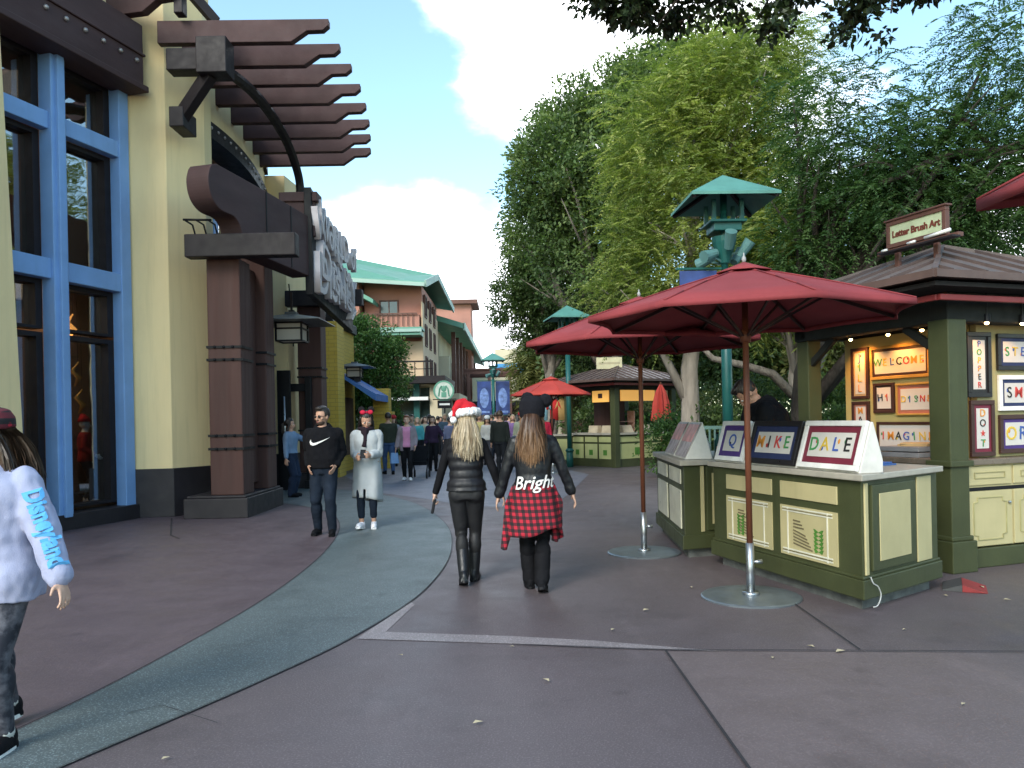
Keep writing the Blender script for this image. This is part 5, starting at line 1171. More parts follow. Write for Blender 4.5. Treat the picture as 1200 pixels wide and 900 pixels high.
def strands(f, hair, M_, n, length, width, seed=0, gap=0., front=False):
    # loose strands laid over the cap, each a thin bent ribbon with its own tint
    rnd = np.random.default_rng(seed+50); K = f.k; vs, fs, col = [], [], []
    for i in range(n):
        u = rnd.uniform(-1, 1); a = u*PI*.62; xr = math.sin(a); yb = -math.cos(a)
        if gap and abs(xr-.1) < gap and rnd.random() < .75: continue
        ln = length*rnd.uniform(.72, 1.06)*(1-.18*abs(xr)); ph = rnd.uniform(0, 6.3); wv = rnd.uniform(.004, .014); drift = rnd.normal(0, .012); w_ = rnd.uniform(.0022, .0048)*K; tint = np.clip(rnd.normal(.5, .22), 0, 1); lift = rnd.uniform(0, .022); pts = []
        m = 13
        for k in range(m):
            t = k/(m-1)
            if t < .18:
                q = t/.18; rr = .1+.9*math.sin(q*PI/2); p = Vector((xr*.088*rr, -.02+yb*.10*rr if yb < 0 else -.02+yb*.05*rr, 1.722-.11*(1-math.cos(q*PI/2))))
            else:
                q = (t-.18)/.82; z = 1.612-q*ln; sp = 1+.35*min(1, q*1.6)
                p = Vector((xr*width*sp*(.9-.25*max(0, q-.6))+drift*q*2.2+wv*math.sin(ph+q*7)*q, -.02+(yb*.095-.055*math.sin(min(1, q*1.7)*PI/2)*(-yb if yb < 0 else .25)-.01)-lift*q*.6+wv*.7*math.cos(ph+q*6)*q-(.012 if yb < 0 else 0), z))
            pts.append(M_ @ (p*K))
        side = Vector((math.cos(a), math.sin(a)*.7, 0)).normalized()
        if rnd.random() < .5: side = (side+Vector((0, .8, 0))).normalized()
        n0 = len(vs)
        for k, p in enumerate(pts):
            ww = w_*(1-.75*max(0, k/(m-1)-.7)/.3); vs.append(p-side*ww); vs.append(p+side*ww); col += [tint, tint]
        for k in range(m-1): fs.append((n0+2*k, n0+2*k+1, n0+2*k+3, n0+2*k+2))
    me = bpy.data.meshes.new('strands'); me.from_pydata(vs, [], fs); at = me.attributes.new('v', 'FLOAT', 'POINT'); at.data.foreach_set('value', np.array(col, np.float32)); return me
def strandmat(name, cols):
    m, nt, b = newmat(name); MATS[name] = m
    at = nd(nt, 'ShaderNodeAttribute', attribute_name='v'); r = nd(nt, 'ShaderNodeValToRGB'); e = r.color_ramp.elements
    e[0].position = .1; e[0].color = (*cols[0], 1); e[1].position = .9; e[1].color = (*cols[2], 1); x = e.new(.5); x.color = (*cols[1], 1)
    nt.links.new(at.outputs['Fac'], r.inputs[0]); c = r.outputs[0]
    if len(cols) > 3:      # dyed lighter towards the tips
        tc = nd(nt, 'ShaderNodeTexCoord'); sx = nd(nt, 'ShaderNodeSeparateXYZ'); nt.links.new(tc.outputs['Object'], sx.inputs[0]); mr = nd(nt, 'ShaderNodeMapRange'); nt.links.new(sx.outputs[2], mr.inputs[0]); mr.inputs[1].default_value = 1.52; mr.inputs[2].default_value = 1.15
        c = mixc(nt, mr.outputs[0], c, mixc(nt, at.outputs['Fac'], cols[3], cols[4]))
    nt.links.new(c, b.inputs['Base Color']); b.inputs['Roughness'].default_value = .42; b.inputs['Specular IOR Level'].default_value = .45; return m
def hairmat(name, a, b_, c):
    m, nt, bs = newmat(name); MATS[name] = m
    co = objco(nt, (1, 1, .06)); f = noise_fac(nt, co, 55, 4, .6, .25, .75); f2 = noise_fac(nt, co, 14, 3, .5, .3, .7)
    nt.links.new(mixc(nt, f2, mixc(nt, f, a, b_), mixc(nt, f, b_, c)), bs.inputs['Base Color']); bs.inputs['Roughness'].default_value = .38; bs.inputs['Specular IOR Level'].default_value = .5
    bump(nt, bs, f, .7, .01); return m
HB = hairmat('hair_black', (.008, .006, .006), (.016, .012, .01), (.028, .02, .016)); HBR = hairmat('hair_brown', (.03, .017, .01), (.06, .034, .02), (.10, .06, .035))
HBL = hairmat('hair_blonde', (.20, .13, .07), (.42, .32, .19), (.62, .52, .36)); HOM = hairmat('hair_ombre', (.05, .024, .014), (.16, .075, .03), (.30, .16, .07)); HRD = hairmat('hair_auburn', (.10, .03, .015), (.18, .06, .03), (.26, .10, .05))
def cloth(name, c, r=.85, var=.14, b=.25, sc=260, **k): k.setdefault('spec', .15); return mat(name, c, r, var, 6, b, sc, **k)
DENIM = cloth('dark_denim', (.011, .017, .029), .85, .25); BLK = cloth('black_cloth', (.007, .007, .009), .8, .2); BLKG = mat('black_leather', (.009, .010, .013), .38, .25, 8, .35, 60, spec=.4); PUFF = mat('black_puffer', (.008, .008, .011), .5, .2, 6, .2, 40)
def person(px, py, label, face, build, z=0, group=None, pos=None):
    g = pos if pos is not None else G(px, py)
    t = thing('person', label, 'person', (g.x, g.y, z), R(face), group); build(t); return t
LB, RB = R(0), R(0)
# ---- blonde woman, black puffer vest, santa hat (seen from behind)
def blonde(t):
    f = Fig(1.65, True, ((-.035, -.10), (.05, .13)), ((-.33, .12, .82), (.335, .05, .885)), R(2), R(14), 0, (.03, 0), .98, (.35, 0))
    f.body(.0062, SKINL, t, pose=('grip', 'hang'))
    f.trousers(t, mat('black_leggings', (.012, .012, .014), .6, .2, 6, .1, 200), .010, (.095, .064, .045), .008, 'leggings', .002)
    f.top(t, BLK, .010, .010, 1.1, 1.43, .97, (.052, .043, .036), name='sleeved_top', wr=.004)
    f.top(t, PUFF, .009, .022, .90, 1.45, 0, quilt=.016, name='puffer_vest', wr=.004, sleeves=False, collar=.09)
    f.shoes(t, BLKG, .008, boot=.80, rad=.062, heel=1)
    hr = f.hair(t, HBL, .008, 'cap'); link('strands', strands(f, hr, f.Mh, 900, .40, .082, 1, .16), strandmat('blonde_strands', ((.10, .065, .035), (.36, .27, .16), (.68, .58, .42))), hr)
    K = f.k; h = MB(); rs = [(0, -.01*K, 1.64*K, .106*K, .116*K), (0, -.012*K, 1.69*K, .108*K, .115*K), (0, -.015*K, 1.725*K, .088*K, .095*K), (-.01*K, -.02*K, 1.745*K, .06*K, .07*K)]
    h.rings(rs, 22, M=f.Mh); h.tube([f.Mh @ Vector(q)*1 for q in ((-.01*K, -.03*K, 1.725*K), (-.065*K, -.07*K, 1.72*K), (-.11*K, -.10*K, 1.67*K), (-.122*K, -.105*K, 1.61*K))], [.062*K, .05*K, .034*K, .02*K], 12)
    hat = link('santa_hat', remesh(h, .008, 3, 'santa_hat'), cloth('santa_red', (.50, .02, .03), .9), t, True)
    b = MB(); b.tube([f.Mh @ Vector((.110*math.cos(a)*K, (-.012+.120*math.sin(a))*K, (1.638+.016*math.sin(a+2.6))*K)) for a in [2*PI*i/24 for i in range(25)]], .040*K, 10); me = remesh(b, .008, 1, 'hat_brim'); wrinkle(me, .010, 40); link('fur_brim', me, cloth('white_fur', (.78, .78, .8), 1.0, .1, .6, 90), hat, True)
    b = MB(); b.ball(f.Mh @ Vector((-.125*K, -.108*K, 1.58*K)), .034*K); me = b.mesh('pompom'); link('pompom', me, MATS['white_fur'], hat, True)
tb = person(549, 684, 'blonde woman walking away in black puffer vest, leggings and red santa hat', 0, blonde)
def held(name, label, cat, M, fn):
    t_ = MB(); fn(t_); o = t_.build(name, BLACK, None, bevel=.003); o.matrix_basis = M; return props(o, label, cat)
gx = tb.location; held('phone', 'black phone held low in the hand of the blonde woman', 'phone', T(gx.x-.325, gx.y+.12, .725) @ roty(.2), lambda q: q.box(-.012, .012, -.037, .037, -.07, .07))
# ---- woman with black eared hat and plaid shirt round the waist
PL, pn, pb = newmat('red_black_plaid'); co = nd(pn, 'ShaderNodeTexCoord'); sx_ = nd(pn, 'ShaderNodeSeparateXYZ'); pn.links.new(co.outputs['Object'], sx_.inputs[0])
u_ = mathn(pn, 'GREATER_THAN', mathn(pn, 'FRACT', mathn(pn, 'MULTIPLY', mathn(pn, 'ADD', sx_.outputs[0], mathn(pn, 'MULTIPLY', sx_.outputs[2], .12)), 17.5)), .5)
v_ = mathn(pn, 'GREATER_THAN', mathn(pn, 'FRACT', mathn(pn, 'MULTIPLY', sx_.outputs[2], 17.5)), .5); s_ = mathn(pn, 'MULTIPLY', mathn(pn, 'ADD', u_, v_), .5)
rp = nd(pn, 'ShaderNodeValToRGB'); e = rp.color_ramp.elements; rp.color_ramp.interpolation = 'CONSTANT'; e[0].position = 0; e[0].color = (.42, .016, .035, 1); e[1].position = .8; e[1].color = (.012, .01, .012, 1); x_ = e.new(.3); x_.color = (.10, .01, .018, 1)
pn.links.new(s_, rp.inputs[0]); pn.links.new(rp.outputs[0], pb.inputs['Base Color']); pb.inputs['Roughness'].default_value = .9; bump(pn, pb, noise_fac(pn, objco(pn), 300, 2), .2, .003)
LETW = mat('white_print', (.78, .76, .74), .7)
def eared(t):
    f = Fig(1.66, True, ((-.05, .12), (.055, -.10)), ((-.345, .10, .80), (.375, .10, .835)), R(2), R(-6), 0, (0, .03), 1.06, (0, .35))
    f.body(.0062, SKINL, t, pose=('hang', 'hang'))
    f.trousers(t, BLK, .010, (.10, .074, .068), .010, 'trousers', .008)
    f.top(t, BLKG, .010, .022, .96, 1.45, .96, (.064, .053, .046), name='leather_jacket', wr=.009, collar=.07, cuff=.006)
    f.shoes(t, BLK, .008, boot=.55, rad=.076)
    hr = f.hair(t, HOM, .008, 'cap'); link('strands', strands(f, hr, f.Mh, 900, .44, .078, 3), strandmat('ombre_strands', ((.018, .010, .007), (.05, .024, .014), (.10, .05, .026), (.13, .055, .022), (.36, .20, .09))), hr)
    K = f.k
    h = MB(); h.rings([(0, -.012*K, 1.585*K, .102*K, .112*K), (0, -.012*K, 1.65*K, .114*K, .125*K), (0, -.015*K, 1.72*K, .104*K, .112*K), (0, -.018*K, 1.765*K, .06*K, .065*K)], 22, M=f.Mh)
    hat = link('knit_hat', remesh(h, .009, 3, 'knit_hat'), cloth('black_knit', (.012, .012, .016), 1.0, .2, .6, 120), t, True)
    for sx, zz in ((-.35, 1.745), (1, 1.725)):
        b = MB(); b.ball(f.Mh @ Vector((sx*.112*K, (-.0 if sx > 0 else .03)*K, zz*K)), (.064*K, .05*K, .066*K), 16, 10); me = remesh(b, .009, 1, 'ear'); wrinkle(me, .006, 40, seed=sx); link('ear', me, MATS['black_knit'], hat, True)
    # shirt tied round the waist
    def skirt(a):
        dz = .06*math.sin(a*2+.6)+.035*math.sin(a*3)
        return .53-dz*.8
    n = 44; vs, fs = [], []; lv = 12
    for li in range(lv+1):
        t_ = li/lv
        for k in range(n):
            a = 2*PI*k/n; zt = .985+.012*math.sin(3*a); zb = skirt(a); z = zt+(zb-zt)*t_
            rr = 1+.42*t_+.06*math.sin(a*7+1)*t_+.03*math.sin(a*13)*t_
            vs.append((.172*rr*math.cos(a)*K*(1+.0), (.128*rr*math.sin(a)-.01)*K, z*K))
    for li in range(lv):
        for k in range(n): j = (k+1) % n; fs.append((li*n+k, li*n+j, (li+1)*n+j, (li+1)*n+k))
    me = bpy.data.meshes.new('tied_shirt'); me.from_pydata(vs, [], fs); sh = link('tied_shirt', me, PL, t, True); so2 = sh.modifiers.new('c', 'SOLIDIFY'); so2.thickness = .012
    for sx, pts in ((-1, ((-.15, -.02, .97), (-.22, -.01, .80), (-.245, -.01, .58), (-.285, -.02, .38))), (1, ((.15, .0, .97), (.22, .02, .80), (.215, .03, .60), (.18, .03, .44)))):
        q = MB(); q.tube([Vector(p)*K for p in pts], [(.05*K, .03*K), (.055*K, .03*K), (.05*K, .025*K), (.035*K, .02*K)], 12); me = remesh(q, .011, 2, 'sleeve'); wrinkle(me, .008, 14, seed=sx); link('shirt_sleeve', me, PL, sh, True)
    # printed word across the lower back: curved with the body
    tm = text_mesh('Bright', .165, .002, rotx(PI/2), shear=.3, offset=.002)
    for v in tm.vertices:
        x = v.co.x; z = v.co.z+1.0+.05*x+.3*max(0, 0)*x; ang = x/.185; d_ = .150+v.co.y*-1
        v.co = Vector((math.sin(ang)*.195, -math.cos(ang)*.155-.018+v.co.y, z+.0))*K
    link('printed_word', tm, LETW, t)
te = person(628, 692, 'woman walking away in black leather jacket with red plaid shirt tied round her waist', 0, eared)
# ---- man in black hoodie, facing the viewer
def hoodie(t):
    f = Fig(1.74, False, ((-.115, .07), (.10, -.04)), ((-.175, .075, .935), (.175, .075, .935)), 0, R(-28), R(6), (0, 0), 1.08)
    f.body(.0065, SKIN, t, pose=('pocket', 'pocket'))
    f.trousers(t, DENIM, .011, (.108, .078, .058), .012, 'jeans', .006)
    f.top(t, cloth('black_hoodie', (.007, .007, .009), .95, .2), .010, .035, .90, 1.44, .92, (.078, .066, .055), hem=-.01, name='hoodie', wr=.010, hood=1, belly=.02, cuff=.004)
    f.shoes(t, BLK, .008, boot=.28, rad=.055); f.hair(t, HB, .008, 'short')
    K = f.k; b = MB(); b.ball((0, .036*K, 1.515*K), (.055*K, .05*K, .038*K), 14, 9, M=f.Mh); b.ball((0, .082*K, 1.543*K), (.024*K, .012*K, .006*K), 10, 6, M=f.Mh); link('beard', remesh(b, .007, 2, 'beard'), mat('beard_stubble', (.05, .03, .022), .8, .3, 80), t, True)
    g = MB()
    for sx in (-1, 1):
        g.ball(f.Mh @ Vector((sx*.031*K, .088*K, 1.59*K)), (.021*K, .006*K, .017*K), 12, 8); g.tube([f.Mh @ Vector((sx*.05*K, .082*K, 1.595*K)), f.Mh @ Vector((sx*.08*K, -.0, 1.59*K))], .003, 6)
    g.build('sunglasses', BLACK, t, True)
    # white tick mark printed on the chest
    up_ = [(-.125, .035), (-.118, .0), (-.085, -.016), (-.04, -.006), (.04, .022), (.13, .058), (.04, .006), (-.05, -.038), (-.095, -.05), (-.135, -.035), (-.145, .0)]
    vs = [(x*1.05, 0, z) for x, z in up_]; bm = bmesh.new(); vv = []
    me = bpy.data.meshes.new('chest_logo'); fc = bm.faces.new([bm.verts.new(v) for v in vs]); bmesh.ops.triangulate(bm, faces=[fc]); bmesh.ops.subdivide_edges(bm, edges=bm.edges[:], cuts=2, use_grid_fill=True); bm.to_mesh(me); bm.free()
    for v in me.vertices:
        x, z = v.co.x, v.co.z; a = x/.25; v.co = Vector((-math.sin(a)*.25, math.sqrt(max(0, 1-math.sin(a)**2))*.178+.006, 1.255+z))*K
    link('chest_logo', me, LETW, t)
tm_ = person(381, 627, 'man in black hoodie with a white tick mark and dark jeans, hands in pockets', 180, hoodie)
# ---- woman in pale grey long wrap looking at her phone
GREYK = cloth('pale_grey_knit', (.42, .44, .45), .95, .08, .45, 150)
def greywrap(t):
    f = Fig(1.68, True, ((-.085, .02), (.075, .12)), ((-.09, .25, 1.08), (.10, .26, 1.06)), R(2), R(14), R(24), (.0, .0), 1.05, (0, -.15))
    f.body(.0065, SKIN, t, pose=('grip', 'grip'))
    f.trousers(t, DENIM, .011, (.085, .062, .052), .006, 'jeans', .003, short=.72)
    f.top(t, GREYK, .010, .032, .98, 1.44, .95, (.080, .064, .05), name='wrap_sweater', wr=.009, belly=.012)
    K = f.k; m_ = MB(); n = 40; vs, fs = [], []
    for li in range(15):
        t_ = li/14; z = 1.04-.62*t_
        for k in range(n):
            a = 2*PI*k/n+PI/2; slit = .012*math.sin(a*6)*t_+.02*math.sin(a*2+1)*t_
            vs.append((((.178+.01*math.sin(t_*3)+slit)*math.cos(a))*K, ((.145+.05*t_+slit)*math.sin(a)+.02*t_)*K, (z+(.05*t_*math.cos(a-1.0)))*K))
    for li in range(14):
        for k in range(n):
            if k == n-1 and li > 10: continue
            j = (k+1) % n; fs.append((li*n+k, li*n+j, (li+1)*n+j, (li+1)*n+k))
    me = bpy.data.meshes.new('long_tunic'); me.from_pydata(vs, [], fs); wrinkle(me, .010, 8, (1, 1, .3)); o = link('long_tunic', me, GREYK, t, True); o.modifiers.new('c', 'SOLIDIFY').thickness = .012
    s_ = MB(); s_.ball((0, .075*K, 1.40*K), (.075*K, .055*K, .075*K), 14, 9, M=f.Mu); s_.bar(f.Mu @ Vector((0, .11*K, 1.46*K)), f.Mu @ Vector((.02*K, .145*K, 1.20*K)), .09, .03); s_.tube([f.Mu @ Vector((.085*math.cos(a)*K, (.005+.085*math.sin(a))*K, (1.46)*K)) for a in [2*PI*i/16 for i in range(17)]], .035*K, 8)
    link('dark_scarf', remesh(s_, .010, 3, 'scarf'), cloth('plum_scarf', (.022, .014, .02), .9), t, True)
    f.shoes(t, mat('white_sneaker', (.75, .74, .78), .5), .008, WHITE); f.hair(t, HB, .008, 'bun')
    e = MB()
    for sx in (-1, 1): e.ball(f.Mh @ Vector((sx*.062*K, -.02*K, 1.735*K)), (.05*K, .022*K, .05*K), 16, 10)
    e.tube([f.Mh @ Vector((.088*math.cos(a)*K, -.005*K, (1.61+.105*math.sin(a))*K)) for a in [PI*i/12 for i in range(13)]], .010*K, 8); hb = e.build('ear_headband', cloth('headband_black', (.014, .012, .014), .9), t, True)
    b = MB(); b.ball(f.Mh @ Vector((-.0*K, .02*K, 1.715*K)), (.018*K, .018*K, .018*K), 10, 7)
    for sx in (-1, 1): b.ball(f.Mh @ Vector((sx*.05*K+.0, .025*K, 1.72*K)), (.042*K, .018*K, .032*K), 12, 8)
    b.build('red_bow', cloth('bow_red', (.50, .02, .05), .7), hb, True)
tg = person(432, 619, 'woman in long pale grey knit wrap looking down at a phone, red bow headband', 180, greywrap)
gl = tg.location; held('phone', 'dark phone held in both hands by the woman in pale grey', 'phone', T(gl.x-.0, gl.y-.33, 1.09) @ rotx(-.6), lambda q: q.box(-.038, .038, -.006, .006, -.07, .07))
# ---- girl in white sweatshirt at the left edge, walking towards the viewer
def girl(t):
    f = Fig(1.60, True, ((-.05, .03), (.20, -.30)), ((-.43, .08, .84), (.27, -.02, .78)), R(3), R(-30), R(4), (.0, .03), 1.1, (0, 0))
    f.body(.0062, SKINL, t, pose=('hang', 'hang'))
    cm, cn, cb = newmat('marbled_leggings'); oc = objco(cn); fz = noise_fac(cn, oc, 13, 6, .65, .40, .60); cn.links.new(mixc(cn, fz, (.012, .014, .024), (.10, .10, .12)), cb.inputs['Base Color']); cb.inputs['Roughness'].default_value = .7
    f.trousers(t, cm, .010, (.10, .066, .046), .010, 'leggings', .002, short=.93)
    SW = cloth('white_sweatshirt', (.37, .39, .54), .95, .04, .35, 180)
    top = f.top(t, SW, .009, .055, .775, 1.44, .97, (.088, .078, .060), name='sweatshirt', wr=.012, hood=1, cuff=.008, seed=4)
    f.shoes(t, BLK, .007, WHITE); K = f.k
    for i, (h, kn, an, tp) in enumerate(f.leg): q = MB(); q.limb([an, an.lerp(kn, .14)], [.043*K, .045*K], 12); q.build('sock', WHITE, t, True)
    hr = f.hair(t, HBR, .008, 'cap'); link('strands', strands(f, hr, f.Mh, 700, .32, .085, 7), strandmat('brown_strands', ((.02, .012, .008), (.05, .03, .018), (.10, .06, .038))), hr)
    h = MB(); h.rings([(0, -.014*K, 1.635*K, .096*K, .110*K), (0, -.014*K, 1.68*K, .10*K, .112*K), (0, -.016*K, 1.72*K, .078*K, .09*K), (0, -.02*K, 1.74*K, .03*K, .035*K)], 22, M=f.Mh); hat = link('plaid_cap', remesh(h, .008, 3, 'plaid_cap'), PL, t, True)
    b = MB(); [b.ball(f.Mh @ Vector((-.085*K, (.03+sx*.035)*K, 1.645*K)), (.02*K, .036*K, .024*K), 12, 8) for sx in (-1, 1)]; b.build('bow', BLACK, hat, True)
    LB_ = mat('sleeve_print_blue', (.10, .38, .70), .7)
    # word running down the sleeve of the arm nearest the store
    sh, el, wr = f.arm[0]; L1 = (el-sh).length; L2 = (wr-el).length; tot = (L1+L2)*.80
    tm2 = text_mesh('Disneyland', .105, .0015, Matrix.Identity(4), align='LEFT', offset=.005); w_ = max(v.co.x for v in tm2.vertices)
    for v in tm2.vertices:
        s_ = .06+v.co.x/w_*tot; p = sh+(el-sh)*(s_/L1) if s_ < L1 else el+(wr-el)*((s_-L1)/L2); d = ((el-sh) if s_ < L1 else (wr-el)).normalized()
        out = Vector((-.75, .66, 0)); out = (out-d*out.dot(d)).normalized(); side = d.cross(out); r_ = (.088+(.078-.088)*min(1, s_/L1))*K if s_ < L1 else (.078-.016*(s_-L1)/L2)*K
        ang = v.co.y/r_*1.0; v.co = p+(out*math.cos(ang)-side*math.sin(ang))*(r_+.012+v.co.z)
    link('sleeve_word', tm2, LB_, t)
    q = MB()
    me = bpy.data.meshes.new('chest_emblem'); vs, fs = [], []
    for r0, r1 in ((.034, .042), (.0, .014), (.02, .026)):
        n0 = len(vs)
        for k in range(24):
            a = 2*PI*k/24
            for rr in (r0, r1): vs.append((rr*math.cos(a), 0, rr*math.sin(a)))
        for k in range(24): j = (k+1) % 24; fs.append((n0+2*k, n0+2*k+1, n0+2*j+1, n0+2*j))
    me.from_pydata([((-.085+x)*K, (.164+.012*0-.25*(x)**2+(z)*-.25+.02)*K, (1.245+z)*K) for x, y, z in vs], [], fs); link('chest_emblem', me, LB_, t)
gg = G(17, 880); person(0, 0, 'girl in white sweatshirt with blue sleeve lettering and red plaid cap, left edge', 172, girl, pos=Vector((gg.x-.08, gg.y+.03, 0)))
# ---- worker by the store door, reaching up
def worker(t):
    f = Fig(1.62, True, ((-.10, 0), (.10, .03)), ((-.15, .42, 1.33), (.27, .02, .85)), 0, R(10), 0, (0, 0), 1.08)
    f.body(.009, SKIN, t, pose=('flat', 'hang')); f.trousers(t, cloth('navy_trousers', (.018, .028, .055), .85), .012, (.112, .085, .075), .014, 'trousers', .006)
    f.top(t, cloth('blue_shirt', (.17, .25, .38), .85), .012, .028, .96, 1.44, .93, (.07, .056, .046), name='shirt', wr=.008, collar=.05); f.shoes(t, BLK, .010); f.hair(t, HB, .011, 'tail')
    q = MB(); q.rings([(0, -.005, z, .168, .128, .9) for z in (.955, .99)], 24); q.build('belt', BLACK, t)
    wv = f.arm[0][2]; q = MB(); q.ball(wv+Vector((0, .07, .05)), (.045, .05, .075)); q.build('white_glove', WHITE, t, True)
person(323, 583, 'worker in blue shirt and navy trousers reaching up beside the store door', -100, worker, pos=Vector((-4.62, 16.7, 0)))
# ---- seller in black behind the counter
def seller(t):
    f = Fig(1.97, False, ((-.1, 0), (.1, .05)), ((-.22, .35, 1.02), (.22, .38, 1.02)), R(14), 0, R(42), (0, 0), 1.28)
    f.body(.009, SKIN, t); f.trousers(t, BLK, .014); f.top(t, BLK, .012, .06, .86, 1.46, .95, (.095, .08, .06), name='jacket', wr=.012, hood=1); f.shoes(t, BLK, .01); f.hair(t, HB, .01, 'short')
person(0, 0, 'seller in black leaning with bowed head behind the green counter', 80, seller, pos=Vector((2.84, 8.7, 0)))
# ---- mannequins behind the glass
MANN = mat('mannequin_white', (.6, .6, .6), .35)
for k, (s_, y_, rz_, lb) in enumerate(((-.36, .62, -60, 'white mannequin in a dark red jacket and santa hat behind the right window'), (-1.85, .75, -50, 'pale mannequin in dark clothes behind the left window'))):
    p = WM @ Vector((s_, y_, .281))
    def mann(t):
        f = Fig(1.40, True, ((-.07, 0), (.07, .06)), ((-.24, .08, .85), (.30, .16, .98))); f.body(.011, MANN, t); f.trousers(t, cloth('grey_trousers', (.05, .055, .06)), .014); f.top(t, cloth('dark_red_jacket', (.26, .02, .025)) if k == 0 else cloth('pale_jacket', (.3, .3, .3)), .013, .028, .84, 1.44, .93, (.068, .056, .046)); f.shoes(t, MANN, .012)
        K = f.k; h = MB(); h.rings([(0, -.01, 1.64*K, .105*K, .115*K), (0, -.01, 1.72*K, .07*K, .08*K), (-.03, -.03, 1.79*K, .03*K, .03*K)], 16, M=f.Mh); h.build('hat', MATS['santa_red'], t, True)
    o = thing('mannequin', lb, 'mannequin', p, R(rz_)); mann(o)
for i, (s_, y_, z_) in enumerate(((-.42, .75, 2.45), (-.40, .7, 2.0), (-.46, .8, 3.25))):
    p = WM @ Vector((s_, y_, z_)); t = thing('hanging_ornament', ['gold curled ornament hanging high in the shop window', 'gold teardrop ornament hanging above the red mannequin', 'small glowing orange lamp hanging at the top of the window'][i], 'ornament', p, .5)
    m = MB(); m.tube([(0, 0, -.22), (.07, 0, -.08), (-.03, 0, .04), (.06, 0, .18)], [.012, .05, .04, .01], 10); m.build('shape', mat('gold_ornament', (.60, .36, .10), .35, metal=.4) if i < 2 else emis('orange_lamp', (.9, .35, .08), 1.2), t, True)
    m = MB(); m.tube([(0.05, 0, .18), (.05, 0, .5 if i == 2 else 1.2)], .004, 5); m.build('cord', BLACK, t)
# ---- the crowd further on
CC_ = [(.30, .20, .24), (.03, .04, .03), (.02, .02, .025), (.10, .03, .10), (.05, .25, .28), (.40, .40, .40), (.05, .07, .14), (.28, .04, .04), (.12, .13, .09), (.35, .30, .22), (.015, .015, .02), (.20, .28, .40)]
def crowd(t, H, fem, c_top, c_leg, hm, stride=.12, hands=None, skin=SKIN, style='short', vox=.02, shoe=None, arm=.92, coat=None):
    f = Fig(H, fem, ((-.08, stride), (.09, -stride)), hands or ((-.27, .06, .82), (.27, -.02, .82)), 0, 0, R(4)); f.body(vox*.65, skin, t); f.trousers(t, c_leg, vox, wr=0)
    f.top(t, c_top, vox, .028, .88, 1.43, arm, (.07, .056, .046), wr=.006); f.shoes(t, shoe or BLK, .014); f.hair(t, hm, vox*.8, style, .3)
    return f
def cm_(c): return cloth('crowd_cloth_%d' % int(sum(x*1000*(i+1) for i, x in enumerate(c))), c)
def pink(t):
    f = crowd(t, 1.66, True, cm_((.62, .26, .42)), BLK, HRD, .1, ((-.22, .10, .90), (.30, .02, .82)), SKINL, 'short', .016, MATS['white_sneaker'])
    mb = MB(); f.torso(mb, .045, .78, 1.40); [f.limb(mb, [a, b_, b_.lerp(c, .8)], [.08, .066, .055]) for a, b_, c in f.arm]; me = remesh(mb, .018, 2, 'cardigan')
    bm = bmesh.new(); bm.from_mesh(me); bmesh.ops.delete(bm, geom=[v for v in bm.verts if v.co.y > .05 and abs(v.co.x) < .085 and v.co.z > .7], context='VERTS'); bm.to_mesh(me); bm.free(); link('cardigan', me, cm_((.26, .22, .25)), t, True).modifiers.new('c', 'SOLIDIFY').thickness = .01
    q = MB(); q.rings([(.33, .0, .72, .09, .05, .7), (.33, 0, .45, .12, .07, .7)], 14); q.build('blue_bag', cm_((.20, .35, .62)), t)
person(478, 563, 'woman in pink top and grey cardigan walking towards the viewer with a pale blue bag', 182, pink)
def backpacker(t):
    f = crowd(t, 1.76, False, cm_((.035, .04, .028)), cloth('blue_jeans', (.05, .09, .19)), HB, .14, None, SKIN, 'short', .017)
person(456, 556, 'man in dark olive jacket and blue jeans walking away behind the woman in grey', 20, backpacker)
def red_shirt(t): crowd(t, 1.70, False, cm_((.42, .02, .05)), cm_((.02, .025, .05)), HB, .08, None, SKIN, 'short', .018)
person(636, 556, 'person in bright red top standing before the clothes stall', 10, red_shirt)
def dark_coat(t): crowd(t, 1.74, False, cm_((.016, .02, .018)), cm_((.014, .016, .02)), HBR, .1, None, SKIN, 'short', .017)
person(587, 556, 'man in dark jacket seen between the two women walking away', -15, dark_coat)
def purple(t): crowd(t, 1.64, True, cm_((.035, .02, .045)), BLK, HBR, .1, ((-.30, .25, 1.05), (.25, .05, .85)), SKINL, 'long', .018)
person(508, 552, 'woman in dark purple jacket holding out her arm left of the blonde woman', 185, purple)
def teal_p(t): crowd(t, 1.62, True, cm_((.06, .30, .34)), BLK, HBL, .1, None, SKINL, 'long', .02)
person(490, 545, 'woman in turquoise top among the far walkers', 178, teal_p)
rows = [(468, 541, 1.70, 'black jacket', 2, True), (447, 540, 1.72, 'rust top', 7, False), (499, 541, 1.66, 'pale grey shirt', 5, True), (522, 538, 1.75, 'navy jacket', 6, False), (534, 535, 1.62, 'tan coat', 9, True), (556, 533, 1.70, 'olive jacket', 8, False), (568, 537, 1.68, 'black coat', 10, True), (598, 536, 1.72, 'dusty pink top', 0, False), (607, 533, 1.66, 'sky blue shirt', 11, True), (577, 531, 1.7, 'turquoise shirt', 4, False), (618, 536, 1.7, 'red sweater', 7, True), (514, 533, 1.68, 'charcoal coat', 2, False), (543, 530, 1.66, 'plum coat', 3, True)]
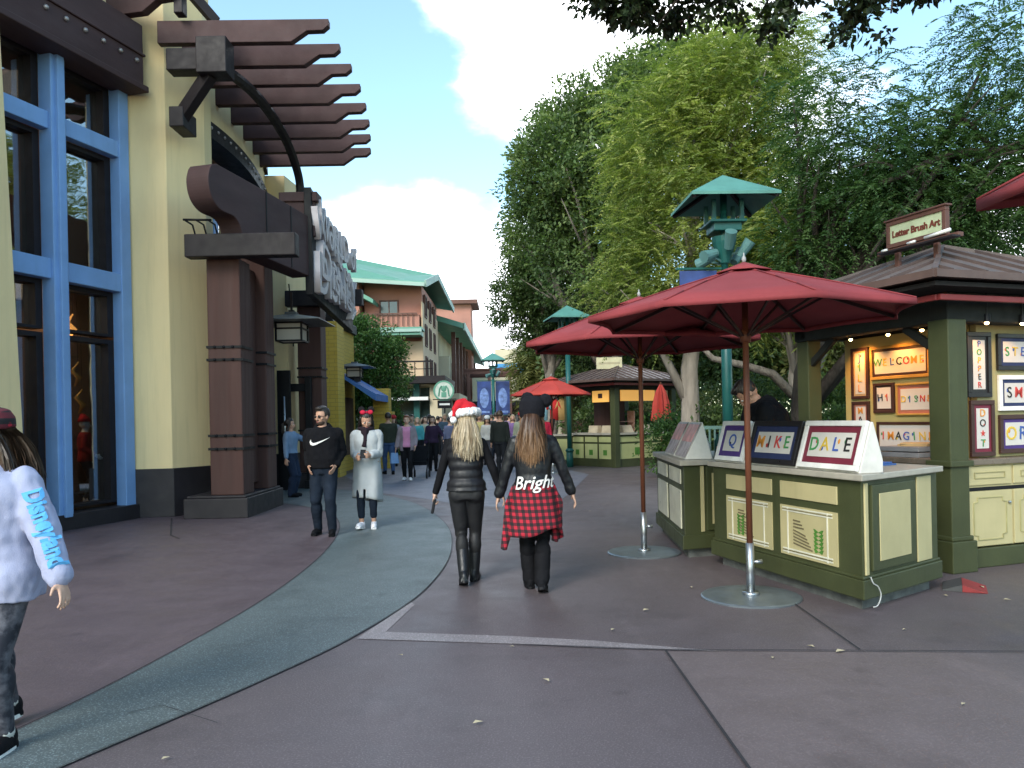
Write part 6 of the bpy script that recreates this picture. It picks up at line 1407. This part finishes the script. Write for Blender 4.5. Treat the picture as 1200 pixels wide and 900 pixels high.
for i, (px, py, H, nm, ci, fem) in enumerate(rows):
    c = [x*random.uniform(.8, 1.2) for x in CC_[ci]]
    person(px, py, ['distant walker in a %s near the street centre', 'small far figure in a %s among the crowd'][i % 2] % nm + ', %s' % ['by the bushy tree', 'left of the cafe', 'under the round sign', 'below the trellis', 'beside the blonde woman', 'between the two women', 'under the blue banners', 'near the far shops', 'close to the red umbrella', 'behind the santa hat', 'beside the clothes stall', 'under the cafe canopy', 'in front of the far canopy'][i], random.choice((0, 180, 160, 25, 205, -30, 95)),
           lambda t: crowd(t, H, fem, cm_(c), random.choice((BLK, DENIM, cm_((.05, .05, .06)))), random.choice((HB, HBR, HBL, HB)), random.uniform(.05, .22), random.choice((None, ((-.24, .22, 1.0), (.26, .0, .82)), ((-.28, .0, .84), (.16, .30, 1.12)), ((-.2, .28, 1.05), (.2, .28, 1.05)))), random.choice((SKIN, SKINL, SKIND)), 'long' if fem else 'short', .026), group='distant walkers in the street')
def extra(t, H, fem, c, leg, hair, bag, hat):
    f = crowd(t, H, fem, cm_(c), leg, hair, random.uniform(.10, .24), random.choice((None, ((-.24, .24, 1.0), (.27, -.05, .82)), ((-.29, -.06, .83), (.15, .30, 1.15)))), random.choice((SKIN, SKINL, SKIND)), 'long' if fem else 'short', .026); K = f.k
    if bag: q = MB(); q.rings([(0, -.20*K, z*K, rx*K, .09*K, .7) for z, rx in ((1.0, .11), (1.08, .145), (1.3, .14), (1.38, .09))], 14); q.build('backpack', cm_(bag), t, True)
    if hat: q = MB(); q.rings([(0, -.012*K, 1.63*K, .10*K, .115*K), (0, -.012*K, 1.70*K, .10*K, .11*K), (0, -.012*K, 1.75*K, .05*K, .06*K)], 14, M=f.Mh); q.build('hat', cm_(hat), t, True)
for px, py, H, fem, fc, c, leg, hair, bag, hat, lb in (
    (462, 546, 1.68, True, 185, (.30, .30, .33), DENIM, HBR, None, (.42, .03, .04), 'far walker in grey top and red hat left of the woman in pink'),
    (484, 541, 1.73, False, 175, (.40, .36, .30), DENIM, HB, (.10, .02, .02), None, 'far man in sand coloured shirt with backpack, right of the woman in pink'),
    (496, 536, 1.62, True, 170, (.50, .50, .52), BLK, HBL, None, None, 'far fair haired woman in white top near the pushchair'),
    (504, 539, 1.74, False, 5, (.10, .12, .20), BLK, HB, (.05, .06, .10), None, 'far man in slate blue jacket with a backpack walking away by the blade sign'),
    (517, 532, 1.66, True, 190, (.42, .10, .16), DENIM, HB, None, None, 'far woman in raspberry top beneath the round sign'),
    (528, 541, 1.58, False, 20, (.08, .25, .12), DENIM, HBR, None, (.05, .05, .06), 'shorter walker in green top and dark cap left of the santa hat'),
    (563, 541, 1.72, False, 178, (.46, .40, .16), BLK, HB, None, None, 'far man in mustard shirt between the two women'),
    (572, 545, 1.60, True, 182, (.52, .50, .46), cm_((.05, .05, .06)), HBR, None, (.70, .70, .70), 'far woman in cream top and white hat between the two women'),
    (582, 538, 1.76, False, 10, (.05, .05, .055), DENIM, HB, (.30, .05, .04), None, 'far man in black shirt with a red backpack walking away below the banners'),
    (602, 541, 1.65, True, 176, (.20, .12, .28), BLK, HBL, None, None, 'far fair haired woman in violet top left of the black eared hat'),
    (612, 545, 1.70, False, 188, (.28, .30, .22), DENIM, HB, None, (.42, .03, .04), 'far man in sage shirt and red hat beside the black eared hat')):
    person(px, py, lb, fc, lambda t: extra(t, H, fem, c, leg, hair, bag, hat), group='distant walkers in the street')
# pushchair left of the woman in purple
t = thing('pushchair', 'black pushchair standing among the walkers beside the woman in turquoise', 'pushchair', G(493, 560))
m = MB(); m.tube([(-.2, -.3, .2), (-.2, .2, .6), (-.2, .45, 1.0), (.2, .45, 1.0), (.2, .2, .6), (.2, -.3, .2)], .018, 8); m.tube([(-.2, .35, .15), (-.2, -.1, .55)], .018, 6); m.tube([(.2, .35, .15), (.2, -.1, .55)], .018, 6); m.build('frame', BLACK, t); m = MB(); m.ext([(-.18, -.2, .35), (-.18, .12, .35), (-.18, .3, .85), (-.18, .2, .85), (-.18, .02, .45), (-.18, -.2, .45)], (.36, 0, 0)); m.build('seat', BLK, t)
for sx in (-.2, .2):
    for y in (-.3, .35): m = MB(); m.tube([(sx-.02, y, .1), (sx+.02, y, .1)], .1, 14); m.build('wheel', BLACK, t)
# ================================================================== TREES AND PLANTS
RNG = np.random.default_rng(11)
def leafmesh(name, pos, dirs, length, width, v, fold=.25):
    n = len(pos); up_ = RNG.normal(size=(n, 3))*.6+np.array([0, 0, .8])
    d = dirs/np.linalg.norm(dirs, axis=1, keepdims=True); s = np.cross(d, up_); s /= np.linalg.norm(s, axis=1, keepdims=True)+1e-9; nn = np.cross(s, d)
    L = (length*RNG.uniform(.7, 1.3, n))[:, None]; Wd = (width*RNG.uniform(.7, 1.3, n))[:, None]
    co = np.empty((n, 4, 3), np.float32); co[:, 0] = pos; co[:, 1] = pos+d*L*.45+s*Wd*.5+nn*Wd*fold; co[:, 2] = pos+d*L; co[:, 3] = pos+d*L*.45-s*Wd*.5+nn*Wd*fold
    me = bpy.data.meshes.new(name); me.vertices.add(n*4); me.vertices.foreach_set('co', co.ravel()); me.loops.add(n*4); me.polygons.add(n)
    me.loops.foreach_set('vertex_index', np.arange(n*4, dtype=np.int32)); me.polygons.foreach_set('loop_start', np.arange(0, n*4, 4, dtype=np.int32))
    me.update(calc_edges=True); at = me.attributes.new('v', 'FLOAT', 'POINT'); at.data.foreach_set('value', np.repeat(np.clip(v, 0, 1), 4).astype(np.float32)); me.validate(); return me
def lobes_points(lobes, n, shell=.55, rng=None):
    """clump centres in the outer part of a set of ellipsoidal boughs"""
    rng = rng or RNG
    w = np.array([l[3]*l[4]*l[5] for l in lobes])**.7; w /= w.sum(); k = rng.choice(len(lobes), n, p=w); d = rng.normal(size=(n, 3)); d /= np.linalg.norm(d, axis=1, keepdims=True)
    r = rng.uniform(shell, 1.0, n)**.8; L = np.array(lobes); return L[k, :3]+d*r[:, None]*L[k, 3:6], d
def broadleaf(clumps, d, per, spread, seed=0):
    n = len(clumps); idx = np.repeat(np.arange(n), per); off = RNG.normal(size=(n*per, 3)); off /= np.linalg.norm(off, axis=1, keepdims=True); off *= (RNG.uniform(.2, 1, n*per)**.5)[:, None]*spread*np.repeat(RNG.uniform(.6, 1.25, n), per)[:, None]
    off[:, 2] *= .75; dirs = off/spread*.6+d[idx]*.5+RNG.normal(size=(n*per, 3))*.5; cv = RNG.uniform(.15, .85, n)
    return clumps[idx]+off, dirs, np.clip(cv[idx]+RNG.normal(0, .14, n*per), 0, 1)
def fronds(clumps, d, per, flen, pin, droop=.5):
    """feathery compound leaves: a stem with paired thin leaflets"""
    n = len(clumps)*per; idx = np.repeat(np.arange(len(clumps)), per); base = clumps[idx]+RNG.normal(size=(n, 3))*.22*flen*2
    fd = d[idx]*.7+RNG.normal(size=(n, 3))*.6; fd[:, 2] *= .55; fd[:, 2] -= .05; fd /= np.linalg.norm(fd, axis=1, keepdims=True); sd = np.cross(fd, np.array([0, 0, 1.0])+RNG.normal(size=(n, 3))*.3); sd /= np.linalg.norm(sd, axis=1, keepdims=True)+1e-9
    ln = flen*RNG.uniform(.6, 1.25, n); P_, D_, V_ = [], [], []; cv = np.clip(RNG.uniform(.1, .9, len(clumps))[idx]+RNG.normal(0, .1, n), 0, 1)
    for k in range(pin):
        t = (k//2+.6)/(pin/2+.4); sg = 1 if k % 2 else -1
        p = base+fd*(ln*t)[:, None]; p[:, 2] -= droop*ln*t*t; dd = sd*sg+fd*.75; dd[:, 2] -= droop*.7*t+.1; P_.append(p); D_.append(dd); V_.append(cv+RNG.normal(0, .05, n))
    return np.concatenate(P_), np.concatenate(D_), np.concatenate(V_)
def limbs(mb, base, top, r0, ends, rnd, n=9, split=.5, wob=.15):
    base, top = Vector(base), Vector(top); pts = []; m = 7
    for i in range(m+1):
        t = i/m; w = math.sin(t*PI)*wob; pts.append(base.lerp(top, t)+Vector((rnd.uniform(-1, 1)*w, rnd.uniform(-1, 1)*w, 0)))
    rad = [r0*(1.25 if i == 0 else 1-.55*i/m) for i in range(m+1)]; mb.tube(pts, rad, n)
    for e in ends:
        e = Vector(e); k = rnd.randint(int(m*split), m); s = pts[k]; r = rad[k]*.6; mid = s.lerp(e, .45)+Vector((rnd.uniform(-.3, .3), rnd.uniform(-.3, .3), rnd.uniform(-.1, .35)))*min(1.2, (e-s).length*.25)
        mid2 = s.lerp(e, .78)+Vector((rnd.uniform(-.2, .2), rnd.uniform(-.2, .2), rnd.uniform(-.1, .2)))*min(1, (e-s).length*.2)
        mb.tube([s, mid, mid2, e], [r, r*.6, r*.35, r*.12], 6)
        for q in range(2):
            e2 = mid2+Vector((rnd.uniform(-1, 1), rnd.uniform(-1, 1), rnd.uniform(-.3, .8)))*(e-s).length*.28; mb.tube([mid, mid.lerp(e2, .55)+Vector((0, 0, .1)), e2], [r*.38, r*.22, .01], 5)
def tree(name, label, base, top, r0, lobes, nclump, kind, leafm, bark, cat='tree', group=None, per=24, spread=.5, ll=.14, lw=.07, flen=.5, pin=12, shell=.5, nends=22, seed=1, droop=.5, split=.45, wob=.15):
    t = thing(name, label, cat, base, 0, group); rnd = random.Random(seed); b = Vector(base)
    lb = [(l[0]-b.x, l[1]-b.y, l[2]-b.z, l[3], l[4], l[5]) for l in lobes]
    cl, d = lobes_points(lb, nclump, shell)
    pick = rnd.sample(range(nclump), min(nends, nclump)); mb = MB(); limbs(mb, (0, 0, 0), Vector(top)-b, r0, [cl[i]*.97 for i in pick], rnd, split=split, wob=wob); mb.build('trunk', bark, t, True)
    if kind == 'broad': p, dd, v = broadleaf(cl, d, per, spread)
    else: p, dd, v = fronds(cl, d, per, flen, pin, droop)
    link('crown', leafmesh('crown', p, dd, ll, lw, v), leafm, t); return t
def lob(px, py, Y, r, ry=None, rz=None):   # a bough seen at (px,py) at depth Y with pixel radius r
    c = P(px, py, Y); s = Y/F; return (c.x, c.y, c.z, r*s, (ry or r)*s, (rz or r)*s)
LF1 = leafmat('ficus_leaf', (.046, .078, .034), (.125, .19, .07), (.25, .32, .115), .4)
LF2 = leafmat('feathery_leaf', (.12, .165, .05), (.25, .31, .09), (.44, .46, .14), .5)
LF3 = leafmat('dark_feathery_leaf', (.026, .062, .022), (.06, .125, .042), (.13, .21, .07), .45)
LF4 = leafmat('bush_leaf', (.028, .07, .022), (.06, .135, .04), (.12, .20, .06), .35)
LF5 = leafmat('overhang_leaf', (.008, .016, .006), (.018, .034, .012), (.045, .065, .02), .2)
LF6 = leafmat('greygreen_leaf', (.03, .055, .02), (.065, .11, .035), (.13, .18, .055), .3)
LF7 = leafmat('olive_leaf', (.06, .08, .03), (.13, .15, .05), (.24, .24, .08), .4)
LF8 = leafmat('fresh_leaf', (.06, .16, .02), (.13, .28, .04), (.22, .38, .07), .4)
g0 = lambda px, Y: Vector(((px-600)*Y/F, Y, 0))
# big dark ficus
tree('ficus_tree', 'tall dark ficus with a dense domed crown, left one of the big trees', g0(715, 28), (P(715, 330, 28)), .38,
     [lob(690, 200, 28, 92, 90, 95), (lob(735, 140, 28, 72)), lob(650, 215, 27, 62), lob(640, 265, 28, 50), lob(700, 290, 27.5, 85), lob(780, 110, 28.5, 75), lob(840, 100, 28.5, 70), lob(660, 135, 28, 42), lob(760, 240, 27, 80)],
     1050, 'broad', LF1, BARK, per=85, spread=.58, ll=.16, lw=.085, shell=.35, nends=30, seed=2)
# lower, farther pale conifer-like tree
tree('ficus_tree', 'shorter grey green tree with upright foliage at the left end of the tree line', g0(645, 34), P(645, 370, 34), .3,
     [lob(640, 330, 34, 55, 60, 62), lob(612, 355, 34, 40, 40, 45), lob(680, 345, 34, 58), lob(625, 300, 34, 34, 34, 45), lob(700, 390, 34, 48), lob(640, 388, 34, 40, 40, 28)],
     620, 'broad', LF6, BARK, per=80, spread=.5, ll=.17, lw=.07, shell=.4, seed=3)
# light feathery tree, centre
tree('feathery_tree', 'tall light yellow green feathery tree with a pale trunk, centre right', g0(808, 17.5), P(812, 250, 17.5), .24,
     [lob(790, 170, 17.5, 85), lob(860, 105, 17, 80), lob(905, 60, 17, 50), lob(830, 240, 17, 75), lob(752, 275, 17.5, 40), lob(900, 200, 17, 75), lob(765, 335, 17.5, 40), lob(790, 330, 17, 46), lob(745, 205, 18, 34), lob(880, 300, 17.5, 60), lob(800, 85, 18, 36), lob(725, 350, 18, 22)],
     520, 'frond', LF2, BARKW, droop=.28, per=14, flen=.62, pin=24, ll=.085, lw=.030, shell=.3, nends=11, seed=4, wob=.08, split=.3)
# dark feathery tree, right
tree('feathery_tree', 'dark green drooping feathery tree spreading over the brown roofed kiosk', Vector((5.3, 14.5, 0)), P(985, 230, 14), .26,
     [lob(1000, 170, 13.5, 85), lob(1075, 165, 13, 58), lob(1150, 200, 13, 85), lob(980, 265, 14, 62), lob(1180, 90, 12.5, 70), lob(1060, 215, 13, 80), lob(950, 110, 14, 40), lob(1120, 270, 13.5, 50), lob(930, 300, 14, 42), lob(1230, 200, 12.5, 90), lob(1175, 40, 12.8, 40)],
     430, 'frond', LF3, BARKD, per=11, flen=.55, pin=24, ll=.075, lw=.025, shell=.25, nends=26, seed=5, droop=.45, wob=.35, split=.3)
# overhanging dark branches at the top, trunk outside the frame on the right
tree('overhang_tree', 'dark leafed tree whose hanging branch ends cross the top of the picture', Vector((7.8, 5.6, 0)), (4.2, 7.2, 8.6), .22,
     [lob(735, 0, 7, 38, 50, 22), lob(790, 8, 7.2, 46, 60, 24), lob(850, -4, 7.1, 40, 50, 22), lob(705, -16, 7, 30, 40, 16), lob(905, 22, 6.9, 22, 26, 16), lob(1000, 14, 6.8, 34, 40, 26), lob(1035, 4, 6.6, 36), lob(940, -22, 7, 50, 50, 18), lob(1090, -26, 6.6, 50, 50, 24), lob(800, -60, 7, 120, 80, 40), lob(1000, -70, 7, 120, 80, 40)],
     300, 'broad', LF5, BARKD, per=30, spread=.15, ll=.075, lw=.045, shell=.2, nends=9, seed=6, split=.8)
# bushy tree on the left by the brick shop
tree('bushy_tree', 'rounded bushy green tree between the brick shop and the cafe', g0(430, 29), P(430, 440, 29), .12,
     [lob(428, 408, 29, 36, 36, 36), lob(438, 450, 29, 42, 38, 36), lob(408, 440, 29, 32), lob(452, 418, 29, 26), lob(414, 390, 29, 24), lob(434, 485, 29, 40, 38, 22), lob(402, 470, 29, 24)],
     520, 'broad', LF4, BARK, per=55, spread=.36, ll=.12, lw=.06, shell=.4, nends=14, seed=7)
# second trunked trees behind the kiosk
for i, (px, Y, lean, lb, nm) in enumerate(((968, 15.8, -1.0, 'mottled slanting trunked tree behind the counter, its low limb reaching left', 0), (1105, 19, -.6, 'grey twin branched tree seen under the kiosk roof at the right', 1))):
    b = g0(px, Y); tp = b+Vector((lean*.6, .3, 3.9))
    tree('garden_tree', lb, b, tp, .2 if i == 0 else .16, [lob(px-40, 300, Y, 70), lob(px+40, 280, Y+1, 70), lob(px-10, 335, Y, 60), lob(px-90, 345, Y+1, 38)], 230, 'frond', LF3 if i else LF2, BARKW if i == 0 else BARK, per=8, flen=.5, pin=12, ll=.19, lw=.045, seed=8+i, nends=14, wob=.25)
mb = MB(); mb.tube([g0(962, 15.8)+Vector((-.18, .1, 1.55)), P(905, 438, 15.7), P(872, 428, 15.6), P(835, 420, 15.5), P(812, 396, 15.5)], [.10, .085, .075, .06, .03], 8)
lt = [o for o in COL.objects if o.get('label', '').startswith('mottled slanting')][0]; o = mb.build('low_limb', BARK, lt, True); o.matrix_parent_inverse = T(*lt.location).inverted()
# olive palm-like tree far off
tree('olive_tree', 'pale olive feathery tree far behind the small red umbrella', g0(640, 48), P(640, 440, 48), .2, [lob(632, 425, 48, 24), lob(655, 430, 48, 26), lob(640, 445, 48, 22), lob(672, 440, 48, 22)], 170, 'frond', LF7, BARK, per=8, flen=1.1, pin=12, ll=.5, lw=.08, seed=12)
# garden hedges and shrubs behind the counters
for i, (px, Y, w, h, dp, m_, lb) in enumerate(((845, 17.5, 1.1, 1.75, .9, LF6, 'rounded grey green shrub left of the seller'), (795, 20, 1.2, 1.7, 1, LF4, 'dark shrub beside the pale trunk'), (905, 19, 1.2, 1.75, 1, LF6, 'shrub behind the seller'), (985, 18.2, 1.3, 1.7, 1, LF1, 'clipped dark hedge under the slanting tree'), (1060, 18.4, 1.6, 1.8, 1, LF6, 'wide hedge at the back of the kiosk'), (1015, 13.2, .5, 1.35, .5, LF8, 'bright fresh green shrub just left of the picture wall'), (955, 13.6, .45, 1.2, .45, LF8, 'bright green shrub at the foot of the slanting tree'), (1160, 18, 1.6, 1.9, 1, LF4, 'shrub at the right behind the kiosk'), (745, 27, 1.2, 1.6, 1, LF4, 'dark shrub behind the folded umbrella'), (720, 33, 2.6, 2.2, 1.4, LF6, 'wide shrub behind the distant kiosk'), (812, 31, 2.4, 2.4, 1.4, LF7, 'olive shrub far behind the pale trunk'), (880, 24, 3.0, 2.9, 1.2, LF6, 'long tall hedge across the back of the garden, left part'), (1000, 25, 3.0, 2.8, 1.2, LF1, 'long tall dark hedge across the back of the garden, middle part'), (1130, 24, 3.0, 2.9, 1.2, LF6, 'long tall hedge across the back of the garden, right part'), (475, 36, .9, 1.3, .8, LF4, 'small shrub in front of the cafe'), (520, 44, .7, 1.2, .6, LF4, 'potted looking shrub by the cafe corner'))):
    b = g0(px, Y); lo = [(b.x+dx*w*.5, b.y+dy, h*.52+dz, w*.62, dp*.7, h*.5) for dx, dy, dz in ((-.7, 0, -.05), (.7, .1, -.05), (0, 0, .05), (0, -.2, -.12))]
    tree('shrub', lb, b, b+Vector((0, 0, h*.6)), .05, lo, int(150+60*w), 'broad', m_, BARKD, 'shrub', 'garden shrubs behind the stalls', per=26, spread=.22*(1+.1*w), ll=.10 if Y < 25 else .16, lw=.05 if Y < 25 else .08, shell=.35, nends=8, seed=20+i)
# background trees that close the view between the trunks
for i, (px, Y, r, m_, lb) in enumerate(((780, 40, 62, LF7, 'far olive tree left of the teal lamp post'), (880, 36, 62, LF6, 'far grey green tree behind the seller'), (990, 34, 70, LF7, 'far pale tree behind the slanting trunk'), (1100, 36, 78, LF1, 'far dark tree behind the kiosk core'), (1230, 30, 80, LF6, 'far tree at the right edge behind the kiosk'), (700, 44, 50, LF1, 'far dark tree behind the distant kiosk sign'))):
    tree('background_tree', lb, g0(px, Y), P(px, 400, Y), .25, [lob(px, 400, Y, r, r*.7, r*.7), lob(px-r*.5, 425, Y, r*.6), lob(px+r*.5, 420, Y, r*.6), lob(px, 360, Y, r*.6), lob(px+r*.2, 450, Y, r*.6, r*.5, r*.4)], 330, 'broad', m_, BARK, per=45, spread=.85, ll=.32, lw=.15, shell=.2, seed=40+i, group='background trees beyond the garden')

# heavy curved boughs of the right feathery tree, showing below its foliage
tr_ = [o for o in COL.objects if o.get('label', '').startswith('dark green drooping')][0]
mb = MB()
for pts, r in (([(1215, 168), (1165, 178), (1110, 182), (1060, 205), (1030, 215)], .10), ([(1110, 182), (1075, 230), (1045, 262), (1020, 300)], .06), ([(1060, 205), (1030, 190), (1000, 196)], .045), ([(1165, 178), (1130, 140), (1090, 128)], .05)):
    pp = spline([P(x, y, 12.6) for x, y in pts], 5); mb.tube(pp, [r*(1-.65*i/(len(pp)-1)) for i in range(len(pp))], 7)
o = mb.build('bough', BARKD, tr_, True); o.matrix_parent_inverse = T(*tr_.location).inverted()
